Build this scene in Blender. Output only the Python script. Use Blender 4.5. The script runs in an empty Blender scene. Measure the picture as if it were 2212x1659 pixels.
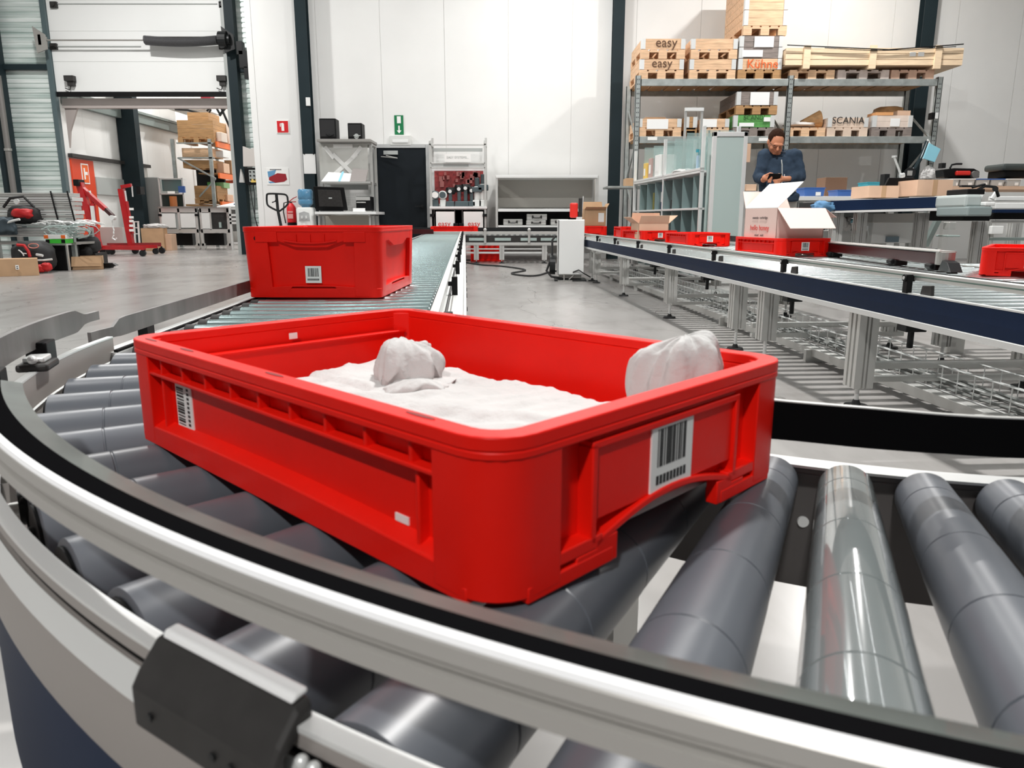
import bpy, bmesh, math, random
from math import sin, cos, pi, radians as R, hypot, atan2
from mathutils import Vector as V, Matrix, noise
sc = bpy.context.scene
col = sc.collection
random.seed(7)

# ---------------------------------------------------------------- camera
CAMZ, F, PITCH = 0.76, 1620.0, R(12.4)
cam = bpy.data.cameras.new('camera'); cam.sensor_width = 36; cam.lens = 36 * F / 2212
cam.clip_start = .02; cam.clip_end = 200
cam.dof.use_dof = True; cam.dof.focus_distance = 3.2; cam.dof.aperture_fstop = 13
co = bpy.data.objects.new('camera', cam); col.objects.link(co)
co.location = (0, 0, CAMZ); co.rotation_euler = (pi / 2 - PITCH, 0, 0)
sc.camera = co
# ---------------------------------------------------------------- look, world
vs = sc.view_settings
vs.view_transform = 'Standard'; vs.look = 'None'; vs.gamma = 1; vs.exposure = 0.0
vs.use_curve_mapping = False
w = bpy.data.worlds.new('world'); sc.world = w; w.use_nodes = True
w.node_tree.nodes['Background'].inputs[0].default_value = (.93, .97, 1, 1)
w.node_tree.nodes['Background'].inputs[1].default_value = .10
# ---------------------------------------------------------------- measuring helpers (distance given, not guessed from the lens)
def ray(x, y):
    u = (x - 1106) / F; v = -(y - 829.5) / F
    return V((u, cos(PITCH) + v * sin(PITCH), -sin(PITCH) + v * cos(PITCH)))
def at(x, y, Y):
    r = ray(x, y); r = r * (Y / r.y); r.z += CAMZ; return r
def atz(x, y, z):
    r = ray(x, y); r = r * ((z - CAMZ) / r.z); r.z += CAMZ; return r
def rc(x0, y0, x1, y1, Y):
    """rectangle at distance Y -> xmin, xmax, zmin, zmax"""
    a = at(x0, (y0 + y1) / 2, Y); b = at(x1, (y0 + y1) / 2, Y)
    return a.x, b.x, at(x0, y1, Y).z, at(x0, y0, Y).z

# ---------------------------------------------------------------- materials
MATS = {}
def mat(name, c, rough=.5, metal=0., nscale=0., namt=0., bump=0., bscale=40., coat=0., alpha=1., emit=None, estr=0., stretch=None, spec=None):
    if name in MATS: return MATS[name]
    m = bpy.data.materials.new(name); m.use_nodes = True; MATS[name] = m
    nt = m.node_tree; b = nt.nodes['Principled BSDF']
    b.inputs['Base Color'].default_value = (*c, 1); b.inputs['Roughness'].default_value = rough
    b.inputs['Metallic'].default_value = metal
    if coat: b.inputs['Coat Weight'].default_value = coat
    if spec is not None: b.inputs['Specular IOR Level'].default_value = spec
    if alpha < 1: b.inputs['Alpha'].default_value = alpha
    if emit: b.inputs['Emission Color'].default_value = (*emit, 1); b.inputs['Emission Strength'].default_value = estr
    if nscale or bump:
        tc = nt.nodes.new('ShaderNodeTexCoord'); mp = nt.nodes.new('ShaderNodeMapping')
        nt.links.new(tc.outputs['Object'], mp.inputs[0])
        if stretch: mp.inputs['Scale'].default_value = stretch
    if nscale:
        n = nt.nodes.new('ShaderNodeTexNoise'); n.inputs['Scale'].default_value = nscale; n.inputs['Detail'].default_value = 5
        nt.links.new(mp.outputs[0], n.inputs['Vector'])
        mr = nt.nodes.new('ShaderNodeMapRange'); mr.inputs['From Min'].default_value = .3; mr.inputs['From Max'].default_value = .7
        mr.inputs['To Min'].default_value = 1 - namt; mr.inputs['To Max'].default_value = 1 + namt
        nt.links.new(n.outputs[0], mr.inputs[0])
        mx = nt.nodes.new('ShaderNodeVectorMath'); mx.operation = 'SCALE'; mx.inputs[0].default_value = c
        nt.links.new(mr.outputs[0], mx.inputs['Scale']); nt.links.new(mx.outputs[0], b.inputs['Base Color'])
    if bump:
        n2 = nt.nodes.new('ShaderNodeTexNoise'); n2.inputs['Scale'].default_value = bscale; n2.inputs['Detail'].default_value = 4
        nt.links.new(mp.outputs[0], n2.inputs['Vector'])
        bp = nt.nodes.new('ShaderNodeBump'); bp.inputs['Strength'].default_value = bump; bp.inputs['Distance'].default_value = .01
        nt.links.new(n2.outputs[0], bp.inputs['Height']); nt.links.new(bp.outputs[0], b.inputs['Normal'])
    return m
RED = mat('red_plastic', (.84, .010, .004), .42, nscale=9, namt=.06, bump=.03, bscale=60, spec=.22)
RED2 = mat('bright_red_plastic', (.86, .02, .008), .4)
WHITE = mat('white_label', (.86, .86, .84), .5)
BLACK = mat('black_plastic', (.006, .006, .0065), .5, spec=.18)
BLKMET = mat('black_metal', (.011, .012, .013), .42, spec=.3)
ROLL = mat('grey_roller_plastic', (.098, .108, .125), .36, nscale=6, namt=.12)
ROLLG = mat('glossy_pale_roller', (.20, .225, .225), .16, nscale=5, namt=.05, coat=1.)
ROLLG.node_tree.nodes['Principled BSDF'].inputs['Coat Roughness'].default_value = .03; ROLLG.node_tree.nodes['Principled BSDF'].inputs['Coat IOR'].default_value = 1.85
STRIP = mat('matte_black_rubber', (.005, .005, .0055), .95, spec=.0)
STEEL = mat('zinc_steel_roller', (.43, .56, .56), .22, .85, nscale=4, namt=.15)
STEELW = mat('bright_steel_roller', (.60, .66, .66), .25, .9, nscale=4, namt=.1)
ALU = mat('anodised_aluminium', (.62, .62, .60), .36, .55, nscale=3, namt=.05)
ALUL = mat('light_aluminium', (.78, .79, .78), .35, .3)
ALUD = mat('dull_aluminium', (.36, .35, .33), .45, .4)
GUIDE = mat('worn_grey_guide', (.16, .15, .145), .5, .3, nscale=14, namt=.35, stretch=(1, 1, .2))
DARKG = mat('dark_grey_plastic', (.034, .032, .031), .5, nscale=30, namt=.2, spec=.3)
MIDG = mat('mid_grey_metal', (.20, .19, .18), .5, .3)
NAVY = mat('navy_paint', (.0065, .017, .048), .5, nscale=3, namt=.12, spec=.12)
GREENISH = mat('smoky_green_plastic', (.085, .10, .092), .3, nscale=9, namt=.5, coat=.15)
WPANEL = mat('white_wall_panel', (.80, .80, .785), .55, nscale=1.2, namt=.025)
WPAINT = mat('white_paint', (.80, .81, .80), .4)
OFFW = mat('off_white_plastic', (.70, .71, .69), .45)
GREYP = mat('grey_paint', (.40, .42, .41), .45)
TEALG = mat('grey_green_panel', (.40, .49, .47), .3, nscale=3, namt=.15)
DARKCOL = mat('anthracite_paint', (.017, .028, .033), .5, nscale=2, namt=.1, spec=.15)
DOORBLK = mat('black_door_paint', (.010, .0135, .017), .5, nscale=2, namt=.15, spec=.15)
GALV = mat('galvanised_steel', (.40, .43, .42), .42, .55, nscale=8, namt=.2)
WOOD = mat('pale_pine', (.72, .47, .29), .65, nscale=4, namt=.2, stretch=(1, 8, 8))
WOODW = mat('bright_pine', (.86, .66, .45), .6, nscale=4, namt=.12, stretch=(1, 8, 8))
WOODD = mat('brown_pine', (.42, .235, .10), .65, nscale=4, namt=.22, stretch=(1, 8, 8))
WOODG = mat('weathered_grey_wood', (.24, .20, .18), .75, nscale=6, namt=.25, stretch=(1, 8, 8))
CARD = mat('brown_cardboard', (.52, .33, .19), .8, nscale=5, namt=.08)
CARDL = mat('pale_cardboard', (.70, .47, .33), .8, nscale=5, namt=.06)
PINK = mat('pink_white_cardboard', (.78, .57, .51), .8)
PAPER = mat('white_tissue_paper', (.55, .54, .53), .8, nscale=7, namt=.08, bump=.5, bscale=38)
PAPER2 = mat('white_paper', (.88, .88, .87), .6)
GREENW = mat('green_painted_wood', (.10, .33, .08), .6, nscale=8, namt=.3)
ORANGE = mat('orange_beam_paint', (.85, .16, .02), .45)
REDM = mat('red_machine_paint', (.40, .008, .011), .35, nscale=6, namt=.15)
DKRED = mat('dark_red_enamel', (.045, .005, .006), .35, spec=.3)
BLUE = mat('blue_plastic', (.05, .14, .42), .4)
LBLUE = mat('light_blue_plastic', (.30, .66, .80), .5)
TEAL = mat('teal_plastic', (.05, .32, .40), .45)
WATER = mat('blue_water_bottle', (.10, .26, .42), .12, nscale=8, namt=.25)
SAFE_R = mat('sign_red', (.62, .006, .012), .45)
SAFE_G = mat('sign_green', (.0, .17, .055), .45)
YEL = mat('yellow_card', (.80, .56, .14), .6)
PEG = mat('red_tool_board', (.26, .03, .03), .6, nscale=14, namt=.5)
TOOL = mat('dark_tool_metal', (.09, .12, .13), .4, .4)
INK = mat('black_print', (.015, .015, .015), .6)
INKB = mat('brown_brand_mark', (.10, .045, .02), .7)
INKR = mat('red_print', (.65, .02, .01), .6)
INKO = mat('orange_print', (.78, .13, .02), .6)
RUBBER = mat('rubber', (.015, .015, .016), .7)
SKIN = mat('skin', (.58, .24, .13), .55)
JACKET = mat('dark_blue_jacket_cloth', (.034, .053, .082), .9, spec=.1, nscale=9, namt=.2, bump=.4, bscale=14)
TROUS = mat('light_trouser_cloth', (.52, .51, .47), .85)
HAIR = mat('brown_hair', (.035, .017, .011), .9, bump=.6, bscale=90, spec=.05)

def glassmat(name, c, a, rough=.15):
    m = mat(name, c, rough); m.node_tree.nodes['Principled BSDF'].inputs['Alpha'].default_value = a; return m
FROST = glassmat('frosted_glass', (.46, .56, .54), .93, .3)
CLEAR = glassmat('greenish_clear_glass', (.42, .56, .54), .35, .08)
PLASTIC = glassmat('translucent_plastic_sheet', (.70, .70, .66), .45, .25)

def corr_mat():
    m = bpy.data.materials.new('pale_teal_ribbed_metal'); m.use_nodes = True; nt = m.node_tree
    b = nt.nodes['Principled BSDF']; b.inputs['Roughness'].default_value = .38; b.inputs['Metallic'].default_value = .25
    tc = nt.nodes.new('ShaderNodeTexCoord'); mp = nt.nodes.new('ShaderNodeMapping'); mp.inputs['Scale'].default_value = (.25, .25, 5)
    n = nt.nodes.new('ShaderNodeTexNoise'); n.inputs['Scale'].default_value = 1.6; n.inputs['Detail'].default_value = 4
    cr = nt.nodes.new('ShaderNodeValToRGB')
    cr.color_ramp.elements[0].position = .34; cr.color_ramp.elements[0].color = (.44, .55, .52, 1)
    cr.color_ramp.elements[1].position = .62; cr.color_ramp.elements[1].color = (.86, .92, .90, 1)
    L = nt.links.new; L(tc.outputs['Object'], mp.inputs[0]); L(mp.outputs[0], n.inputs['Vector']); L(n.outputs[0], cr.inputs[0]); L(cr.outputs[0], b.inputs['Base Color'])
    return m
CORR = corr_mat()
def floor_mat():
    m = bpy.data.materials.new('polished_concrete'); m.use_nodes = True; nt = m.node_tree; L = nt.links.new
    b = nt.nodes['Principled BSDF']
    tc = nt.nodes.new('ShaderNodeTexCoord')
    def nz(s, d, st=(1, 1, 1)):
        mp = nt.nodes.new('ShaderNodeMapping'); mp.inputs['Scale'].default_value = st
        n = nt.nodes.new('ShaderNodeTexNoise'); n.inputs['Scale'].default_value = s; n.inputs['Detail'].default_value = d
        L(tc.outputs['Object'], mp.inputs[0]); L(mp.outputs[0], n.inputs['Vector']); return n
    a = nz(.7, 6, (1, .6, 1)); c = nz(5, 6, (1, .35, 1)); s = nz(60, 3)
    cr = nt.nodes.new('ShaderNodeValToRGB'); cr.color_ramp.elements[0].position = .3; cr.color_ramp.elements[0].color = (.255, .243, .234, 1)
    cr.color_ramp.elements[1].position = .7; cr.color_ramp.elements[1].color = (.37, .358, .345, 1)
    L(a.outputs[0], cr.inputs[0])
    cr2 = nt.nodes.new('ShaderNodeValToRGB'); cr2.color_ramp.elements[0].position = .32; cr2.color_ramp.elements[0].color = (.84, .83, .82, 1)
    cr2.color_ramp.elements[1].position = .5; cr2.color_ramp.elements[1].color = (1, 1, 1, 1); L(c.outputs[0], cr2.inputs[0])
    mx = nt.nodes.new('ShaderNodeMix'); mx.data_type = 'RGBA'; mx.blend_type = 'MULTIPLY'; mx.inputs[0].default_value = 1
    L(cr.outputs[0], mx.inputs[6]); L(cr2.outputs[0], mx.inputs[7])
    # hairline cracks
    vo = nt.nodes.new('ShaderNodeTexVoronoi'); vo.feature = 'DISTANCE_TO_EDGE'; vo.inputs['Scale'].default_value = .9
    wv = nt.nodes.new('ShaderNodeVectorMath'); wv.operation = 'MULTIPLY_ADD'
    L(c.outputs['Color'], wv.inputs[0]); wv.inputs[1].default_value = (.25, .25, .25); L(tc.outputs['Object'], wv.inputs[2]); L(wv.outputs[0], vo.inputs['Vector'])
    cr3 = nt.nodes.new('ShaderNodeValToRGB'); cr3.color_ramp.elements[0].position = .0; cr3.color_ramp.elements[0].color = (.45, .44, .43, 1)
    cr3.color_ramp.elements[1].position = .0035; cr3.color_ramp.elements[1].color = (1, 1, 1, 1); L(vo.outputs['Distance'], cr3.inputs[0])
    m2 = nt.nodes.new('ShaderNodeMix'); m2.data_type = 'RGBA'; m2.blend_type = 'MULTIPLY'; m2.inputs[0].default_value = .8
    L(mx.outputs[2], m2.inputs[6]); L(cr3.outputs[0], m2.inputs[7]); L(m2.outputs[2], b.inputs['Base Color'])
    mr = nt.nodes.new('ShaderNodeMapRange'); mr.inputs['To Min'].default_value = .16; mr.inputs['To Max'].default_value = .36; L(a.outputs[0], mr.inputs[0]); L(mr.outputs[0], b.inputs['Roughness'])
    bp = nt.nodes.new('ShaderNodeBump'); bp.inputs['Strength'].default_value = .05; L(s.outputs[0], bp.inputs['Height']); L(bp.outputs[0], b.inputs['Normal'])
    return m
FLOOR = floor_mat()

# ---------------------------------------------------------------- mesh builder
SPLIT = set('leg bracket cross_brace drive_unit batten post tray_foot rail_holder frame_bolt hung_tool latch post_hole rim_slot rivet_hole sticker tap fitting side_tube bolt_head screw handle_rib eye shoe hinge_plate orange_beam side_clip catch stored_tray label clip motor_roller_cover scanner_plate rail_post strap button inner_ledge hinge cabinet_door stand_post fork duct far_beam deck beam caster drawer floor_leg crossed_tape beam_label small_label rim_post brace ram_rod side_frame body_post steer frame_groove holder shaft stand upright_frame deck_slat stored_tray'.split())
def clusters(b):
    seen = {}; isl = []
    for f in b.faces:
        if f in seen: continue
        st = [f]; seen[f] = 1; g = []
        while st:
            q = st.pop(); g.append(q)
            for e in q.edges:
                for h in e.link_faces:
                    if h not in seen: seen[h] = 1; st.append(h)
        co_ = [v.co for q in g for v in q.verts]
        lo = [min(c[i] for c in co_) - .002 for i in range(3)]; hi = [max(c[i] for c in co_) + .002 for i in range(3)]
        isl.append([g, lo, hi])
    ch = True
    while ch:
        ch = False
        for i in range(len(isl)):
            for j in range(len(isl) - 1, i, -1):
                a, c = isl[i], isl[j]
                if all(a[1][k] <= c[2][k] and c[1][k] <= a[2][k] for k in range(3)):
                    a[0] += c[0]; a[1] = [min(x, y) for x, y in zip(a[1], c[1])]; a[2] = [max(x, y) for x, y in zip(a[2], c[2])]; isl.pop(j); ch = True
    return [i[0] for i in isl]
class MB:
    def __init__(s): s.b = bmesh.new()
    def poly(s, pts):
        s.b.faces.new([s.b.verts.new(p) for p in pts]); return s
    def hexa(s, P):
        v = [s.b.verts.new(p) for p in P]
        for f in ((0, 3, 2, 1), (4, 5, 6, 7), (0, 1, 5, 4), (1, 2, 6, 5), (2, 3, 7, 6), (3, 0, 4, 7)): s.b.faces.new([v[i] for i in f])
        return s
    def box(s, x0, x1, y0, y1, z0, z1, m=None):
        P = [V(p) for p in ((x0, y0, z0), (x1, y0, z0), (x1, y1, z0), (x0, y1, z0), (x0, y0, z1), (x1, y0, z1), (x1, y1, z1), (x0, y1, z1))]
        if m is not None: P = [m @ p for p in P]
        return s.hexa(P)
    def cyl(s, p0, p1, r0, r1=None, n=16, cap=True):
        p0 = V(p0); p1 = V(p1); r1 = r0 if r1 is None else r1
        d = (p1 - p0).normalized(); a = d.orthogonal().normalized(); c = d.cross(a)
        A = []; B = []
        for i in range(n):
            t = 2 * pi * i / n; o = a * cos(t) + c * sin(t)
            A.append(s.b.verts.new(p0 + o * r0)); B.append(s.b.verts.new(p1 + o * r1))
        for i in range(n): s.b.faces.new((A[i], A[(i + 1) % n], B[(i + 1) % n], B[i]))
        if cap: s.b.faces.new(A[::-1]); s.b.faces.new(B)
        return s
    def tube(s, pts, r, n=8, closed=False, cap=True):
        pts = [V(p) for p in pts]; N = len(pts); rings = []
        up = None
        for i, p in enumerate(pts):
            if closed: t = pts[(i + 1) % N] - pts[i - 1]
            else: t = pts[min(i + 1, N - 1)] - pts[max(i - 1, 0)]
            if t.length < 1e-9: t = V((0, 0, 1))
            t.normalize()
            if up is None: up = t.orthogonal().normalized()
            up = (up - t * up.dot(t))
            if up.length < 1e-6: up = t.orthogonal()
            up.normalize(); c = t.cross(up)
            rr = r[i] if isinstance(r, (list, tuple)) else r
            rings.append([s.b.verts.new(p + (up * cos(2 * pi * k / n) + c * sin(2 * pi * k / n)) * rr) for k in range(n)])
        for i in range(N if closed else N - 1):
            a = rings[i]; b = rings[(i + 1) % N]
            for k in range(n): s.b.faces.new((a[k], a[(k + 1) % n], b[(k + 1) % n], b[k]))
        if cap and not closed: s.b.faces.new(rings[0][::-1]); s.b.faces.new(rings[-1])
        return s
    def prism(s, poly, o, u, v, d):
        """poly of 2-D points in plane (o,u,v), thickness vector d"""
        o, u, v, d = V(o), V(u), V(v), V(d)
        A = [s.b.verts.new(o + u * p[0] + v * p[1]) for p in poly]; B = [s.b.verts.new(o + u * p[0] + v * p[1] + d) for p in poly]
        n = len(A); s.b.faces.new(A[::-1]); s.b.faces.new(B)
        for i in range(n): s.b.faces.new((A[i], A[(i + 1) % n], B[(i + 1) % n], B[i]))
        return s
    def loft(s, rings, closed=True, cap=True):
        Rr = [[s.b.verts.new(p) for p in r] for r in rings]; n = len(Rr[0])
        for a, b in zip(Rr, Rr[1:]):
            for k in range(n if closed else n - 1): s.b.faces.new((a[k], a[(k + 1) % n], b[(k + 1) % n], b[k]))
        if cap and closed: s.b.faces.new(Rr[0][::-1]); s.b.faces.new(Rr[-1])
        return s
    def ell(s, c, r, n=12, m=8, rot=None):
        c = V(c); r = (r, r, r) if isinstance(r, (int, float)) else r
        top = None; rings = []
        def pt(x, y, z):
            q = V((x * r[0], y * r[1], z * r[2]))
            return c + (rot @ q if rot is not None else q)
        for j in range(1, m):
            t = pi * j / m; rings.append([s.b.verts.new(pt(sin(t) * cos(2 * pi * k / n), sin(t) * sin(2 * pi * k / n), cos(t))) for k in range(n)])
        a = s.b.verts.new(pt(0, 0, 1)); z = s.b.verts.new(pt(0, 0, -1))
        for k in range(n): s.b.faces.new((a, rings[0][k], rings[0][(k + 1) % n])); s.b.faces.new((z, rings[-1][(k + 1) % n], rings[-1][k]))
        for p, q in zip(rings, rings[1:]):
            for k in range(n): s.b.faces.new((p[k], q[k], q[(k + 1) % n], p[(k + 1) % n]))
        return s
    def arc(s, prof, a0, a1, n=64, closed=True, fn=None):
        """sweep closed profile [(R,z)] about the z axis; angle a: outward = (-sin a, -cos a)"""
        rings = []
        for i in range(n + 1):
            a = a0 + (a1 - a0) * i / n; rings.append([V((-sin(a) * r, -cos(a) * r, z)) for r, z in (fn(i / n) if fn else prof)])
        return s.loft(rings)
    def ribbon(s, pts, th):
        """pts: (x,y,ztop,zbot) vertical ribbon with thickness"""
        rings = []; N = len(pts)
        for i, (x, y, zt, zb) in enumerate(pts):
            q = pts[min(i + 1, N - 1)]; p = pts[max(i - 1, 0)]
            t = V((q[0] - p[0], q[1] - p[1], 0)).normalized(); nn = V((-t.y, t.x, 0)) * th / 2
            c = V((x, y, 0)); Z = V((0, 0, 1))
            rings.append([c - nn + Z * zb, c + nn + Z * zb, c + nn + Z * zt, c - nn + Z * zt])
        return s.loft(rings)
    def build(s, name, m, parent=None, smooth=False, bevel=0, seg=2, loc=None, rz=0, mods=None):
        if name in SPLIT and parent is not None:
            gs = clusters(s.b)
            if 1 < len(gs) <= 40:
                first = None
                for g in gs:
                    n = MB(); vm = {}
                    for f in g:
                        n.b.faces.new([vm.setdefault(v, None) or vm.__setitem__(v, n.b.verts.new(v.co)) or vm[v] for v in f.verts])
                    o = n.build1(name, m, parent, smooth, bevel, seg, loc, rz); first = first or o
                s.b.free(); return first
        return s.build1(name, m, parent, smooth, bevel, seg, loc, rz)
    def build1(s, name, m, parent=None, smooth=False, bevel=0, seg=2, loc=None, rz=0):
        bmesh.ops.recalc_face_normals(s.b, faces=s.b.faces[:])
        me = bpy.data.meshes.new(name); s.b.to_mesh(me); s.b.free()
        o = bpy.data.objects.new(name, me); col.objects.link(o); me.materials.append(m)
        if smooth:
            for p in me.polygons: p.use_smooth = True
            if smooth != 'all':
                try: me.set_sharp_from_angle(angle=R(38))
                except Exception: pass
        if parent is not None: o.parent = parent
        if loc is not None: o.location = loc
        if rz: o.rotation_euler = (0, 0, rz)
        if bevel:
            bv = o.modifiers.new('bevel', 'BEVEL'); bv.width = bevel; bv.segments = seg; bv.limit_method = 'ANGLE'; bv.angle_limit = R(40)
        return o
def T(name, label, cat, loc=(0, 0, 0), rz=0, group=None, kind=None):
    o = bpy.data.objects.new(name, None); o.empty_display_size = .05; col.objects.link(o); o.location = loc; o.rotation_euler = (0, 0, rz)
    if label: o['label'] = label
    if cat: o['category'] = cat
    if group: o['group'] = group
    if kind: o['kind'] = kind
    return o
def tag(o, label, cat, group=None, kind=None):
    o['label'] = label; o['category'] = cat
    if group: o['group'] = group
    if kind: o['kind'] = kind
    return o
def struct(o): o['kind'] = 'structure'; return o
KIDS = {}
def kids(o): return [c for c in col.objects if c.parent is o]
def dup(root, loc=None, rz=None, label=None, parent=None, keep=True):
    r = root.copy(); col.objects.link(r)
    if parent is not None: r.parent = parent
    if loc is not None: r.location = loc
    if rz is not None: r.rotation_euler = (0, 0, rz)
    if label: r['label'] = label
    for c in kids(root): dup(c, parent=r)
    return r
def text(s, size, m, parent, loc, rot, name='lettering', ext=.0004, sx=1, align='CENTER'):
    cu = bpy.data.curves.new(name, 'FONT'); cu.body = s; cu.size = size; cu.extrude = ext; cu.align_x = align; cu.align_y = 'CENTER'
    cu.resolution_u = 3
    t = bpy.data.objects.new(name, cu); col.objects.link(t)
    bpy.context.view_layer.update()
    me = bpy.data.meshes.new_from_object(t.evaluated_get(bpy.context.evaluated_depsgraph_get()))
    bpy.data.objects.remove(t); o = bpy.data.objects.new(name, me); col.objects.link(o); me.materials.clear(); me.materials.append(m)
    o.parent = parent; o.location = loc; o.rotation_euler = rot; o.scale = (sx, 1, 1); return o
FR = (pi / 2, 0, 0)      # text facing the viewer (-Y)
def rrect(w, l, r, n=5, z=0):
    pts = []
    for cx, cy, a0 in ((w / 2 - r, l / 2 - r, 0), (-w / 2 + r, l / 2 - r, 90), (-w / 2 + r, -l / 2 + r, 180), (w / 2 - r, -l / 2 + r, 270)):
        for i in range(n + 1):
            a = R(a0 + 90 * i / n); pts.append(V((cx + r * cos(a), cy + r * sin(a), z)))
    return pts
def ringwall(mb, wo, lo, ro, wi, li, ri, z0, z1, n=5, flare=1.):
    """closed wall ring between outer and inner rounded rectangles"""
    A = rrect(wo, lo, ro, n, z0); B = rrect(wo * flare, lo * flare, ro, n, z1); C = rrect(wi * flare, li * flare, ri, n, z1); D = rrect(wi, li, ri, n, z0)
    N = len(A); vs_ = [[mb.b.verts.new(p) for p in r] for r in (A, B, C, D)]
    for a in range(4):
        p, q = vs_[a], vs_[(a + 1) % 4]
        for k in range(N): mb.b.faces.new((p[k], p[(k + 1) % N], q[(k + 1) % N], q[k]))
# ================================================================ lights of the hall
def high_bay(x, y, z, P):
    t = T('ceiling_light', 'square white high bay lamp hanging under the hall ceiling', 'lamp', (x, y, z), group='high bay lamps under the ceiling')
    m = MB(); m.box(-.25, .25, -.25, .25, .02, .12); m.cyl((0, 0, .12), (0, 0, 7.48 - z), .012, n=8); m.build('housing', GREYP, t)
    l = bpy.data.lights.new('high_bay_lamp', 'AREA'); l.shape = 'RECTANGLE'; l.size = .34; l.size_y = .16; l.energy = P; l.color = (1, .985, .96)
    lo = bpy.data.objects.new('high_bay_lamp', l); col.objects.link(lo); lo.parent = t
    return t
LP = 60
for x, y, z, p in ((.5, 13.2, 5.7, 1.1), (5.4, 12.1, 6.3, 3.8), (-2.4, 11.6, 6.6, 1.5), (-7.4, 13.0, 6.6, 6.0), (-6.4, 8.0, 6.4, 2.6), (1.5, 10.4, 6.4, 2.6), (7.8, 7.0, 6.6, 1.6), (1.35, 4.1, 5.7, 7.4), (-3.4, 3.6, 6.2, 1.0), (-1.0, -3.0, 4.8, 4.2)):  # last entry is an unseen lamp added behind the camera to brighten crate fronts
    high_bay(x, y, z, LP * p)
for x in (-4.3, -1.5, 1.3, 4.1, 6.9):
    t = T('light_trunking', 'long thin white light line running under the ceiling', 'lamp', (x, 5.5, 6.9), group='thin light lines under the ceiling')
    MB().box(-.04, .04, -8.5, 8.5, .01, .07).build('housing', WPAINT, t)
    l = bpy.data.lights.new('tube_lamp', 'AREA'); l.shape = 'RECTANGLE'; l.size = .02; l.size_y = 16.8; l.energy = 42; l.color = (.97, 1, 1)
    lo = bpy.data.objects.new('tube_lamp', l); col.objects.link(lo); lo.parent = t
for x, y, z in ((-8.3, 20.5, 6.6), (-6.6, 24, 6.6)): high_bay(x, y, z, 270)

# ================================================================ setting
YB, YD, YF = 15.0, 17.0, 27.0
struct(MB().box(-16, 14, -4, 30, -.05, 0).build('floor', FLOOR))
struct(MB().box(-16, 14, -4, 30, 7.5, 7.6).build('ceiling', mat('grey_roof_deck', (.30, .31, .31), .6)))
xs = [at(p, 300, YB).x for p in (829, 962, 1091, 1219)]; pw = 1.19
m = MB(); x0 = -4.95
js = sorted([xs[0] + pw * k for k in range(-3, 13)]); js = [x for x in js if x > x0 + .1]
for a, b in zip([x0] + js, js + [js[-1] + pw]): m.box(a + .004, b - .004, YB, YB + .1, 0, 7.5)
m.box(x0 + .02, js[-1] + pw, YB + .012, YB + .12, 0, 7.5)
wb = struct(m.build('wall_back', WPANEL, bevel=0))
m = MB(); m.box(-4.95, -4.9, YB + .1, YD, 0, 7.5); struct(m.build('wall_return', WPANEL))
# right wall of the hall
struct(MB().box(12.6, 12.7, -4, 15.2, 0, 7.5).build('wall_right', WPANEL))
# dark steel columns on the back wall
def column(name, px, wpx, Y, flange=.05):
    x = at(px, 240, Y).x; wd = wpx / 112.
    m = MB(); m.box(x - wd / 2, x + wd / 2, Y, Y + .02, 0, 7.5); m.box(x - .015, x + .015, Y + .02, YB, 0, 7.5); m.box(x - wd / 2, x + wd / 2, YB - .02, YB, 0, 7.5)
    return struct(m.build(name, DARKCOL))
column('trim_1', 660, 23, YB - .2)
column('trim_2', 1332, 23, YB - .2)
column('trim_3', 1987, 26, YB - .2)
# dock wall : ribbed sheet metal either side of the gate, and above
GX0, GX1 = at(150, 400, YD).x, at(512, 400, YD).x
GZ = at(300, 200, YD).z
def ribbed(name, xa, xb, za, zb):
    m = MB(); n = int((zb - za) / .1)
    prof = []
    for i in range(n):
        z = za + i * .1; prof += [(0, z), (0, z + .06), (.022, z + .07), (.022, z + .09)]
    prof.append((0, zb))
    m.loft([[V((x, YD + d, z)) for d, z in prof] for x in (xa, xb)], closed=False)
    return struct(m.build(name, CORR))
ribbed('wall_dock_left', -12.4, GX0 - .05, 0, 7.5)
ribbed('wall_dock_right', GX1 + .1, -4.9, 0, 7.5)
struct(MB().box(-12.5, -12.4, -4, 17.1, 0, 7.5).build('wall_left', WPANEL))
# steel posts and girts of the dock wall
m = MB()
for px, ww in ((6, .26),): 
    x = at(px, 300, YD - .25).x; m.box(x - ww / 2, x + ww / 2, YD - .25, YD - .05, 0, 7.5)
struct(m.build('trim_4', DARKCOL))
z = at(60, 145, YD - .1).z
struct(MB().box(-12.4, GX0 - .06, YD - .12, YD - .01, z - .05, z + .06).build('trim_5', DARKCOL))
z = at(535, 150, YD - .1).z
struct(MB().box(GX1 + .2, -4.95, YD - .12, YD - .01, z - .05, z + .06).build('trim_6', DARKCOL))
x = at(18, 300, YD - .3).x
t = T('downpipe', 'slim grey pipe standing against the ribbed wall at the left edge', 'pipe', (x, YD - .36, 0))
MB().cyl((0, 0, 0), (0, 0, at(0, 170, YD).z), .06, n=14).build('pipe', MIDG, t, smooth=True)
m = MB(); zc = at(0, 326, YD - .36).z; m.cyl((0, 0, zc), (0, 0, zc + .05), .075, n=14); m.build('clamp', ALUD, t)
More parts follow.
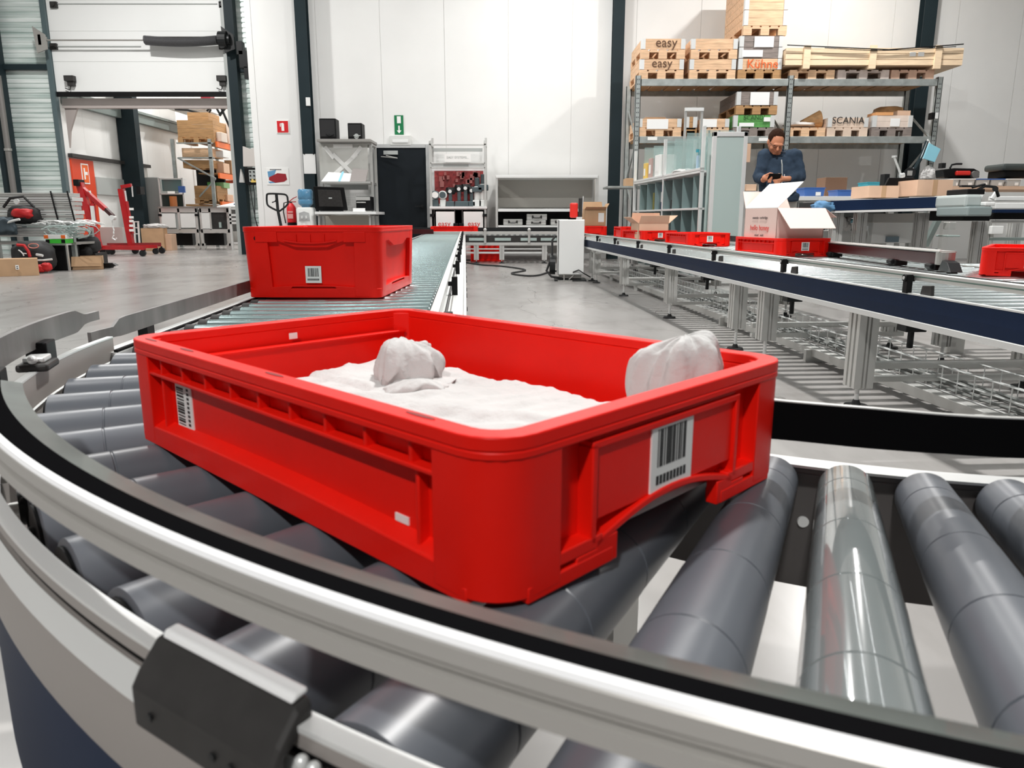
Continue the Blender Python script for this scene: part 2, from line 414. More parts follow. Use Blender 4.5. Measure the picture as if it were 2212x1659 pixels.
# ---- dock gate (sectional door, rolled half up)
door = T('door_1', None, None, kind='structure')
DY = YD - .08
m = MB(); zz = GZ
for k in range(8):
    m.box(GX0 + .02, GX1 - .02, DY, DY + .05, zz + .004, min(zz + .6, 7.4)); zz += .6
    if zz > 7.2: break
leaf = m.build('door_leaf', WPAINT, door)
MB().box(GX0, GX1 - .02, DY - .012, DY + .06, GZ - .09, GZ + .004).build('bottom_seal', BLACK, door)
for s, x in ((-1, GX0 - .04), (1, GX1 + .02)):
    m = MB(); m.box(x - .05, x + .05, DY - .06, DY + .06, 0, 7.4); m.build('track', mat('teal_grey_post', (.09, .13, .14), .4, .2) if s < 0 else GREYP, door)
MB().box(GX1 + .07, GX1 + .26, YD - .22, YD - .02, 0, 7.45).build('post', DARKCOL, door)
MB().box(GX1 + .03, GX1 + .075, YD - .2, YD - .02, 0, 7.45).build('post', GREYP, door)
zs = at(300, 88, DY - .2).z
MB().cyl((GX0 - .1, DY - .25, zs), (GX1 + .1, DY - .25, zs), .017, n=10).build('shaft', ALUD, door, smooth=True)
# torsion spring with its coils
xa, xb = at(313, 92, DY - .25).x, at(470, 92, DY - .25).x
pts = []; N = 90
for i in range(N * 8 + 1):
    a = 2 * pi * i / 8; f = i / (N * 8); pts.append((xa + (xb - xa) * f, DY - .25 + .085 * cos(a), zs - .035 * sin(pi * f) + .085 * sin(a)))
MB().tube(pts, .011, n=4).build('torsion_spring', mat('spring_steel', (.13, .13, .135), .45, .5), door, smooth=True)
MB().cyl((xa, DY - .25, zs), (xb, DY - .25, zs), .07, n=12).build('spring_core', DARKG, door)
for x, c in ((at(103, 85, DY).x, ALUD), (at(495, 85, DY - .2).x, BLKMET)):
    m = MB(); m.prism([(-.12, .26), (.12, .1), (.14, -.18), (-.08, -.26)], (x, DY - .3, zs), (1, 0, 0), (0, 0, 1), (0, .03, 0)); m.box(x - .03, x + .03, DY - .3, DY, zs - .1, zs + .1)
    m.build('bearing_plate', c, door)
m = MB(); x = at(492, 92, DY).x; m.cyl((x - .06, DY - .3, zs), (x + .1, DY - .3, zs), .16, n=20); m.cyl((x + .1, DY - .3, zs), (x + .16, DY - .3, zs), .10, n=16); m.build('cable_drum', BLKMET, door)
for px in (115, 480):
    for py in (10, 100):
        p = at(px, py, DY - .05); m = MB(); m.box(p.x - .07, p.x + .07, DY - .06, DY, p.z - .06, p.z + .06); m.cyl((p.x, DY - .09, p.z), (p.x, DY - .05, p.z), .04, n=10); m.build('hinge', DARKG, door)
for py, xe in ((8, GX1), (100, at(315, 100, DY).x)):
    p = at(200, py, DY - .02); MB().box(GX0 + .1, xe - .1, DY - .02, DY, p.z - .008, p.z + .008).build('section_joint', GREYP, door)
for px in (150, 479):
    p = at(px, 172, DY - .1); m = MB(); m.box(p.x - .1, p.x + .1, DY - .14, DY - .02, p.z - .03, p.z + .08); m.box(p.x - .06, p.x + .07, DY - .1, DY, p.z - .12, p.z - .02)
    m.tube([(p.x, DY - .06, p.z - .1), (p.x - .04, DY - .06, p.z - .2), (p.x - .14, DY - .05, p.z - .16)], .012, n=6); m.build('door_bracket', DARKG, door, bevel=.008)
p = at(520, 118, YD - .3); m = MB()
for i, (dx, dz, s) in enumerate(((0, .12, .13), (.06, -.1, .17), (.12, -.36, .12), (.3, -.16, .13), (.34, -.02, .09))):
    m.box(p.x + dx - s / 2, p.x + dx + s / 2, YD - .36, YD - .2, p.z + dz - s, p.z + dz + s)
m.tube([(p.x + .2, YD - .3, p.z + .1), (p.x + .42, YD - .3, p.z + .1), (p.x + .44, YD - .3, p.z - .35), (p.x + .3, YD - .3, p.z - .4)], .025, n=6)
m.build('drive_motor', BLKMET, door, bevel=.01)
# opening frame seen through the gate
m = MB(); m.box(GX0, GX1, YD + .1, YD + .25, GZ - .30, GZ - .10); m.build('header_beam', mat('pinkish_grey_steel', (.42, .37, .35), .5), door)
m = MB(); m.prism([(0, 0), (.30, 0), (.06, -.55), (0, -.9)], (GX0 + .02, YD + .14, GZ - .22), (1, 0, 0), (0, 0, 1), (0, .06, 0)); m.build('corner_brace', mat('pinkish_grey_steel', (.42, .37, .35), .5), door)
# ---- hall beyond the gate
SX = -9.85
m = MB()
for a in range(17, 27, 1): m.box(SX - .1, SX, a + .104, a + 1.1, 0, 7.5)
m.box(SX - .12, SX - .006, 17.1, YF, 0, 7.5)
struct(m.build('wall_beyond_left', WPANEL))
struct(MB().box(-16, -4.4, YF, YF + .1, 0, 7.5).build('wall_beyond_back', WPANEL))
struct(MB().box(-4.8, -4.7, 17.1, YF, 0, 7.5).build('wall_beyond_right', WPANEL))
m = MB()   # dark post with the long rail along the side wall
Y1 = 19.6; x = at(280, 350, Y1).x
m.box(x - .22, x + .22, Y1, Y1 + .25, 0, 7.5); struct(m.build('trim_7', DARKCOL))
zt = at(165, 212, 17.4).z
m = MB(); m.box(SX + .02, SX + .16, 17.3, 24.5, zt - .14, zt + .1); m.box(SX + .16, SX + .2, 17.3, 24.5, zt + .08, zt + .14); struct(m.build('trim_8', mat('grey_green_beam', (.16, .19, .18), .5)))
d2 = T('door_2', None, None, kind='structure')
za = at(190, 345, 17.8).z
m = MB(); m.box(SX + .01, SX + .05, 17.35, 18.25, 0, za); m.build('red_door_leaf', mat('orange_red_door', (.66, .055, .012), .45), d2)
m = MB(); m.box(SX + .02, SX + .12, 17.3, 21.0, za + .02, za + .1); m.build('door_rail', DARKG, d2)
m = MB(); m.box(SX + .01, SX + .05, 18.3, 20.3, za - .75, za - .35); m.build('grey_band', GREYP, d2)
m = MB(); m.box(SX + .05, SX + .06, 17.7, 18.0, 1.55, 2.0); sg = m.build('fire_notice', WHITE, d2)
m = MB(); m.box(SX + .06, SX + .065, 17.73, 17.97, 1.58, 1.97); m.build('notice_face', INKO, sg)
m = MB(); m.box(SX + .065, SX + .068, 17.78, 17.83, 1.65, 1.9); m.box(SX + .065, SX + .068, 17.83, 17.93, 1.75, 1.82); m.build('notice_mark', WHITE, sg)
# roller door at the back of the second hall
x0_, x1_, z0_, z1_ = rc(327, 250, 372, 500, 24.5)
m = MB(); m.box(x0_, x1_ + .2, 24.5, 24.6, 0, 4.2); struct(m.build('wall_beyond_pier', mat('warm_grey_render', (.30, .28, .27), .6)))
# exit door on the back wall
d3 = T('door_3', None, None, kind='structure')
a = at(812, 320, YB - .05); b = at(919, 320, YB - .05); zt = a.z
MB().box(a.x, b.x, YB - .05, YB - .01, .02, zt).build('door_leaf', DOORBLK, d3, bevel=.004)
m = MB(); m.box(a.x - .07, a.x - .005, YB - .07, YB - .001, 0, zt + .07); m.box(b.x + .005, b.x + .07, YB - .07, YB - .001, 0, zt + .07); m.box(a.x, b.x, YB - .07, YB - .001, zt + .005, zt + .07)
m.build('door_frame', mat('door_frame_grey', (.45, .46, .46), .5), d3)
m = MB(); m.box(a.x + .15, a.x + .42, YB - .1, YB - .05, zt - .12, zt - .05); m.build('door_closer', GREYP, d3)
m = MB(); m.tube([(a.x + .2, YB - .12, zt - .14), (a.x + .42, YB - .16, zt - .19), (a.x + .1, YB - .1, zt - .16)], .009, n=6); m.build('closer_arm', ALU, d3)
m = MB(); m.cyl((b.x - .09, YB - .1, 1.0), (b.x - .09, YB - .05, 1.0), .03, n=12); m.box(b.x - .22, b.x - .08, YB - .12, YB - .1, .99, 1.01); m.build('door_handle', BLKMET, d3)

# wall marks ---------------------------------------------------------------
def plate(px0, py0, px1, py1, Y, d=.01, parent=None, m=WHITE, name='plate'):
    x0, x1, z0, z1 = rc(px0, py0, px1, py1, Y); return MB().box(x0, x1, Y - d, Y, z0, z1).build(name, m, parent)
def sign_at(name, label, cat, px, py, Y): 
    p = at(px, py, Y); return T(name, label, cat, (p.x, Y, p.z)), p
t, p = sign_at('fire_extinguisher_sign', 'square red and white fire extinguisher sign on the white wall', 'sign', 611, 274, YB)
MB().box(-.12, .12, -.012, 0, -.12, .12).build('sign_plate', WHITE, t); MB().box(-.105, .105, -.016, -.012, -.105, .105).build('sign_face', SAFE_R, t)
m = MB(); m.box(-.022, .028, -.019, -.016, -.075, .045); m.ell((.003, -.0175, .045), (.025, .0015, .025)); m.box(-.045, 0, -.019, -.016, .045, .062); m.box(-.05, -.035, -.019, -.016, .0, .06); m.build('extinguisher_symbol', WHITE, t)
t, p = sign_at('exit_sign', 'tall green exit sign with white door and down arrow', 'sign', 862, 270, YB)
MB().box(-.085, .085, -.012, 0, -.175, .175).build('sign_plate', SAFE_G, t)
m = MB(); m.box(-.035, .038, -.016, -.012, .03, .155); m.build('door_symbol', WHITE, t)
m = MB(); m.prism([(-.014, 0), (.014, 0), (.014, -.085), (.045, -.085), (0, -.14), (-.045, -.085), (-.014, -.085)], (0, -.016, -.015), (1, 0, 0), (0, 0, 1), (0, .004, 0)); m.build('arrow', WHITE, t)
t, p = sign_at('emergency_light', 'white emergency light casing above the dark exit door', 'lamp', 866, 303, YB)
m = MB(); m.prism([(-.2, -.1), (.2, -.1), (.215, 0), (.2, .09), (-.2, .09), (-.215, 0)], (0, -.08, 0), (1, 0, 0), (0, 0, 1), (0, .08, 0)); m.build('casing', OFFW, t, bevel=.015)
MB().box(-.15, .15, -.095, -.08, -.055, .0).build('lamp_cover', WPAINT, t, bevel=.006)
t, p = sign_at('notice_poster', 'white poster showing a dark red crate, beside the pallet jack', 'poster', 600, 381, YB)
MB().box(-.215, .215, -.008, 0, -.155, .155).build('sheet', WHITE, t)
m = MB(); m.prism([(-.17, -.02), (.0, .06), (.16, .045), (.18, -.06), (.12, -.1), (-.05, -.12), (-.17, -.07)], (0, -.011, 0), (1, 0, 0), (0, 0, 1), (0, .003, 0)); m.build('printed_crate', mat('poster_crimson', (.30, .01, .02), .5), t)
m = MB(); m.prism([(-.19, .09), (-.02, .12), (-.06, .03), (-.18, -.02)], (0, -.010, 0), (1, 0, 0), (0, 0, 1), (0, .002, 0)); m.prism([(-.19, -.1), (-.02, -.09), (-.03, -.12), (-.16, -.13)], (0, -.010, 0), (1, 0, 0), (0, 0, 1), (0, .002, 0)); m.build('printed_blue', mat('poster_blue', (.12, .3, .5), .5), t)
m = MB()
for i in range(9): m.box(-.14 + i * .025, -.14 + i * .025 + .017, -.011, -.008, .118, .135)
m.build('print', INK, t)
cy = YB - .2
t, p = sign_at('pinned_sheet', 'white sheet pinned to the dark column above the water bottle', 'paper', 669, 354, cy)
m = MB(); m.box(-.115, .115, -.008, 0, -.18, .18); m.build('sheet', PAPER2, t); m = MB(); m.box(-.10, -.08, -.014, -.006, .17, .2); m.box(.075, .1, -.014, -.006, .17, .2); m.build('clip', BLKMET, t)
t, p = sign_at('wall_switch_box', 'small white box high on the dark column by the speakers', 'switch box', 666, 220, cy)
MB().box(-.04, .04, -.03, 0, -.075, .075).build('casing', WPAINT, t, bevel=.006)
# ================================================================ curved roller conveyor in the foreground
CX, CY, ZT = .678, 1.563, .55; ZO = -.04
RI, RO = .88, 1.443
curve = T('curved_roller_conveyor', 'curved conveyor of tapered grey rollers sweeping under the near crate', 'conveyor', (CX, CY, ZO))
KR = .0310
def roller_bm():
    m = MB(); n = 40; axis = []
    # sleeves: small step at each seam, axis tilted so that the top line stays level
    segs = [RI, RI + .045, RI + .155, RI + .265, RI + .375, RI + .48, RO]
    prof = []
    for a, b in zip(segs, segs[1:]):
        prof += [(a + .0006, KR * a - .0014), (a + .0016, KR * a), (b - .0016, KR * b - .0004), (b - .0006, KR * b - .0014)]
    prof = [(RI, KR * RI - .006)] + prof + [(RO, KR * RO - .004)]
    m.loft([[V((r * cos(2 * pi * k / n), -y, ZT - KR * y + r * sin(2 * pi * k / n))) for k in range(n)] for y, r in prof])
    return m
angs = [12.3 + 4.78 * k for k in range(-5, 16)]
def zc(y): return ZT - KR * y
r0 = None
for i, a in enumerate(angs):
    glossy = (i == 7)
    if glossy or r0 is None:
        r = roller_bm().build('roller', ROLLG if glossy else ROLL, curve, smooth=True)
        if glossy: r['label'] = 'pale glossy roller'
        m = MB(); y = RO; m.cyl((0, -y + .004, zc(y)), (0, -y - .003, zc(y)), KR * y * .86, n=28); m.ell((.016, -y - .003, zc(y) + .012), .004, 8, 6); cp = m.build('end_cap', BLACK, r, smooth=True)
        m = MB(); m.cyl((0, -y, zc(y)), (0, -y - .030, zc(y)), .007, n=10); m.cyl((0, -RI, zc(RI)), (0, -RI + .03, zc(RI)), .006, n=10); m.build('shaft', ALU, r, smooth=True)
        m = MB(); m.cyl((0, -y - .003, zc(y)), (0, -y - .008, zc(y)), KR * y * .42, n=18); m.build('bearing', BLKMET, r, smooth=True)
        r.rotation_euler = (0, 0, -R(a))
        if not glossy: r0 = r
    else:
        dup(r0, rz=-R(a), parent=curve)
A0, A1 = R(-14), R(86.3)
# outer side frame
fr = [(1.468, .30), (1.468, .525), (1.464, .529), (1.468, .534), (1.468, .570), (1.480, .572), (1.482, .569), (1.4825, .550), (1.488, .548), (1.4935, .530), (1.4935, .484), (1.498, .483), (1.498, .478), (1.488, .30)]
MB().arc([(1.4705, .36), (1.4705, .570), (1.481, .572), (1.481, .562), (1.477, .562), (1.477, .555), (1.4815, .555), (1.4875, .537), (1.4875, .482), (1.484, .478), (1.484, .36)], A0, A1, 96).build('side_frame', mat('brown_grey_frame', (.36, .33, .31), .42, .25), curve, smooth=True)
MB().arc([(1.4700, .5705), (1.4700, .5735), (1.4815, .5735), (1.4815, .5705)], A0, A1, 96).build('frame_top_edge', ALUL, curve, smooth=True)
MB().arc([(1.4815, .5555), (1.4880, .538), (1.4888, .5385), (1.4825, .557)], A0, A1, 96).build('frame_ledge', ALUL, curve, smooth=True)
MB().arc([(1.4772, .5555), (1.4772, .5615), (1.4785, .5615), (1.4785, .5555)], A0, A1, 96).build('frame_groove', BLACK, curve, smooth=True)
MB().arc([(1.4665, .5245), (1.4645, .5268), (1.4665, .529)], A0, A1, 96).build('inner_bead', ALUL, curve, smooth=True)
MB().arc([(1.479, .30), (1.479, .478), (1.4842, .478), (1.4842, .30)], A0, A1, 96).build('lower_skirt', NAVY, curve, smooth=True)
# inner side frame
MB().arc([(.848, .40), (.848, .537), (.8725, .537), (.8725, .532), (.874, .532), (.874, .42), (.870, .40)], A0, R(88), 72).build('inner_side_frame', mat('dark_brown_grey_frame', (.10, .092, .09), .4, .3), curve, smooth=True)
MB().arc([(.846, .538), (.846, .541), (.8735, .541), (.8735, .538)], A0, R(88), 72).build('inner_frame_top_edge', ALUL, curve, smooth=True)
for a in (R(24.4),): 
    m = MB(); m.cyl((-sin(a) * .874, -cos(a) * .877, .478), (-sin(a) * .873, -cos(a) * .873, .478), .0060, n=16); m.build('bolt', ALUL, curve)
# cross member and leg below
m = MB()
for a in (R(-9), R(40), R(80)):
    for r_ in (.86, 1.45):
        m.box(-.03, .03, -.03, .03, 0.0, .40, Matrix.Translation((-sin(a) * r_, -cos(a) * r_, 0)) @ Matrix.Rotation(-a, 4, 'Z'))
m.build('leg', ALU, curve)
# guide rails -------------------------------------------------------------
near = T('curved_guide_rail', 'curved aluminium guide rail with a black strip along the near edge', 'guide rail', (CX, CY, ZO))
a0, a1 = R(-14), R(57)
MB().arc([(R_ - .010, Z_) for R_, Z_ in ((1.470, .616), (1.470, .632), (1.4800, .6405), (1.4885, .6415), (1.4905, .6395), (1.4910, .6325), (1.4895, .6315), (1.4890, .6285), (1.4870, .6275), (1.4870, .6262), (1.4905, .6255), (1.4905, .6170), (1.489, .616))], a0, a1, 90).build('aluminium_rail', mat('guide_aluminium', (.50, .485, .46), .38, .35), near, smooth=True)
MB().arc([(1.4725, .6408), (1.4730, .6420), (1.4780, .6425), (1.4800, .6405)], a0, a1, 90).build('rounded_top', mat('rail_top_highlight', (.86, .86, .87), .3), near, smooth=True)  # white colour paints the highlight along the rounded aluminium top
MB().arc([(1.4510, .600), (1.4510, .6350), (1.4600, .6400), (1.4724, .6412), (1.4724, .639), (1.4600, .602)], a0, a1, 90).build('black_strip', STRIP, near, smooth=True)
MB().arc([(1.4320, .6250), (1.4320, .6290), (1.4509, .6345), (1.4509, .630)], a0, a1, 90, ).build('plastic_lip', GREENISH, near, smooth=True)
# grey guide on the far left part, narrowing into a tongue
left = T('curved_guide_band', 'curved dark grey steel guide band ending in a notched tongue, far left', 'guide rail', (CX, CY, ZO))
pts = []
for i in range(50):
    a = R(56 + (86.2 - 56) * i / 49); r_ = 1.494
    d = R(86.2) - a; zt, zb = .637, .596
    if d < R(4.0):
        f = min(1, (R(4.0) - d) / R(2.0)); f = f * f * (3 - 2 * f); zt -= .0125 * f; zb += .012 * f
    pts.append((-sin(a) * r_, -cos(a) * r_, zt, zb))
MB().ribbon(pts, .008).build('band', GUIDE, left, smooth=True)
m = MB()
for a in (R(76.3), R(66.5)):
    M4 = Matrix.Translation((-sin(a) * 1.487, -cos(a) * 1.487, 0)) @ Matrix.Rotation(-a, 4, 'Z')
    m.box(-.022, .022, -.02, .012, .572, .606, M4); m.box(-.030, .004, -.016, .004, .566, .582, M4)
m.build('bracket', BLACK, left, bevel=.002)
a = R(73.0); M4 = Matrix.Translation((-sin(a) * 1.484, -cos(a) * 1.484, 0)) @ Matrix.Rotation(-a, 4, 'Z')
m = MB(); m.box(-.05, .015, -.015, .03, .572, .584, M4); m.build('clamp', DARKG, left, bevel=.004)
m = MB(); m.box(-.040, .0, -.008, .022, .584, .592, M4); m.ell(M4 @ V((.008, .008, .59)), .007, 10, 8); m.build('clamp_screw', ALUL, left, bevel=.002)
# black inner band, not quite following the rollers
innr = T('inner_guide_band', 'wide black guide band along the inside of the roller curve', 'guide rail', (0, 0, 0))
pp = []
for px, pt, pb in ((1560, 853, 938), (1697, 868, 949), (1877, 883, 967), (2043, 897, 979), (2212, 905, 988), (2420, 905, 988), (2800, 880, 960)):
    q = atz(px, pb, .545); d = q.y; zt = at(px, pt, d).z; pp.append((q.x, q.y, zt, .545))
# smooth resample
def cr(P, n=8):
    out = []
    for i in range(len(P) - 1):
        p0 = P[max(i - 1, 0)]; p1 = P[i]; p2 = P[i + 1]; p3 = P[min(i + 2, len(P) - 1)]
        for k in range(n):
            t = k / n; out.append(tuple(.5 * ((2 * b) + (-a + c) * t + (2 * a - 5 * b + 4 * c - d) * t * t + (-a + 3 * b - 3 * c + d) * t ** 3) for a, b, c, d in zip(p0, p1, p2, p3)))
    out.append(P[-1]); return out
pp = cr(pp)
MB().ribbon(pp, .006).build('band', STRIP, innr, smooth=True)
pe = [(x, y, zt + .0012, zt) for x, y, zt, zb in pp]; MB().ribbon(pe, .006).build('band_edge', ALU, innr)
# sensor block clamped outside the near rail
def cyl_pt(a, r_, z): return V((CX - sin(a) * r_, CY - cos(a) * r_, z))
blk = T('guide_bracket_block', 'dark grey bracket block with a bright top clamped on the near side frame', 'bracket', (0, 0, ZO))
a_, b_ = R(36.0), R(31.6)
mid = (a_ + b_) / 2
c0 = cyl_pt(a_, 1.4890, 0); c1 = cyl_pt(b_, 1.4890, 0); u = (c1 - c0); L_ = u.length; u.normalize(); nn = V((u.y, -u.x, 0)); Z = V((0, 0, 1))
if nn.dot(V((CX, CY, 0)) - c0) > 0: nn = -nn     # nn points outward
prof = [(0, .538), (.008, .536), (.008, .560), (.003, .568), (-.009, .581), (-.018, .583), (-.018, .572), (0, .562)]
rings = []
for f in (0, .03, .97, 1):
    s_ = .96 if f in (0, 1) else 1
    rings.append([c0 + u * (L_ * f) + nn * (o * s_) + Z * (.54 + (z_ - .54) * s_) for o, z_ in prof])
MB().loft(rings).build('block', DARKG, blk, bevel=.0025)
rings = [[c0 + u * (L_ * f) + nn * o + Z * z_ for o, z_ in ((-.019, .5830), (-.019, .586), (-.011, .5855), (-.009, .5815))] for f in (.05, .96)]
MB().loft(rings).build('top_plate', mat('bright_top_plate', (.90, .90, .90), .3), blk, bevel=.0015)
m = MB()
for f in (.16, .62, .74): q = c0 + u * (L_ * f) + nn * .0085 + Z * .549; m.cyl(q, q + nn * .0010, .0022, n=12)
m.build('screw', BLKMET, blk)
m = MB()
for f in (1.05, 1.12): q = c0 + u * (L_ * f) + nn * -.004 + Z * .560; m.ell(q, .0035, 12, 8)
m.build('bolt_head', ALUL, blk, smooth=True)
ZT = .51
# ================================================================ red stacking crates
def barcode(m, x0, x1, z0, z1, fn, vertical=False):
    rr = random.Random(3); t = 0
    while t < 1:
        wd = rr.choice((.02, .03, .05)); 
        if t + wd > 1: break
        if vertical: fn(m, x0, x1, z0 + (z1 - z0) * t, z0 + (z1 - z0) * (t + wd))
        else: fn(m, x0 + (x1 - x0) * t, x0 + (x1 - x0) * (t + wd), z0, z1)
        t += wd + rr.choice((.02, .03, .045))
def crate_body(w, l, h, tall):
    m = MB()
    t = .003
    f = 1.035 if tall else 1.0
    # inner tub
    ringwall(m, w - .030, l - .030, .026, w - .036, l - .036, .023, .008 if tall else .024, h - .010, flare=f)
    zb_ = .006 if tall else .022; m.loft([rrect(w - .034, l - .034, .02, 5, zb_), rrect(w - .034, l - .034, .02, 5, zb_ + .004)])
    # rim and base ring
    ringwall(m, w * f, l * f, .036, (w - .036) * f, (l - .036) * f, .022, h - .010, h)
    if tall: ringwall(m, w - .002, l - .002, .028, w - .034, l - .034, .018, 0.0, .03)
    else:
        for s in (-1, 1):
            m.box(*sorted((s * (w / 2 - .001), s * (w / 2 - .017))), -l / 2 + .03, l / 2 - .03, 0, .012)
            for q in (-1, 1): m.box(*sorted((q * .080, q * (w / 2 - .03))), *sorted((s * (l / 2 - .001), s * (l / 2 - .017))), 0, .012)
    ringwall(m, w * f, l * f, .036, (w - .005) * f, (l - .005) * f, .0345, h - .016, h - .010)
    # corner posts
    for sx in (-1, 1):
        for sy in (-1, 1):
            rings = []
            for z in (.004, h - .004):
                g = 1 + (f - 1) * z / h
                hw, hl, r = w / 2 * g - .0008, l / 2 * g - .0008, .036; cs = .062 if not tall else .085
                pts = [(hw - cs, hl)] + [(hw - r + r * sin(R(a)), hl - r + r * cos(R(a))) for a in range(0, 91, 15)] + [(hw, hl - cs)]
                inn = [(hw - .016, hl - cs), (hw - .016, hl - .036), (hw - .036, hl - .016), (hw - cs, hl - .016)]
                rings.append([V((sx * x, sy * y, z)) for x, y in pts + inn])
            m.loft(rings)
    if not tall:
        # long sides : ledge, ribs above it, flat panel below, lower flange
        zl = h * .69
        for s in (-1, 1):
            X0, X1 = sorted((s * (w / 2 - .016), s * (w / 2 - .002)))
            m.box(X0, X1, -l / 2 + .05, l / 2 - .05, zl, zl + .004)
            for k in range(-4, 5): m.box(*sorted((s * (w / 2 - .016), s * (w / 2 - .0045))), k * .054 - .002, k * .054 + .002, zl, h - .006)
            for yy in (-l / 2 + .085, l / 2 - .085): m.box(*sorted((s * (w / 2 - .016), s * (w / 2 - .006))), yy - .002, yy + .002, .01, zl)
            # curved lower lip
            rings = []
            for k in range(17):
                y = -l / 2 + .05 + (l - .10) * k / 16; q = .024 + .005 * sin(pi * k / 16)
                rings.append([V((s * (w / 2 - .016), y, .010)), V((s * (w / 2 - .001), y, .010)), V((s * (w / 2 - .001), y, q - .003)), V((s * (w / 2 - .016), y, q + .004))])
            m.loft(rings)
        for s in (-1, 1):
            Y0, Y1 = sorted((s * (l / 2 - .017), s * (l / 2 - .005)))
            m.box(-.103, .103, Y0, Y1, .036, h - .018)           # centre panel, proud of the recess
            yy = sorted((s * (l / 2 - .016), s * (l / 2 - .0015)))
            for sx in (-1, 1):
                m.box(*sorted((sx * .100, sx * .106)), *yy, .02, h - .022)
                m.box(*sorted((sx * .092, sx * .142)), *yy, .016, .026)
                m.box(*sorted((sx * .098, sx * .122)), *yy, .006, .016)
            m.box(-.106, .106, *yy, h - .026, h - .020)
            rings = []
            for k in range(15):                                     # arch over the hand hole
                x = -.1 + .2 * k / 14; z = .016 + .018 * sin(pi * k / 14)
                rings.append([V((x, yy[0], z)), V((x, yy[1], z)), V((x, yy[1], z + .006)), V((x, yy[0], z + .006))])
            m.loft(rings)
            m.box(-.100, -.074, *sorted((yy[0], yy[1] + s * .003)), .0, .022); m.box(.074, .100, *sorted((yy[0], yy[1] + s * .003)), .0, .022)
    else:
        for s in (-1, 1):
            for ax, half, ln in (('y', l / 2, w), ('x', w / 2, l)):
                def P(a, d, z):
                    g = 1 + (f - 1) * z / h
                    return V((a * g, s * (half * g - d), z)) if ax == 'y' else V((s * (half * g - d), a * g, z))
                c = ln / 2 - .08
                rings = []
                for k in range(17):      # top band with its curved lower edge
                    a = -c + 2 * c * k / 16; q = abs(a) / c
                    z = h * (.74 if q < .45 else (.74 + (q - .45) * .22 if q < .75 else .806 - (q - .75) * .05)) - .006 * cos(a / c * pi / 2) * (1 if q < .45 else 0)
                    rings.append([P(a, .016, z), P(a, .0015, z), P(a, .0015, h * .97), P(a, .016, h * .97)])
                m.loft(rings)
                rings = []
                for k in range(17):      # lower band with a raised middle
                    a = -c + 2 * c * k / 16; q = abs(a) / c; z = h * (.15 + .03 * cos(q * pi / 2)); zb = .012 if q > .5 else .035
                    rings.append([P(a, .016, zb), P(a, .0015, zb), P(a, .0015, z), P(a, .016, z)])
                m.loft(rings)
    return m
def crate(name, label, x, y, z, rz, h=.117, w=.4, l=.6, tall=False, lab=True, group=None, lab_y=0, src=None, material=None):
    if tall: lab_y = 1
    t = T(name, label, 'crate', (x, y, z), rz, group)
    b = crate_body(w, l, h, tall).build('body', material or RED, t, smooth=True, bevel=.0012)
    if tall:   # the scooped handle band pieces
        m = MB(); f = 1.03
        for s in (-1, 1):
            yb = s * l / 2 * f
            for q in (-.045, 0.0, .045): m.box(q - .0015, q + .0015, *sorted((yb, yb + s * .004)), h * .77, h * .90)
            rings = []
            for k in range(13):
                a = -.085 + .17 * k / 12; zz = h * (.765 + .035 * (a / .085) ** 2)
                rings.append([V((a, yb, zz)), V((a, yb + s * .006, zz)), V((a, yb + s * .006, zz + .004)), V((a, yb, zz + .004))])
            m.loft(rings)
            for q in (-.165, .165): m.box(q * .86 - .035, q * .86 + .035, *sorted((yb - s * .001, yb + s * .0025)), h * .79, h * .93)
        m.build('handle_rib', RED, t, bevel=.0008)
        m = MB()
        for q in (-.17, .165): m.cyl((q * f, -l / 2 * f - .001, h * .84), (q * f, -l / 2 * f + .004, h * .84), .007, n=14)
        m.build('rivet_hole', DKRED, t)
        m = MB(); m.box(-.18, .18, -l / 2 + .012, -l / 2 + .016, 0, .02)
        m.build('base_strip', DKRED, t)
    if lab:
        yy = -l / 2 * (1 + .017 * tall) + (-.0005 if not tall else .010); dd = .004 if not tall else -.003
        zc_ = h * .56 if not tall else h * .33; hw, hh = (.030, .031) if not tall else (.026, .027)
        yy = -l / 2 + .0035 if not tall else -l / 2 + .0045
        m = MB(); m.box(-hw, hw, yy, yy + .0016, zc_ - hh, zc_ + hh); lb = m.build('barcode_label', WHITE, t)
        m = MB(); barcode(m, -hw * .72, hw * .72, zc_ - hh * .25, zc_ + hh * .75, lambda m_, a, b_, c, d: m_.box(a, b_, yy - .0004, yy, c, d))
        for k in range(9): m.box(-hw * .75 + k * hw * .165, -hw * .75 + k * hw * .165 + hw * .11, yy - .0004, yy, zc_ - hh * .72, zc_ - hh * .48)
        m.build('barcode', INK, lb)
    return t
nearc = crate('stacking_crate', 'large low red crate in front holding white tissue-wrapped parts', -.0875, .7895, ZT + .0005, R(45.83), h=.1175, w=.406, l=.612)
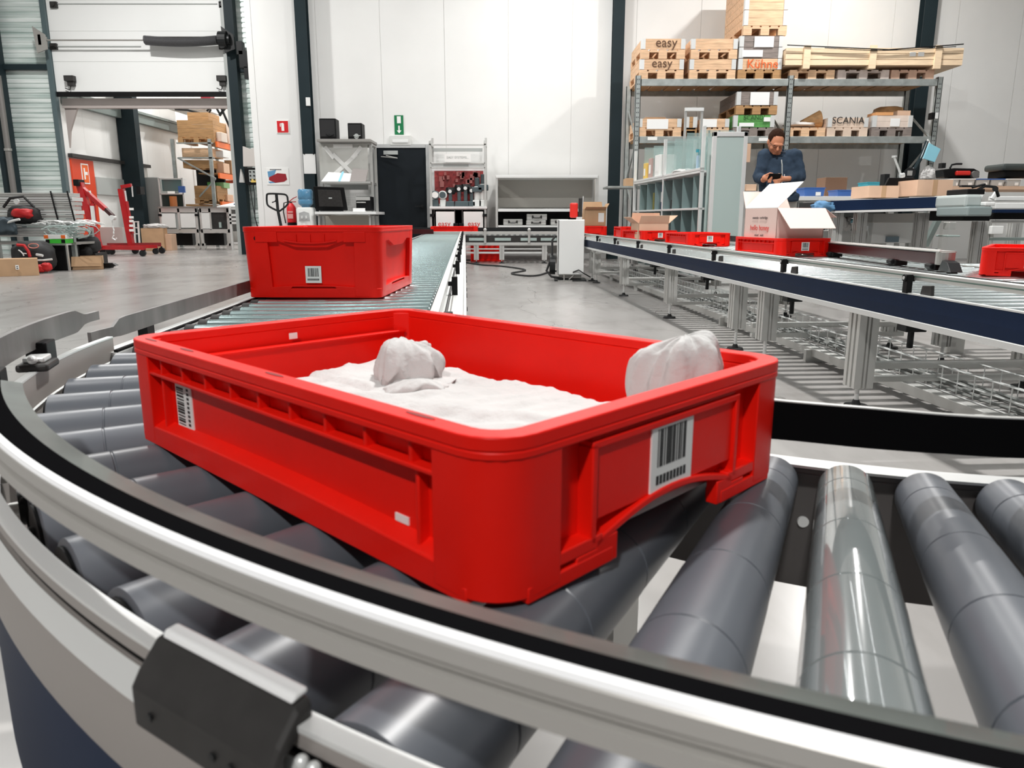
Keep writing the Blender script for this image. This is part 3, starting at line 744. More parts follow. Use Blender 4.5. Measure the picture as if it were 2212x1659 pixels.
# slots in its rim, holes on the posts, side label
m = MB()
for s in (-1, 1):
    for yy in (-.22, -.02, .16, .255): m.loft([[V((s * .1915 + .0025 * cos(k * pi / 6), yy + .016 * sin(k * pi / 6), z)) for k in range(12)] for z in (.1172, .1180)])
m.build('rim_slot', mat('red_recess_shade', (.22, .004, .003), .6), nearc)  # flat dark red patches paint the shade inside the slots
m = MB(); m.box(-.006, .006, .283, .2835, .094, .102); m.build('rim_hole', WHITE, nearc)
m = MB()
for xx in (-.172, .172): m.cyl((xx, -.3004, .060), (xx, -.2996, .060), .0055, n=12)
for yy in (-.272, .272): m.cyl((-.2004, yy, .070), (-.1996, yy, .070), .004, n=12)
m.build('post_hole', mat('red_recess_shade', (.22, .004, .003), .6), nearc)  # dark red discs paint the shade of the holes
xx = -.1883
m = MB(); m.box(xx - .0008, xx + .001, .166, .206, .028, .078); lb = m.build('side_barcode_label', WHITE, nearc)
m = MB(); barcode(m, .186, .203, .031, .075, lambda m_, a, b_, c, d: m_.box(xx - .0012, xx - .0006, a, b_, c, d), vertical=True)
for k in range(9): m.box(xx - .0012, xx - .0006, .173, .178, .032 + k * .0048, .0348 + k * .0048); 
m.build('barcode', INK, lb)
m = MB(); m.box(xx - .0008, xx + .001, -.20, -.184, .030, .036); m.build('small_sticker', WHITE, nearc)
# inner ledge in the far short side
m = MB(); m.box(-.178, .178, .270, .283, .086, .089); m.box(-.178, .178, .2745, .283, .012, .087); m.build('inner_ledge', RED, nearc, bevel=.001)

# tissue-wrapped goods inside ------------------------------------------------
def crease(p, s, seed=0):
    d, _ = noise.voronoi(V((p[0] * s + seed, p[1] * s, p[2] * s))); return d[1] - d[0]
def fold(p, s, seed=0):
    q = V((p[0] * s + seed, p[1] * s, p[2] * s)); return (1 - abs(noise.noise(q)) * 2) * .6 + (1 - abs(noise.noise(q * 2.3)) * 2) * .3
cm = Matrix.Translation((-.0875, .7895, ZT)) @ Matrix.Rotation(R(45.83), 4, 'Z')
pk = T('tissue_wrapped_parcel', 'flat parcel wrapped in white tissue lying in the near red crate', 'parcel', (-.0875, .7895, ZT), R(45.83))
m = MB(); nx, ny = 60, 110; g = []
W2, L2 = .168, .262
for j in range(ny + 1):
    row = []
    for i in range(nx + 1):
        x = -W2 + 2 * W2 * i / nx; y = -.285 + .555 * j / ny
        e = min((x + W2), (W2 - x), (y + .285), (.27 - y)); ed = max(0, min(1, e / .03)); ed = ed * ed * (3 - 2 * ed)
        flat = 1 if y > -.02 else 1
        wv = (x * .8 + y * .4, y * 1.1 - x * .3, 0); z = .014 + ed * (.034 + (.002 if y > .1 and x < 0 else .0045) * fold((x, y, 0), 9, 3) + (.004 if y > .1 and x < 0 else .0125) * (.5 - crease((wv[0] * 2.2, wv[1] * .55, 0), 9, 2)) + .006 * (.5 - crease((x * 1.2 + y, y * 2.6, .3), 13, 9)))
        row.append(m.b.verts.new((x, y, z)))
    g.append(row)
for j in range(ny):
    for i in range(nx): m.b.faces.new((g[j][i], g[j][i + 1], g[j + 1][i + 1], g[j + 1][i]))
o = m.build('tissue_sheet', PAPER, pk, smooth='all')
so = o.modifiers.new('thickness', 'SOLIDIFY'); so.thickness = .0012; so.offset = -1
def crumple(name, label, cat, c, r, seed, parent=None, rot=0, amp=.3, s=28):
    m = MB(); m.ell((0, 0, 0), 1, 56, 40)
    for v in m.b.verts:
        p = v.co.copy(); pa = V((p.x * 1.9 + p.z * .5, p.y * 1.9, p.z * .5)); pb = V((p.x * .6, p.y * .7 + p.x * .4, p.z * 1.9)); d = fold(p, .9, seed) * amp * .5 + (.45 - crease(pa, 1.3, seed)) * amp * 1.5 + (.4 - crease(pb, 2.2, seed + 5)) * amp * .9
        pl = noise.noise(V((p.x * 1.5 + seed, p.y * 1.5, p.z))) * .3
        p = p * (1 - amp * .4 + d + pl); v.co = V((p.x * r[0], p.y * r[1], max(p.z, -.55) * r[2]))
    o = m.build(name, PAPER, parent, smooth='all'); o.location = c; o.rotation_euler = (0, 0, rot)
    if label: tag(o, label, cat)
    return o
def drape(name, label, cat, c, Rr, H, seed, parent=None, rot=0, lean=(0, 0), K=5):
    """gathered tissue : a peaked sheet falling in irregular pleats, its hem turned under"""
    m = MB(); NR, NT = 34, 96; rings = []
    for i in range(1, NR + 1):
        r = i / NR; ring = []
        for k in range(NT):
            t = 2 * pi * k / NT; q = V((cos(t) * 1.2 + seed, sin(t) * 1.2, r * .7))
            n1 = noise.noise(q); w1 = t * K + n1 * 5 + seed
            pl = (1 - abs(sin(w1 / 2)) * 2) * .16 * min(1, r * 1.6) + noise.noise(q * 2.6) * .12
            ou = math.sin(min(r, .82) / .82 * pi / 2) if r < .82 else 1 - (r - .82) * .5
            rad = Rr * (ou ** .9) * (1 + pl + .38 * noise.noise(V((cos(t) * .9, sin(t) * .8, seed))))
            z = H * (1 - (r ** 1.9)) + H * .12 * (1 - abs(noise.noise(q * 3.1 + V((0, 0, 2)))) * 3) * r + H * .10 * pl * 4 * (1 - r) + H * .30 * noise.noise(V((cos(t) * r * 1.6 + seed, sin(t) * r * 1.6, 5)))
            ring.append(V((cos(t) * rad + lean[0] * z, sin(t) * rad + lean[1] * z, max(z, 0))))
        rings.append(ring)
    m.loft(rings, cap=False); m.b.verts.ensure_lookup_table(); m.b.faces.new(m.b.verts[:NT])
    o = m.build(name, PAPER, parent, smooth='all'); o.location = c; o.rotation_euler = (0, 0, rot)
    so = o.modifiers.new('thickness', 'SOLIDIFY'); so.thickness = .0008
    if label: tag(o, label, cat)
    return o
loc = cm.inverted() @ atz(868, 803, ZT + .065)
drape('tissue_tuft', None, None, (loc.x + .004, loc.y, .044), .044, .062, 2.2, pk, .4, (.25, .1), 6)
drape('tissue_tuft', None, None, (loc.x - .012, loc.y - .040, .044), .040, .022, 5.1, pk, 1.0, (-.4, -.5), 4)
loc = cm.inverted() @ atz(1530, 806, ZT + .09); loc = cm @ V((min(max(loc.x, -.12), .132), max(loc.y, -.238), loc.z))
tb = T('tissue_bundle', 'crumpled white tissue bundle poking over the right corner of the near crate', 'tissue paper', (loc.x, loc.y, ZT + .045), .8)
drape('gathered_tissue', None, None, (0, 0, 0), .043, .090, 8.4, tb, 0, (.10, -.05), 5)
# tall crate on the straight conveyor
crate('tall_stacking_crate', 'deep red crate with a barcode label standing on the straight roller conveyor', -.628, 2.735, ZT + .001, R(-2.5), h=.225, w=.438, l=.60, tall=True)
# crates on the right hand conveyor
DIRR = R(3.6)
def onr(px, py): return atz(px, py, ZT)
crate('stacking_crate', 'red crate under the pink and white carton', 1.925, 5.46, ZT + .001, R(13), h=.122, w=.41)
crate('stacking_crate', 'empty low red crate left of the pink and white carton', 1.80, 7.45, ZT + .001, R(11), h=.122, w=.43)
crate('stacking_crate', 'red crate carrying the small open brown carton', 1.63, 9.1, ZT + .001, R(16), h=.120, w=.45)
crate('stacking_crate', 'farther red crate hidden behind the small open brown carton', 1.60, 10.2, ZT + .001, R(2), h=.150, lab=False)
crate('stacking_crate', 'red crate just right of the white control cabinet', 1.28, 12.3, ZT + .001, R(3), h=.14, lab=False)
crate('stacking_crate', 'large red crate cut off by the right edge', 2.454, 3.56, ZT + .001, R(-36), h=.125)
crate('stacking_crate', 'low red crate with two labels at the far end of the straight conveyor', -1.02, 13.60, ZT + .001, R(90), h=.125, w=.4, l=.82, lab=False)
ZZ = bpy.data.objects[-1] if False else None
# ================================================================ straight roller conveyor
st = T('straight_roller_conveyor', 'long straight conveyor of zinc rollers running away to the back wall', 'conveyor', (-.762, 1.475, 0), R(3.5))
LW, LL = .563, 11.75
m = MB(); m.cyl((.004, 0, ZT - .025), (LW - .004, 0, ZT - .025), .025, n=20); r1 = m.build('roller', STEEL, st, smooth=True)
m = MB(); m.cyl((-.006, 0, ZT - .025), (.016, 0, ZT - .025), .0265, n=16); m.cyl((-.012, 0, ZT - .025), (-.006, 0, ZT - .025), .008, n=8); m.build('end_cap', DARKG, r1, smooth=True)
r1.location = (0, .045, 0)
for k in range(1, 100): dup(r1, loc=(0, .045 + .095 * k, 0), parent=st)
m = MB()
for k in range(100, int(LL / .095)): m.cyl((.004, .045 + .095 * k, ZT - .025), (LW - .004, .045 + .095 * k, ZT - .025), .025, n=12)
o = m.build('far_rollers', STEEL, st, smooth=True); o['kind'] = 'stuff'
m = MB(); m.box(-.045, -.014, -.02, LL, ZT - .15, ZT - .006); m.box(-.075, -.045, -.02, LL, ZT - .028, ZT - .012); m.box(-.049, -.045, -.02, LL, ZT - .15, ZT - .03)
m.build('side_frame', ALUL, st, bevel=.0015)
MB().box(-.022, -.0145, -.02, LL, ZT - .006, ZT - .001).build('black_seam', BLACK, st)
m = MB(); m.box(LW + .012, LW + .030, -.02, LL, ZT - .15, ZT + .014); m.box(LW + .03, LW + .105, -.02, LL, ZT - .022, ZT - .012); m.box(LW + .100, LW + .108, -.02, LL, ZT - .20, ZT - .002)
m.build('side_frame', ALUL, st, bevel=.0015)
m = MB(); m.box(LW + .108, LW + .110, .0, LL, ZT - .07, ZT - .062); m.box(LW + .108, LW + .110, .0, LL, ZT - .13, ZT - .124); m.build('frame_groove', MIDG, st)
MB().box(LW + .060, LW + .064, 0, LL, ZT - .012, ZT - .0105).build('frame_groove', MIDG, st)
m = MB()
for k in range(14):
    for q in (.3, .33, .62): m.cyl((LW + .108, q + k * .85, ZT - .10), (LW + .113, q + k * .85, ZT - .10), .009, n=8)
m.build('frame_bolt', BLACK, st)
m = MB(); m.box(LW + .030, LW + .045, -.02, LL, ZT + .012, ZT + .045); m.box(LW + .026, LW + .03, -.02, LL, ZT + .04, ZT + .045); m.build('guide_rail', ALUL, st, bevel=.002)
for k in range(12):
    y = .12 + 1.03 * k
    m = MB(); m.box(LW + .058, LW + .078, y - .012, y + .012, ZT - .014, ZT + .052); m.box(LW + .045, LW + .06, y - .008, y + .008, ZT + .02, ZT + .035); m.cyl((LW + .068, y - .02, ZT - .02), (LW + .068, y - .012, ZT - .02), .008, n=8)
    m.build('rail_holder', BLACK, st, bevel=.0015)
m = MB()      # drive chain lying between the rail and the frame
for k in range(220): 
    y = .1 + k * .03; m.cyl((LW + .050, y, ZT - .012), (LW + .050, y + .020, ZT - .009), .0045, n=6)
m.build('drive_chain', DARKG, st)
for k in range(7):
    y = .5 + 1.85 * k
    m = MB()
    for x in (-.05, LW + .04): m.box(x, x + .06, y, y + .06, .03, ZT - .15); m.cyl((x + .03, y + .03, 0), (x + .03, y + .03, .03), .03, n=12)
    m.box(-.02, LW + .06, y + .01, y + .05, .14, .19); m.build('leg', ALU, st)
# its worn guide band on the left
gb = T('straight_guide_band', 'straight dark grey guide band with a notched tongue left of the tall crate', 'guide rail', (-.762, 1.475, 0), R(3.5))
pts = []
for k in range(30):
    y = -.03 + 1.35 * (k / 29) ** 1.6; zt, zb = ZT + .050, ZT + .012
    if y < .085: 
        f = min(1, (.085 - y) / .03); f = f * f * (3 - 2 * f); zt -= .015 * f; zb += .002 * f
    pts.append((-.052 - (.02 if y < .06 else .0) * (1 - max(y, -.03) / .06 if y > 0 else 1) * .4, y, zt, zb))
MB().ribbon(pts, .007).build('band', GUIDE, gb, smooth=True)
m = MB(); m.box(-.078, -.058, .245, .272, ZT - .012, ZT + .03); m.box(-.078, -.056, .225, .245, ZT - .012, ZT + .014); m.build('bracket', BLACK, gb, bevel=.002)
m = MB(); m.box(-.064, -.057, .262, .270, ZT + .01, ZT + .026); m.build('bracket_screw', ALUL, gb)

# ================================================================ wide right hand conveyor
rt = T('wide_roller_conveyor', 'wide conveyor with a navy side beam carrying the crates on the right', 'conveyor', (1.467, 1.0, 0), DIRR)
BW, BL = 1.22, 11.2
m = MB(); m.cyl((.02, 0, ZT - .024), (BW - .02, 0, ZT - .024), .024, n=16); r2 = m.build('roller', STEELW, rt, smooth=True); r2.location = (0, .10, 0)
for k in range(1, 100): dup(r2, loc=(0, .10 + .10 * k, 0), parent=rt)
m = MB()
for k in range(100, 112): m.cyl((.02, .10 + .10 * k, ZT - .024), (BW - .02, .10 + .10 * k, ZT - .024), .024, n=10)
o = m.build('far_rollers', STEELW, rt, smooth=True); o['kind'] = 'stuff'
m = MB(); m.prism([(0, ZT - .088), (.014, ZT - .088), (.014, ZT - .003), (0, ZT - .003), (-.003, ZT - .05)], (0, 0, 0), (1, 0, 0), (0, 0, 1), (0, BL, 0)); m.build('navy_beam', NAVY, rt)
MB().box(-.002, .016, 0, BL, ZT - .003, ZT + .002).build('beam_top_edge', ALUL, rt)
MB().box(-.006, .05, 0, BL, ZT - .110, ZT - .088).build('lower_rail', ALUL, rt, bevel=.002)
m = MB(); m.box(BW - .012, BW, 0, BL, ZT - .11, ZT + .002); m.box(.64, .66, .4, BL, ZT - .09, ZT - .052); m.build('far_beam', ALUD, rt)
MB().box(-.004, .0005, 10.2, 10.9, ZT - .085, ZT - .006).build('beam_joint', DARKG, rt)
# guide rail, two bars with a groove
for xx, s in ((.018, 1),):
    m = MB(); m.box(xx, xx + .018, .2, BL, ZT + .044, ZT + .072); m.build('guide_rail', ALU, rt, bevel=.003)
    MB().box(xx - .0012, xx + .001, .2, BL, ZT + .056, ZT + .060).build('rail_groove', mat('green_grey_groove', (.10, .17, .14), .5), rt)
    MB().box(xx + .018, xx + .024, .2, BL, ZT + .046, ZT + .074).build('rail_black_edge', BLACK, rt)
hold = None
for k in range(9):
    y = 1.61 + 1.03 * k - (0 if k else 0)
    if hold is None:
        m = MB(); m.box(-.010, .010, -.014, .014, ZT + .0, ZT + .064); m.cyl((-.016, 0, ZT + .052), (-.009, 0, ZT + .052), .013, n=14); m.box(.006, .02, -.01, .01, ZT + .04, ZT + .060); hold = m.build('rail_holder', BLACK, rt, bevel=.002); hold.location = (.002, y, 0)
        m = MB(); m.cyl((-.018, 0, ZT + .052), (-.0155, 0, ZT + .052), .006, n=10); m.build('holder_bolt', ALUL, hold)
    else: dup(hold, loc=(.002, y, 0), parent=rt)
m = MB()
for k in range(9):
    y = 1.61 + 1.03 * k - .10 
    m.prism([(-.032, 0), (.030, 0), (.022, .030), (-.028, .034)], (.006, y, ZT + .002), (0, 1, 0), (0, 0, 1), (.012, 0, 0))
m.build('scanner_plate', DARKG, rt, bevel=.002)
def alu_leg(parent, x, y, top, zf=.12, s=.08, d=.09, pad=True, name='leg'):
    m = MB(); h_ = s / 2; k_ = d / 2
    pts = [(-h_, -k_), (-.012, -k_), (-.012, -k_ + .012), (-.004, -k_ + .012), (-.004, -k_), (.004, -k_), (.004, -k_ + .012), (.012, -k_ + .012), (.012, -k_), (h_, -k_), (h_, -.008), (h_ - .012, -.008), (h_ - .012, .008), (h_, .008), (h_, k_), (-h_, k_), (-h_, .024), (-h_ + .012, .024), (-h_ + .012, .010), (-h_, .010), (-h_, -.010), (-h_ + .012, -.010), (-h_ + .012, -.024), (-h_, -.024)]
    m.prism([(x + a, y + b) for a, b in pts], (0, 0, zf), (1, 0, 0), (0, 1, 0), (0, 0, top - zf))
    lg = m.build(name, ALU, parent)
    m = MB(); m.cyl((x, y, .02), (x, y, zf + .02), .009, n=10); m.build('foot_screw', ALUL, lg, smooth=True)
    m = MB(); m.cyl((x, y, 0), (x, y, .014), .05, .045, n=20); m.cyl((x, y, .014), (x, y, .035), .02, .012, n=14); m.build('foot_pad', RUBBER, lg, smooth=True)
    return lg
for y, zf in ((2.0, .09), (2.97, .13), (3.41, .13), (4.87, .12), (6.6, .12), (8.2, .1), (8.5, .1), (10.3, .1)):
    alu_leg(rt, .075, y, ZT - .11, zf)
for y in (2.3, 2.9, 3.4, 4.9, 6.6, 8.3, 10.3):
    alu_leg(rt, 1.02, y, ZT - .11, .10)
m = MB()
for y in (2.0, 3.2, 4.87, 6.6, 8.35): m.box(.1, 1.0, y + .03, y + .06, .155, .185); m.box(.1, 1.0, y + .03, y + .06, .10, .125)
m.build('cross_brace', ALU, rt, bevel=.003)
m = MB()
for y in (2.4, 3.7, 5.4, 7.2): m.box(.5, .6, y, y + .08, ZT - .26, ZT - .11); m.cyl((.55, y + .04, ZT - .34), (.55, y + .04, ZT - .26), .015, n=8)
m.build('drive_unit', BLKMET, rt, bevel=.004)
# short side section carrying the crate at the right edge
ss = T('short_side_conveyor', 'short roller section joining the wide conveyor at the right edge', 'conveyor', (1.467, 1.0, 0), DIRR)
m = MB(); m.cyl((BW + .02, 0, ZT - .024), (BW + 1.1, 0, ZT - .024), .024, n=16); r4 = m.build('roller', STEELW, ss, smooth=True); r4.location = (0, 1.5, 0)
for k in range(1, 19): dup(r4, loc=(0, 1.5 + .10 * k, 0), parent=ss)
m = MB(); m.box(BW + .003, BW + .018, 1.4, 3.4, ZT - .10, ZT - .004); m.box(BW + 1.1, BW + 1.115, 1.4, 3.4, ZT - .10, ZT); m.build('side_frame', ALU, ss)
m = MB()
for x in (BW + .05, BW + 1.0):
    for y in (1.5, 3.2): m.box(x, x + .08, y, y + .08, 0, ZT - .10)
m.build('leg', ALU, ss)
# cable tray
ct = T('wire_cable_tray', 'long wire mesh cable tray full of leads under the wide conveyor', 'cable tray', (1.467, 1.0, 0), DIRR)
m = MB(); tx = .52
for x, z in ((-.09, .17), (-.09, .12), (-.09, .07), (-.03, .07), (.03, .07), (.09, .07), (.09, .12), (.09, .17)): m.tube([(tx + x, .8, z), (tx + x, 9.8, z)], .0035, n=5)
for k in range(90): y = .8 + k * .1; m.tube([(tx - .09, y, .17), (tx - .09, y, .068), (tx + .09, y, .068), (tx + .09, y, .17)], .003, n=4)
m.build('wire_basket', ALUL, ct)
m = MB(); m.box(tx - .17, tx - .115, .8, 9.8, .03, .075); m.build('floor_rail', ALU, ct, bevel=.003)
m = MB(); rr = random.Random(4)
for k in range(7):
    x0_ = tx - .06 + .02 * k; m.tube([(x0_ + .012 * sin(q * 1.3 + k), .8 + q * .25, .085 + .012 * sin(q * .9 + k * 2)) for q in range(37)], .006, n=5)
m.build('leads', mat('grey_lead_cable', (.25, .26, .25), .5), ct, smooth=True)
m = MB()
for y in (1.6, 3.0, 4.4, 5.8, 7.2, 8.6): m.box(tx - .2, tx + .12, y, y + .03, 0, .065)
m.build('tray_foot', ALU, ct)
# dark divider arm and far guide on the wide conveyor
A = atz(1770, 541, ZT + .03); B = atz(2040, 572, ZT + .03)
u = (B - A); L_ = u.length; ang = atan2(u.y, u.x)
dv = T('belt_divider_arm', 'dark red and black divider arm lying across the wide conveyor', 'divider', (A.x, A.y, ZT), ang)
MB().box(-.6, L_, -.035, .035, .028, .088).build('arm_body', DKRED, dv, bevel=.006)
m = MB(); m.box(-.6, L_ + .02, -.042, .042, .090, .097); m.cyl((L_ + .0, 0, .03), (L_, 0, .092), .043, n=20); m.build('belt', ALUD, dv, bevel=.002)
m = MB(); m.box(-.6, L_ - .05, -.006, .006, .097, .102); m.build('belt_strip', ALUL, dv)
for x in (.32, L_ * .72, L_ - .05): 
    m = MB(); m.box(x - .04, x + .04, -.04, .03, .001, .03); m.cyl((x - .03, -.045, .02), (x + .03, -.045, .02), .014, n=10); m.build('foot', BLACK, dv, bevel=.004)
m = MB(); m.prism([(0, .001), (.12, .001), (.08, .045), (.03, .055)], (L_ + .02, -.04, 0), (1, 0, 0), (0, 0, 1), (0, .06, 0)); m.build('end_fork', BLKMET, dv, bevel=.003)
g = T('far_guide_rail', 'black guide rail along the far side of the wide conveyor', 'guide rail', (1.467, 1.0, 0), DIRR)
MB().box(1.17, 1.185, 3.3, BL, ZT + .03, ZT + .085).build('rail', BLACK, g, bevel=.002)
m = MB()
for k in range(9): m.box(1.187, 1.205, 3.6 + k * .9, 3.63 + k * .9, ZT - .02, ZT + .07)
m.build('rail_holder', BLACK, g)
MB().box(1.165, 1.185, 3.3, BL, ZT + .016, ZT + .028).build('rail_lip', ALU, g)

# ================================================================ cross conveyor at the back
cx = T('cross_conveyor', 'low aluminium cross conveyor joining both lines in front of the back wall', 'conveyor', (0, 13.3, 0))
m = MB(); m.box(-1.5, 1.35, 0, .03, ZT - .01, ZT + .04); m.box(-1.5, 1.35, 0, .03, ZT - .20, ZT - .15); m.box(-.9, 1.35, .6, .63, ZT - .18, ZT); m.build('side_frame', ALU, cx, bevel=.004)
m = MB(); m.box(-.85, 1.35, .01, .02, ZT - .15, ZT - .03); m.build('drive_housing', DARKG, cx)
m = MB()
for x in (-.75, -.3, .15, .5): m.box(x, x + .28, .0, .012, ZT - .12, ZT - .07)
m.build('motor_roller_cover', TEALG, cx, bevel=.003)
m = MB(); m.cyl((0, .03, ZT - .03), (0, .6, ZT - .03), .025, n=12); r3 = m.build('roller', STEELW, cx, smooth=True); r3.location = (-1.45, 0, 0)
for k in range(1, 28): dup(r3, loc=(-1.45 + k * .1, 0, 0), parent=cx)
MB().box(-1.8, 1.35, .62, .635, ZT + .03, ZT + .10).build('back_guide', BLKMET, cx, bevel=.002)
MB().box(-1.9, -1.35, -.14, -.125, ZT + .0, ZT + .08).build('end_guide', DKRED, cx, bevel=.002)
for px in (1029, 1084, 1176): alu_leg(cx, at(px, 540, 13.35).x, .05, ZT - .20, .06, .085, .085)
m = MB(); m.box(-1.0, .62, .03, .06, .17, .20); m.box(-1.0, .62, .03, .06, .24, .26); m.build('cross_brace', ALUL, cx)
for px in (1048, 1143):
    x = at(px, 505, 13.3).x; m = MB(); m.cyl((x, -.02, ZT - .16), (x, -.02, ZT + .05), .022, n=12); m.ell((x, -.02, ZT + .07), .03, 10, 8); m.build('rail_post', ALU, cx, smooth=True)
for i, (z, l) in enumerate(((.001, 'red crate at the bottom of the pair on the floor under the cross conveyor'), (.201, 'red crate stacked on top of the pair under the cross conveyor'))):
    crate('stacking_crate', l, at(1052, 545, 14.0).x, 14.1, z, R(90), h=.2, lab=False)
# floor cable
cb = MB(); P_ = [atz(x, y, .012) for x, y in ((1000, 566), (1040, 572), (1085, 575), (1135, 583), (1105, 590), (1130, 595), (1160, 595), (1185, 588), (1205, 585))]
P_ = [V(p) for p in cr([tuple(p) for p in P_], 6)]
tag(cb.tube(P_, .012, n=8).build('floor_cable', RUBBER, None, smooth=True), 'black cable looping over the floor to the white control cabinet', 'cable')

# ================================================================ white control cabinet
cc = T('control_cabinet', 'slim white steel control cabinet on a stand beside the wide conveyor', 'control cabinet', (at(1236, 540, 9.5).x - .012, 9.65, 0), R(-2))
MB().box(-.165, .165, -.16, .16, .075, .755).build('body', WPAINT, cc, bevel=.006)
MB().box(-.150, .160, -.175, -.162, .085, .745).build('door', WPAINT, cc, bevel=.003)
MB().box(-.158, -.152, -.172, -.16, .08, .75).build('door_seam', DARKG, cc)
m = MB(); m.box(-.14, .14, -.12, .12, .03, .075); m.box(-.16, .02, -.26, -.14, .0, .012); m.cyl((-.02, -.2, .02), (.10, -.1, .12), .008, n=8); m.cyl((-.08, -.2, 0), (-.08, -.2, .09), .009, n=8); m.build('stand', ALUD, cc)
m = MB(); m.box(-.2, .2, -.2, .2, .001, .018); m.build('base_plate', BLKMET, cc, bevel=.004)
m = MB(); m.tube([(-.19, .0, .55), (-.23, -.02, .5), (-.23, -.05, .3), (-.30, -.08, .12), (-.24, -.1, .05), (-.1, -.12, .03)], .014, n=8); m.tube([(.03, -.18, .11), (.10, -.2, .14), (.16, -.2, .10), (.25, -.18, .05)], .008, n=6); m.build('supply_lead', RUBBER, cc, smooth=True)
m = MB(); m.cyl((-.19, .0, .2), (-.26, .0, .2), .13, n=24); m.build('cable_reel', BLKMET, cc)
rm = T('red_hand_scanner', 'red rounded hand scanner standing upright on the white control cabinet', 'scanner', (at(1240, 455, 9.55).x, 9.55, .756))
m = MB(); m.box(-.052, .048, -.02, .02, .02, .20); m.build('red_housing', mat('signal_red_housing', (.85, .03, .02), .35), rm, bevel=.02, seg=4)
m = MB(); m.box(.055, .10, -.02, .02, .03, .26); m.build('holder', DARKG, rm, bevel=.006)
m = MB(); m.cyl((.092, 0, .02), (.112, 0, .28), .007, n=8); m.box(.03, .1, -.03, .03, .0, .03); m.build('rod', ALUL, rm)
def PX(px, Y, py=430): return at(px, py, Y).x
def PZ(py, Y): return at(1106, py, Y).z
def bar(m, p, q, w=.03, d=None):
    """square bar between two points"""
    p = V(p); q = V(q); m.cyl(p, q, w * .66, n=4); return m
def B(name, m_, parent, px0, py0, px1, py1, Y0, Y1, bevel=0, label=None):
    """box filling a measured rectangle at its real distance"""
    x0, x1 = PX(px0, Y0, (py0 + py1) / 2), PX(px1, Y0, (py0 + py1) / 2); z0, z1 = PZ(py1, Y0), PZ(py0, Y0)
    o = MB().box(x0, x1, Y0, Y1, z0, z1).build(name, m_, parent, bevel=bevel)
    return o
# ================================================================ workstation by the column
Y0, Y1 = 14.15, 14.85
ws = T('workstation_shelf', 'grey aluminium workstation with clear crossed panel between column and dark door', 'workstation', (0, 0, 0))
xa, xb = PX(690, Y0), PX(800, Y0); zt = PZ(305, Y0); zdesk = PZ(458, Y0); 
m = MB()
for x in (xa, xb):
    for y in (Y0 + .25, Y1): m.box(x - .025, x + .025, y - .025, y + .025, 0, zt)
    m.box(x - .02, x + .02, Y0 + .25, Y1, zt - .05, zt); m.box(x - .02, x + .02, Y0 - .2, Y1, zdesk - .07, zdesk - .03)
    bar(m, (x, Y0 - .18, .0), (x, Y0 - .1, zdesk - .05), .04)
m.box(xa, xb, Y1 - .02, Y1 + .02, zt - .05, zt); m.box(xa, xb, Y0 + .23, Y0 + .27, zt - .03, zt + .01)
m.build('frame', ALU, ws, bevel=.004)
B('top_shelf', ALUD, ws, 684, 300, 800, 306, Y0, Y1, .004)
B('worktop', WPAINT, ws, 680, 457, 812, 463, Y0 - .25, Y1, .004)
B('middle_shelf', ALU, ws, 694, 392, 800, 396, Y0, Y1)
B('back_panel', mat('beige_back_board', (.50, .48, .42), .6), ws, 700, 465, 800, 498, Y1 - .03, Y1)
B('backboard', GREYP, ws, 703, 398, 795, 410, Y1 - .03, Y1)
xc0, xc1 = PX(695, Y0 + .2), PX(798, Y0 + .2); z0, z1 = PZ(388, Y0 + .2), PZ(311, Y0 + .2)
MB().box(xc0, xc1, Y0 + .2, Y0 + .206, z0, z1).build('clear_panel', PLASTIC, ws)
m = MB()
w_ = xc1 - xc0; h_ = z1 - z0
for _i, (a, b, c, d) in enumerate(((.25, .10, .78, .72), (.72, .10, .28, .72), (.12, .92, .30, .6), (.88, .92, .68, .6), (.3, .93, .7, .93))):
    yo = Y0 + .195 - .006 * _i; p = V((xc0 + a * w_, yo, z0 + b * h_)); q = V((xc0 + c * w_, yo, z0 + d * h_)); t = (q - p).normalized(); n_ = V((-t.z, 0, t.x)) * .035
    m.hexa([p - n_, p + n_, q + n_, q - n_, p - n_ + V((0, .004, 0)), p + n_ + V((0, .004, 0)), q + n_ + V((0, .004, 0)), q - n_ + V((0, .004, 0))])
m.build('crossed_tape', mat('milky_tape', (.82, .82, .80), .5), ws)
def speaker(name, label, px0, py0, px1, py1, Y):
    x0, x1 = PX(px0, Y, 280), PX(px1, Y, 280); z0, z1 = PZ(py1, Y), PZ(py0, Y); w_ = x1 - x0; h_ = z1 - z0
    t = T(name, label, 'speaker', ((x0 + x1) / 2, Y, PZ(300, Y0) + .002))
    MB().box(-w_ / 2, w_ / 2, 0, .28, 0, h_).build('cabinet', BLACK, t, bevel=.012); m = MB(); m.box(-w_ / 2 + .02, w_ / 2 - .02, -.008, 0, .05, h_ - .03); m.build('grille', mat('speaker_cloth', (.02, .02, .021), .9), t, bevel=.004)
    m = MB(); m.cyl((w_ * .1, -.012, h_ * .2), (w_ * .1, -.006, h_ * .2), .045 if 'small' in label else .02, n=20); m.tube([(-w_ * .1, -.016, h_ * .25), (w_ * .1, -.016, h_ * .16), (w_ * .38, -.016, h_ * .25)], .008, n=6); m.build('trim', GREYP if 'small' in label else BLKMET, t)
speaker('loudspeaker', 'taller black loudspeaker on top of the workstation shelf', 690, 254, 726, 300, Y0 + .15)
speaker('loudspeaker', 'small black loudspeaker with a curved grey trim on the workstation shelf', 751, 264, 782, 300, Y0 + .15)
t = T('open_folder', 'open white paper folder with a pale blue band on the workstation shelf', 'folder', (PX(730, Y0 + .1), Y0 + .05, PZ(392, Y0) + .003))
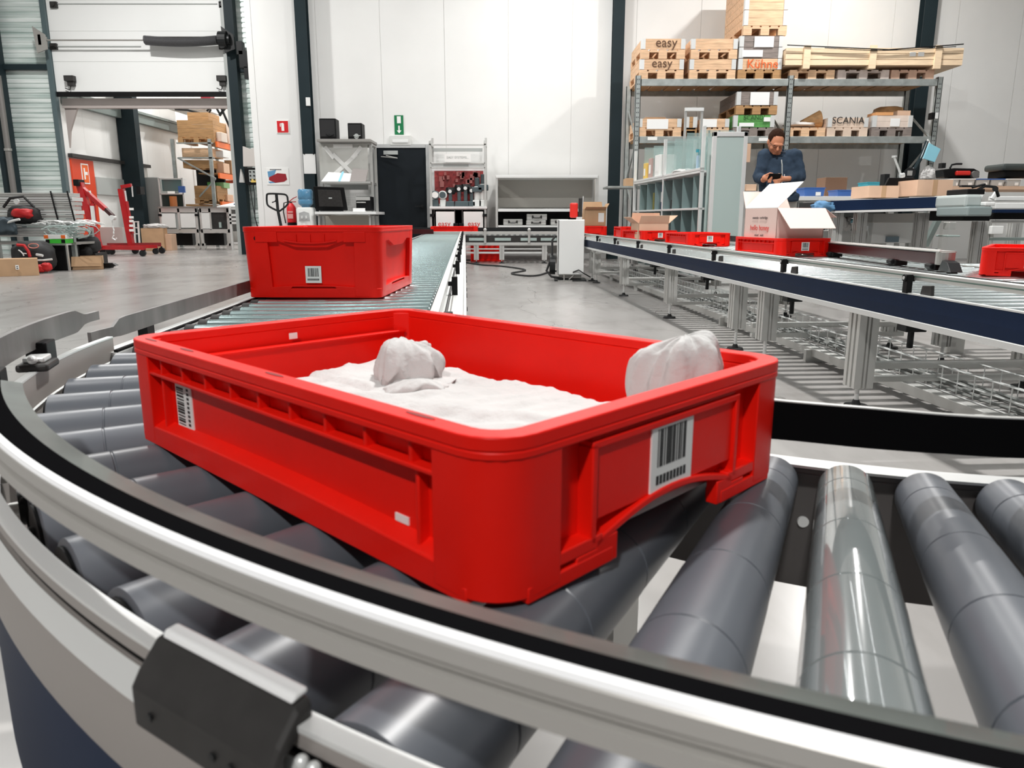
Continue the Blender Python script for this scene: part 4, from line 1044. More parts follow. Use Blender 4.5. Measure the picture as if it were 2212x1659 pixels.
m = MB(); m.prism([(-.28, 0), (.24, 0), (.28, .16), (-.16, .19)], (0, .0, 0), (1, 0, 0), (0, .45, .9), (0, .02, 0)); m.build('pages', PAPER2, t)
m = MB(); m.prism([(.03, .002), (.07, .002), (.13, .2), (.09, .2)], (0, -.006, 0), (1, 0, 0), (0, .45, .9), (0, .004, 0)); m.build('blue_band', LBLUE, t)
t = T('grey_binder', 'grey binder leaning beside the open white folder', 'binder', (PX(776, Y0), Y0 + .05, PZ(392, Y0) + .003))
m = MB(); m.prism([(-.17, 0), (.12, 0), (.16, .22), (-.12, .25)], (0, 0, 0), (1, 0, 0), (0, .3, .95), (0, .03, 0)); m.build('cover', mat('warm_grey_binder', (.33, .30, .29), .6), t)
t = T('computer_monitor', 'black computer screen seen from behind on the workstation worktop', 'monitor', (PX(715, Y0 - .1), Y0 - .1, PZ(457, Y0 - .25) + .001))
m = MB(); m.prism([(-.29, .02), (.29, .02), (.25, .43), (-.30, .45)], (0, 0, 0), (1, 0, 0), (0, -.12, .99), (0, .05, 0)); m.build('screen_back', BLACK, t, bevel=.01)
m = MB(); m.prism([(-.22, .09), (.22, .08), (.19, .38), (-.22, .39)], (0, -.008, 0), (1, 0, 0), (0, -.12, .99), (0, .01, 0)); m.build('back_bulge', DARKG, t, bevel=.006)
m = MB(); m.box(-.03, .03, -.052, -.045, .225, .25); m.build('badge', GREYP, t); m = MB(); m.box(-.18, .2, -.12, .1, 0, .02); m.build('stand', BLKMET, t, bevel=.006)
t = T('printer', 'black and silver inkjet printer at the right of the worktop', 'printer', (PX(784, Y0 - .05), Y0 - .05, PZ(457, Y0 - .25) + .001))
m = MB(); m.box(-.13, .15, 0, .3, .02, .27); m.build('body', BLACK, t, bevel=.012); m = MB(); m.box(-.13, .13, -.012, 0, .20, .26); m.box(-.12, .05, -.014, 0, .155, .175); m.build('front_panel', ALU, t, bevel=.003)
m = MB(); m.box(-.17, .05, -.12, .0, .001, .012); m.box(-.17, .05, -.10, -.09, .012, .06); m.build('paper_tray', PAPER2, t)
t = T('wire_basket', 'open basket of clear small parts between the screen and the printer', 'basket', (PX(757, Y0 + .1), Y0 + .1, PZ(457, Y0 - .25) + .001))
m = MB()
for k in range(7): m.tube([(-.10, 0, .03 + k * .045), (.10, 0, .03 + k * .045)], .003, n=4); m.tube([(-.09 + k * .03, 0, 0), (-.10 + k * .033, 0, .32)], .003, n=4)
m.box(-.1, .1, 0, .2, 0, .01)
m.build('mesh', ALU, t)
# water cooler, pallet jack, extinguisher -----------------------------------
Yc = 14.1
t = T('water_cooler', 'white water cooler with an upturned blue bottle beside the workstation', 'water cooler', (PX(660, Yc), Yc, 0))
h_ = PZ(448, Yc)
m = MB(); m.loft([rrect(.30, .30, .05, 5, z) for z in (.01, h_ - .04)] + [rrect(.26, .26, .05, 5, h_)]); m.build('body', OFFW, t, smooth=True)
m = MB(); m.prism([(-.10, -.12), (.1, -.12), (.09, .02), (0, .05), (-.09, .02)], (0, -.156, h_ - .12), (1, 0, 0), (0, 0, 1), (0, .01, 0)); m.build('tap_recess', mat('cooler_recess_grey', (.45, .46, .46), .5), t, bevel=.002)
m = MB(); m.box(-.05, -.03, -.19, -.15, h_ - .20, h_ - .15); m.box(.03, .05, -.19, -.15, h_ - .20, h_ - .15); m.build('tap', WPAINT, t)
hb = PZ(409, Yc)
m = MB(); m.loft([rrect(.12, .12, .055, 5, h_ - .02), rrect(.16, .16, .07, 5, h_ + .02), rrect(.25, .25, .10, 5, h_ + .06), rrect(.26, .26, .11, 5, h_ + .12), rrect(.24, .24, .10, 5, h_ + .14), rrect(.26, .26, .11, 5, h_ + .16), rrect(.26, .26, .11, 5, hb - .03), rrect(.22, .22, .09, 5, hb)]); m.build('bottle', WATER, t, smooth=True)
t = T('fire_extinguisher', 'red fire extinguisher with a black hose on the white wall', 'fire extinguisher', (PX(628, YB - .12), YB - .12, 0))
z0, z1 = PZ(487, YB - .12), PZ(441, YB - .12)
m = MB(); m.loft([[V((r * cos(2 * pi * k / 20), r * sin(2 * pi * k / 20), z)) for k in range(20)] for z, r in ((z0 + .05, .075), (z0 + .06, .088), (z1 - .07, .088), (z1 - .02, .06), (z1 + .02, .03))]); m.build('cylinder', SAFE_R, t, smooth=True)
m = MB(); m.cyl((0, 0, z0 + .0), (0, 0, z0 + .05), .089, n=20); m.build('base', BLACK, t)
m = MB(); m.box(-.05, .05, -.092, -.086, z0 + .13, z0 + .22); m.box(-.045, .05, -.093, -.087, z0 + .24, z0 + .27); m.build('instruction_label', mat('faded_pink_label', (.75, .35, .33), .5), t)
m = MB(); m.tube([(0, 0, z1), (-.04, 0, z1 + .05), (-.13, -.02, z1 + .02), (-.15, -.02, z1 - .15), (-.12, -.02, z1 - .36)], .012, n=8); m.cyl((0, 0, z1), (0, 0, z1 + .05), .02); m.build('hose', RUBBER, t, smooth=True)
m = MB(); m.tube([(-.03, 0, z1 + .05), (.05, 0, z1 + .11), (.12, 0, z1 + .14)], .009, n=6); m.tube([(-.03, 0, z1 + .04), (.1, 0, z1 + .045)], .009, n=6); m.build('handle', REDM, t)
Yj = 13.6
t = T('pallet_jack', 'pallet truck with its black loop handle upright beside the fire extinguisher', 'pallet jack', (PX(600, Yj), Yj, 0))
zt = PZ(420, Yj); zb = PZ(455, Yj)
m = MB(); pts = [(-.19, 0, zt - .02), (-.195, 0, zt - .12), (-.17, 0, zb + .08), (-.02, 0, zb), (.03, 0, zb), (.16, 0, zb + .10), (.175, 0, zt - .1), (.15, 0, zt - .01), (.0, 0, zt + .01), (-.16, 0, zt + .01)]
pts = [V(p) for p in cr([tuple(p) for p in pts + pts[:1]], 5)][:-1]
m.tube(pts, .017, n=8, closed=True); m.build('handle_loop', BLKMET, t, smooth=True)
m = MB(); m.tube([(-.02, 0, zt), (-.01, 0, zb), (.08, -.05, .35)], .026, n=8); m.tube([(-.1, -.01, zb + .14), (-.04, -.02, zb + .16), (.0, -.02, zb + .24)], .01, n=6); m.build('tiller', BLKMET, t, smooth=True)
m = MB(); m.box(-.12, .13, -.2, .1, .06, .35); m.build('pump_block', REDM, t, bevel=.02)
m = MB(); m.cyl((-.02, -.08, .09), (.14, -.08, .09), .09, n=18); m.build('steer_wheel', BLACK, t)
m = MB(); m.box(-.2, -.06, .1, 1.2, .05, .09); m.box(.0, .14, .1, 1.2, .05, .09); m.build('fork', REDM, t, bevel=.01)
# machine control box right of the gate
Yb_ = YD - .35
t = T('gate_control_box', 'black and white gate control box with a paper bag above it', 'control box', (PX(546, Yb_), Yb_, 0))
def bz(py): return PZ(py, Yb_)
MB().box(-.14, .14, 0, .16, bz(399), bz(362)).build('casing', BLACK, t, bevel=.01)
m = MB(); m.box(-.04, .12, -.01, 0, bz(393), bz(367)); m.build('panel', GREYP, t)
m = MB()
for i in range(3):
    for j in range(2): m.cyl((-.01 + j * .08, -.02, bz(388) + i * .08), (-.01 + j * .08, -.01, bz(388) + i * .08), .018, n=10)
m.build('buttons', BLKMET, t)
m = MB(); m.box(-.01, .1, -.012, -.002, bz(394), bz(387)); m.build('yellow_sticker', YEL, t)
m = MB(); m.prism([(-.15, 0), (.12, 0), (.13, .40), (.02, .36), (-.13, .42)], (0, -.02, bz(360)), (1, 0, 0), (0, 0, 1), (0, .10, 0)); m.build('paper_bag', mat('pale_paper_bag', (.62, .58, .55), .8), t, bevel=.01)
m = MB(); m.tube([(.02, .05, bz(399)), (.03, .05, bz(420)), (.0, .05, bz(470)), (.07, .05, bz(498))], .012, n=6); m.tube([(-.06, .05, bz(399)), (-.03, .05, bz(440)), (.04, .05, bz(495))], .01, n=6); m.build('leads', RUBBER, t, smooth=True)
m = MB(); m.prism([(-.06, -.16), (.05, -.16), (.03, .0), (-.01, .13)], (-.19, -.06, bz(378)), (1, 0, 0), (0, 0, 1), (0, .08, 0)); m.build('white_cloth', PAPER, t, bevel=.01)

# ================================================================ tool cabinet
Y0, Y1 = 14.2, 14.8
tc_ = T('tool_cabinet', 'aluminium tool cabinet with a dark red tool board and two white doors', 'cabinet', (0, 0, 0))
xa, xb = PX(930, Y0), PX(1048, Y0); zt = PZ(302, Y0); zw = PZ(447, Y0)
m = MB()
for x in (xa, xb):
    m.box(x - .02, x + .02, Y1 - .04, Y1, 0, PZ(298, Y1)); m.box(x - .02, x + .02, Y0 + .1, Y0 + .14, zw, PZ(302, Y0)); m.box(x - .02, x + .02, Y0, Y0 + .05, 0, zw)
    m.box(x - .02, x + .02, Y0 + .1, Y1, PZ(312, Y0), PZ(309, Y0))
for py in (311, 351, 361): m.box(xa, xb, Y0 + .1, Y0 + .13, PZ(py + 2, Y0), PZ(py - 1, Y0))
m.build('frame', ALU, tc_, bevel=.003)
B('upper_board', ALUL, tc_, 931, 352, 1047, 360, Y0 + .14, Y0 + .16)
B('upper_board', GREYP, tc_, 958, 355, 1012, 360, Y0 + .12, Y0 + .14)
B('slanted_lamp', GREYP, tc_, 936, 320, 1042, 327, Y0 + .5, Y0 + .55)
B('tool_board_frame', ALUL, tc_, 931, 361, 1047, 440, Y1 - .06, Y1 - .02)
B('tool_board', PEG, tc_, 939, 369, 1044, 440, Y1 - .09, Y1 - .06)
m = MB(); rr = random.Random(9)
for k in range(26):
    x = PX(944 + rr.random() * 94, Y1 - .1); z = PZ(375 + rr.random() * 40, Y1 - .1); s = .02 + rr.random() * .02; m.box(x - s, x + s, Y1 - .13, Y1 - .09, z - s * 1.4, z + s * 1.4)
m.build('hung_tool', mat('dusty_rose_tools', (.36, .12, .11), .6), tc_)
B('worktop', WPAINT, tc_, 928, 446, 1052, 451, Y0 - .02, Y1, .003)
B('carcass', ALU, tc_, 930, 452, 1050, 500, Y0 + .02, Y1)
MB().box(xa, xb, Y0 + .02, Y1, 0.02, zw - .05).build('carcass', ALU, tc_)
for i, (pa, pb, hx) in enumerate(((941, 981, 984), (1001, 1043, 996))):
    x0, x1 = PX(pa, Y0), PX(pb, Y0); dr = MB().box(x0, x1, Y0 - .01, Y0 + .01, .1, PZ(457, Y0)).build('cabinet_door', WHITE, tc_)
    text('easy', .135, INKR, dr, ((x0 + x1) / 2 - (.02 if i == 0 else -.01), Y0 - .013, PZ(483.5, Y0)), FR)
    x = PX(hx, Y0); MB().box(x - .045, x + .045, Y0 - .04, Y0 - .005, PZ(492, Y0), PZ(482, Y0)).build('latch', BLACK, dr, bevel=.006)
m = MB()
for px in (933, 1047): x = PX(px, Y0); m.box(x - .04, x + .04, Y0 - .03, Y0, PZ(468, Y0), PZ(462, Y0))
m.build('side_clip', BLACK, tc_)
m = MB()
for px in (937, 982, 998, 1046): x = PX(px, Y0); m.box(x - .003, x + .003, Y0 - .004, Y0 + .02, .1, zw - .06)
m.build('profile_groove', MIDG, tc_)
t = T('name_board', 'small white printed name board on the tool cabinet frame', 'sign', (PX(990, Y0 + .05), Y0 + .05, PZ(341, Y0 + .05)))
MB().box(-.24, .24, 0, .012, -.07, .07).build('board', WHITE, t); text('EASY SYSTEMS...', .058, GREYP, t, (0, -.002, .005), FR)
def drill(i, px, h, kind, label):
    Y = Y0 + .22; t = T('cordless_tool' if kind else 'bench_grinder', label, 'power tool', (PX(px, Y), Y, PZ(446, Y0) + .002)); s = h; t.scale = (1.35, 1.35, 1.3)
    if kind == 0:
        m = MB(); m.box(-.04, .04, -.04, .04, 0, .10); m.cyl((0, -.06, .16), (0, .06, .16), .06, n=18); m.build('body', OFFW if i % 2 else TOOL, t, bevel=.008, smooth=True); m = MB(); m.cyl((0, -.075, .16), (0, -.06, .16), .045, n=16); m.build('wheel', TOOL if i % 2 else WHITE, t)
    elif kind == 1:
        m = MB(); m.box(-.055, .055, -.06, .06, 0, .075); m.box(-.025, .025, -.03, .03, .07, .2 * s); m.build('handle', TOOL, t, bevel=.01); m = MB(); m.cyl((-.045, -.02, .23 * s), (.05, .03, .23 * s), .05, n=14); m.cyl((.05, .03, .23 * s), (.09, .05, .23 * s), .022, n=10); m.build('motor_housing', BLKMET, t, smooth=True)
        m = MB(); m.cyl((0, -.065, .22 * s), (0, -.05, .22 * s), .025, n=12); m.build('chuck', ALUL, t)
    else:
        m = MB(); m.box(-.06, .06, -.06, .06, 0, .09); m.cyl((0, 0, .09), (0, 0, .28 * s), .045, n=16); m.build('body', OFFW, t, bevel=.008); m = MB(); m.box(-.07, .07, -.07, .07, .20 * s, .27 * s); m.cyl((0, 0, .27 * s), (0, 0, .40 * s), .035, n=14); m.build('head', TOOL, t, bevel=.008)
LB = ['white grinder at the left end of the tool row', 'dark tool with a white ring dial, second from the left in the row', 'small dark drill left of the middle of the tool row', 'dark drill with a pale chuck just left of the middle of the tool row', 'bulky dark drill in the middle of the tool row', 'dark drill right of the middle standing on a squared foot', 'white and dark press tool, second from the right in the row', 'tallest pale tool with a dark head at the right end of the row']
for i, (px, h, k) in enumerate(((941, 1, 0), (957, 1.15, 0), (973, .95, 1), (992, 1.1, 1), (1006, 1.15, 1), (1019, 1.0, 1), (1031, 1.0, 2), (1044, 1.12, 2))): drill(i, px, h, k, LB[i])
# ================================================================ open metal shelf with cases
Y0, Y1 = 14.0, 14.8
sh = T('open_metal_shelf', 'wide low open metal shelf unit in front of the back wall', 'shelf', (0, 0, 0))
xa, xb = PX(1073, Y0), PX(1290, Y0)
m = MB()
for x in (xa, xb):
    for y in (Y0, Y1 - .04): m.box(x - .02, x + .02, y, y + .04, 0, PZ(379, Y0))
m.build('post', ALU, sh, bevel=.003)
B('top_board', WPAINT, sh, 1071, 378, 1292, 384, Y0 - .01, Y1, .003)
B('middle_board', WPAINT, sh, 1076, 451, 1290, 457, Y0, Y1, .003)
B('lower_board', WPAINT, sh, 1076, 487, 1290, 491, Y0, Y1, .003)
B('back_board', mat('taupe_back_board', (.50, .48, .44), .6), sh, 1076, 384, 1286, 448, Y1 - .03, Y1)
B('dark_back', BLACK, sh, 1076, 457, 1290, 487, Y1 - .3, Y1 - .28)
B('side_board', mat('taupe_side_board', (.40, .38, .35), .6), sh, 1071, 400, 1074, 498, Y0 + .05, Y1)
def case(label, px0, py0, px1, py1, Y):
    x0, x1 = PX(px0, Y), PX(px1, Y); z0 = PZ(py1, Y); z1 = PZ(py0, Y); t = T('metal_case', label, 'case', ((x0 + x1) / 2, Y, z0 + .001)); w_ = (x1 - x0) / 2; h_ = z1 - z0
    MB().box(-w_, w_, 0, .35, 0, h_ - .002).build('shell', ALU, t, bevel=.01)
    m = MB(); m.box(-w_ * .5, -w_ * .35, -.012, 0, h_ * .25, h_ * .75); m.box(w_ * .35, w_ * .5, -.012, 0, h_ * .25, h_ * .75); m.build('catch', DARKG, t); m = MB(); m.tube([(-.06, -.005, h_ * .5), (-.05, -.03, h_ * .35), (.05, -.03, h_ * .35), (.06, -.005, h_ * .5)], .007, n=6); m.build('handle', BLACK, t)
    m = MB(); m.box(-w_, w_, -.003, 0, h_ * .60, h_ * .66); m.build('lid_seam', MIDG, t)
case('silver case at the left on the open metal shelf', 1087, 473, 1129, 486, Y0 + .1)
case('lower silver case of the stacked pair in the middle of the open shelf', 1137, 476, 1180, 486, Y0 + .1)
case('upper silver case of the stacked pair in the middle of the open shelf', 1138, 462, 1182, 475.6, Y0 + .1)
case('silver case half hidden by the white control cabinet on the open shelf', 1190, 473, 1228, 486, Y0 + .1)
def carton(name, label, cx_, cy_, cz_, w_, d_, h_, rz=0, m_=None, flaps=(), open_=True, t_=.006):
    t = T(name, label, 'carton', (cx_, cy_, cz_), rz); m_ = m_ or CARD
    m = MB()
    if open_:
        m.box(-w_ / 2, w_ / 2, -d_ / 2, -d_ / 2 + t_, 0, h_); m.box(-w_ / 2, w_ / 2, d_ / 2 - t_, d_ / 2, 0, h_); m.box(-w_ / 2, -w_ / 2 + t_, -d_ / 2, d_ / 2, 0, h_); m.box(w_ / 2 - t_, w_ / 2, -d_ / 2, d_ / 2, 0, h_); m.box(-w_ / 2, w_ / 2, -d_ / 2, d_ / 2, 0, t_)
    else: m.box(-w_ / 2, w_ / 2, -d_ / 2, d_ / 2, 0, h_)
    m.build('box', m_, t)
    for side, ang, ln in flaps:
        m = MB(); a = R(ang)   # angle above horizontal outward
        if side in 'fb':
            s = -1 if side == 'f' else 1; o = V((-w_ / 2, s * d_ / 2, h_)); u_ = V((w_, 0, 0)); v_ = V((0, s * cos(a), sin(a))) * ln
        else:
            s = -1 if side == 'l' else 1; o = V((s * w_ / 2, -d_ / 2, h_)); u_ = V((0, d_, 0)); v_ = V((s * cos(a), 0, sin(a))) * ln
        n_ = u_.cross(v_).normalized() * t_ * .6
        m.hexa([o, o + u_, o + u_ * .97 + v_, o + u_ * .03 + v_, o + n_, o + u_ + n_, o + u_ * .97 + v_ + n_, o + u_ * .03 + v_ + n_]); m.build('flap', m_, t)
    return t
t = carton('carton', 'brown carton with open flaps just right of the white control cabinet', 1.30, 12.25, ZT + .145, .34, .3, .26, R(4), flaps=(('f', 20, .1), ('b', 75, .12), ('r', 60, .1)))
m = MB(); m.box(.05, .14, -.153, -.150, .06, .2); m.build('label', WHITE, t)
carton('carton', 'small open brown carton lying in the red crate before the glass shelf unit', 1.62, 9.02, ZT + .012, .36, .30, .19, R(8), CARDL, flaps=(('f', 62, .10), ('b', 86, .12), ('l', 35, .12), ('r', 40, .14)))
# big printed carton on its red crate
t = carton('printed_carton', 'large pink and white printed carton with open flaps standing in a red crate', 1.93, 5.46, ZT + .014, .365, .42, .31, R(13), PINK, flaps=(('f', -42, .20), ('b', 60, .14), ('r', -30, .12)))
m = MB(); o = V((-.1825, -.21, .31)); u_ = V((0, .42, 0)); v_ = V((-.04 + .22, 0, .17)); n_ = V((0, 0, .006)); 
m.hexa([o, o + u_, o + u_ + v_, o + v_, o + n_, o + u_ + n_, o + u_ + v_ + n_, o + v_ + n_]); m.build('white_flap', PAPER2, t)
rz_ = (pi / 2, 0, -pi / 2)
text('sweetie  corbridge', .026, INK, t, (-.186, -.0, .245), rz_); text('hello honey', .052, INKR, t, (-.186, 0, .175), rz_)
for i, (s, z) in enumerate((('mixed   multi', .125), ('boxed   standard', .095))): text(s, .022, INK, t, (-.186, 0, z), rz_)
text('Clara', .04, INKR, t, (-.186, -.02, .04), rz_)
# ================================================================ red engine cranes by the gate
def crane(label, base_px, Yc, tilt_dir, big):
    x = PX(base_px, Yc, 540); t = T('engine_crane', label, 'crane', (x, Yc, 0))
    return t
Yc = 16.0
t = T('engine_crane', 'red engine crane with its dark-tipped boom lowered to the right and a hook chain', 'crane', (0, 0, 0))
def q(px, py, Y=Yc): p = at(px, py, Y); return p
m = MB(); a = q(172, 395); b = q(214, 535); m.tube([a, b], .085, n=4); a = q(172, 400, Yc + .3); b = q(176, 500, Yc + .6); m.tube([a, b], .04, n=4); m.build('mast', REDM, t)
m = MB(); m.box(q(164, 390).x, q(176, 390).x, Yc - .12, Yc + .12, q(170, 402).z, q(170, 388).z); m.build('mast_head', BLACK, t, bevel=.01)
m = MB(); m.tube([q(172, 402), q(228, 452)], .06, n=4); m.build('boom', REDM, t)
m = MB(); m.tube([q(222, 446), q(245, 468)], .05, n=4); m.build('boom_extension', mat('dark_boom_brown', (.045, .01, .01), .5), t)
m = MB(); a = q(244, 470); m.cyl((a.x, a.y - .06, a.z), (a.x, a.y + .06, a.z), .05, n=12)
for k in range(5): m.ell((a.x - .02 + .01 * (k % 2), a.y, a.z - .09 - .055 * k), (.018, .012, .035), 8, 6)
m.tube([(a.x - .02, a.y, a.z - .36), (a.x - .06, a.y, a.z - .42), (a.x, a.y, a.z - .46), (a.x + .03, a.y, a.z - .42)], .014, n=6); m.build('hook_chain', ALUL, t, smooth=True)
m = MB(); m.cyl(q(200, 440), q(206, 505), .055, n=12); m.cyl(q(193, 415), q(200, 440), .03, n=10); m.build('hydraulic_ram', REDM, t)
m = MB(); m.cyl(q(193, 412), q(196, 428), .028, n=10); m.box(q(206, 480).x - .02, q(210, 480).x, Yc - .1, Yc - .05, q(0, 478).z, q(0, 445).z); m.build('ram_rod', ALUL, t)
base = T('dummy', None, None)
bpy.data.objects.remove(base)
zb = .17
pa = V((q(206, 540).x, Yc + .1, zb)); pb = V((q(320, 538).x, Yc - .15, zb)); pc = V((q(300, 538).x, Yc + .85, zb))
m = MB(); m.tube([pa, pb], .055, n=4); m.tube([pa + V((0, .5, 0)), pc], .05, n=4); m.tube([pa + V((0, -.1, 0)), pa + V((0, .7, 0))], .055, n=4); m.build('base_leg', REDM, t)
for i, p in enumerate((pb, pc, pa + V((.15, 0, 0)), pa + V((.0, .65, 0)), (pa + pb) / 2 + V((.5, 0, 0)))):
    m = MB(); m.cyl((p.x - .05, p.y - .02, .065), (p.x - .05, p.y + .025, .065), .065, n=16); m.cyl((p.x - .03, p.y, .06), (p.x, p.y, .14), .018, n=8); m.build('caster', BLKMET, t)
Yc2 = 16.9
t = T('engine_crane', 'smaller red engine crane folded upright in the gateway', 'crane', (0, 0, 0))
def q(px, py, Y=Yc2): return at(px, py, Y)
m = MB(); m.tube([q(262, 408), q(284, 530)], .08, n=4); m.build('mast', REDM, t)
m = MB(); m.tube([q(262, 404), q(284, 400)], .05, n=4); m.build('boom', REDM, t); m = MB(); m.box(q(257, 0).x, q(266, 0).x, Yc2 - .1, Yc2 + .1, q(0, 420).z, q(0, 403).z); m.build('mast_head', BLACK, t)
m = MB(); m.cyl(q(272, 435), q(285, 505), .05, n=10); m.build('hydraulic_ram', REDM, t); m = MB(); m.cyl(q(270, 412), q(276, 455), .02, n=8); m.tube([q(285, 402), q(287, 425)], .015, n=5); m.build('ram_rod', ALUL, t)
m = MB()
for py in (452, 470, 478, 488, 498): a = q(283, py, Yc2 - .08); m.box(a.x - .04, a.x + .05, a.y, a.y + .02, a.z - .02, a.z + .03)
m.build('sticker', WHITE, t)
pa = V((q(237, 530).x, Yc2 - .1, .2)); pb = V((q(335, 530).x, Yc2 + .3, .2))
m = MB(); m.tube([pa, pb], .06, n=4); m.build('base_leg', mat('deep_red_leg', (.22, .01, .012), .4), t)
for p in (pa, pb, (pa + pb) / 2): m = MB(); m.cyl((p.x, p.y - .02, .07), (p.x, p.y + .03, .07), .07, n=14); m.cyl((p.x, p.y, .07), (p.x, p.y, .16), .02, n=8); m.build('caster', BLKMET, t)

# ================================================================ profile rack and the things round it
Yr = 11.6
rk = T('profile_rack', 'low grey steel rack holding the aluminium profiles at the left edge', 'rack', (0, 0, 0))
xl = -9.0; xr = PX(165, Yr, 500)
m = MB()
for x in (xr - .1, xr - 1.6, xl): m.box(x, x + .06, Yr - .02, Yr + .04, 0, PZ(492, Yr)); m.box(x, x + .06, Yr + .5, Yr + .56, 0, PZ(492, Yr)); m.box(x, x + .06, Yr, Yr + .5, PZ(500, Yr), PZ(494, Yr))
m.build('stand', GALV, rk)
MB().box(xl, xr, Yr - .05, Yr + .6, PZ(528, Yr), PZ(523, Yr)).build('lower_shelf', ALUD, rk)
MB().box(xl, xr - .2, Yr - .05, Yr + .6, PZ(489, Yr), PZ(485, Yr)).build('wire_shelf', GALV, rk)
def bundle(name, label, px1, py0, py1, Y, n, dx=0):
    t = T(name, label, 'metal profiles', (0, 0, 0)); x1 = PX(px1, Y); z0, z1 = PZ(py1, Y), PZ(py0, Y); hh = (z1 - z0) / n
    for k in range(n):
        m = MB(); z = z0 + hh * k; e = x1 + .02 * ((k * 7) % 3)
        m.box(-9.0, e, Y, Y + .30, z + hh * .06, z + hh * .94); o = m.build('profile', ALUL if k % 3 == 2 else ALU, t, bevel=.004)
        MB().box(-9.0, e, Y - .002, Y + .001, z + hh * .40, z + hh * .55).build('slot', MIDG, o)
    return t
bundle('aluminium_profile_bundle', 'tall stack of long aluminium profiles strapped together against the ribbed wall', 150, 416, 482, Yr + .15, 7)
bundle('aluminium_profile_bundle', 'lower stack of aluminium profiles below the wire shelf', 148, 491, 512, Yr, 3)
m = MB()
for px in (112, 148): x = PX(px, Yr + .15); m.tube([(x, Yr + .14, PZ(412, Yr)), (x + .03, Yr + .13, PZ(440, Yr)), (x + .06, Yr + .14, PZ(478, Yr))], .012, n=6)
tag(m.build('black_strap', BLACK), 'black straps tied round the tall stack of profiles', 'strap')
t = T('wire_heap', 'tangled heap of bright leads and wires on the wire shelf', 'cable', (0, 0, 0)); rr = random.Random(2); m = MB()
for k in range(40):
    px = 70 + rr.random() * 110; c = V((PX(px, Yr - .02), Yr + rr.random() * .3, PZ(484 + rr.random() * 6, Yr))); r_ = .05 + rr.random() * .09; ph = rr.random() * 6
    m.tube([c + V((r_ * 1.6 * cos(a * .7 + ph), r_ * .5 * sin(a * .7), abs(r_ * .55 * sin(a * .7 + ph)))) for a in range(9)], .006, n=4)
m.build('leads', ALUL, t)
m = MB()
for k in range(12):
    px = 120 + rr.random() * 75; c = V((PX(px, Yr - .1), Yr - .1 - rr.random() * .1, PZ(497 + rr.random() * 14, Yr))); r_ = .06 + rr.random() * .1; ph = rr.random() * 6
    m.tube([c + V((r_ * 1.6 * cos(a * .7 + ph), r_ * .3 * sin(a * .7), r_ * sin(a * .7 + ph) * .6 + .04)) for a in range(8)], .008, n=4)
m.build('grey_leads', TEALG, t)
def blob(name, label, cat, px0, py0, px1, py1, Y, d, m_, seed=0, amp=.16, parent=None, base=None, sq=.75):
    x0, x1, z0, z1 = rc(px0, py0, px1, py1, Y)
    if base is not None: z0 = base
    cx_, cz_ = (x0 + x1) / 2, (z0 + z1) / 2; m = MB(); m.ell((0, 0, 0), 1, 40, 28)
    for v in m.b.verts:
        p = v.co.copy(); s = lambda a: math.copysign(abs(a) ** sq, a)
        q_ = V((s(p.x), s(p.y), s(p.z))); n_ = noise.noise(p * 1.8 + V((seed, 0, 0))) * amp + (abs(noise.noise(p * 4 + V((seed, 3, 0)))) - .2) * amp * .5
        q_ *= 1 + n_; v.co = V((q_.x * (x1 - x0) / 2, q_.y * d / 2, max(q_.z, -1.0) * (z1 - z0) / 2))
    o = m.build(name, m_, parent, smooth='all'); 
    if parent is None: o.location = (cx_, Y + d / 2, cz_)
    else: o.location = (cx_ - parent.location.x, Y + d / 2 - parent.location.y, cz_ - parent.location.z)
    if label: tag(o, label, cat)
    return o
BAGK = mat('black_bag_cloth', (.014, .014, .015), .7, bump=.4, bscale=25); BAGR = mat('red_bag_cloth', (.50, .01, .012), .6, bump=.3, bscale=25)
# holdall on the shelf
zsh = PZ(484, Yr) 
t = T('sports_bag', 'red and black sports bag lying on the wire shelf at the left edge', 'bag', (PX(35, Yr - .1), Yr, zsh))
blob('bag_body', None, None, 5, 443, 72, 484, Yr - .05, .4, BAGK, 1, parent=t, base=zsh)
blob('red_panel', None, None, 18, 449, 62, 473, Yr - .10, .3, BAGR, 4, parent=t)
m = MB(); m.tube([(-.25, -.03, .25), (-.1, -.08, .38), (.1, -.08, .40), (.22, -.05, .25)], .02, n=6); m.build('strap', BAGK, t, smooth=True)
m = MB(); m.cyl((.02, -.14, .33), (.02, -.12, .33), .04, n=16); m.tube([(-.15, -.2, .01), (.0, -.24, .05), (.1, -.24, .07)], .018, n=6); m.build('buckle', ALUL, t)
blob('dark_jacket_sleeve', 'dark bluish cloth hanging over the wire shelf edge', 'clothing', -20, 470, 24, 508, Yr - .25, .2, mat('slate_cloth', (.05, .07, .085), .8), 6, amp=.3)
Yf = 10.9
t = T('sports_bag', 'big black holdall with red trim on the floor behind the brown box', 'bag', (PX(66, Yf), Yf, 0))
blob('bag_body', None, None, 12, 522, 98, 590, Yf, .42, BAGK, 8, parent=t, base=.0, amp=.12)
blob('red_side', None, None, 68, 572, 92, 594, Yf - .08, .1, BAGR, 3, parent=t, base=.01)
blob('red_pocket', None, None, 84, 568, 105, 587, Yf - .06, .12, BAGR, 5, parent=t)
def qq(px, py, Y=Yf - .06): p = at(px, py, Y); return p - V((t.location.x, t.location.y, t.location.z))
m = MB(); m.tube([qq(37, 529), qq(52, 530), qq(61, 542), qq(65, 555)], .022, n=6); m.build('red_piping', BAGR, t, smooth=True)
m = MB(); m.tube([qq(40, 540, Yf - .1), qq(46, 544, Yf - .1), qq(52, 552, Yf - .1)], .009, n=5); m.tube([qq(57, 548, Yf - .1), qq(50, 547, Yf - .1), qq(51, 553, Yf - .1)], .008, n=5); m.build('white_mark', WHITE, t)
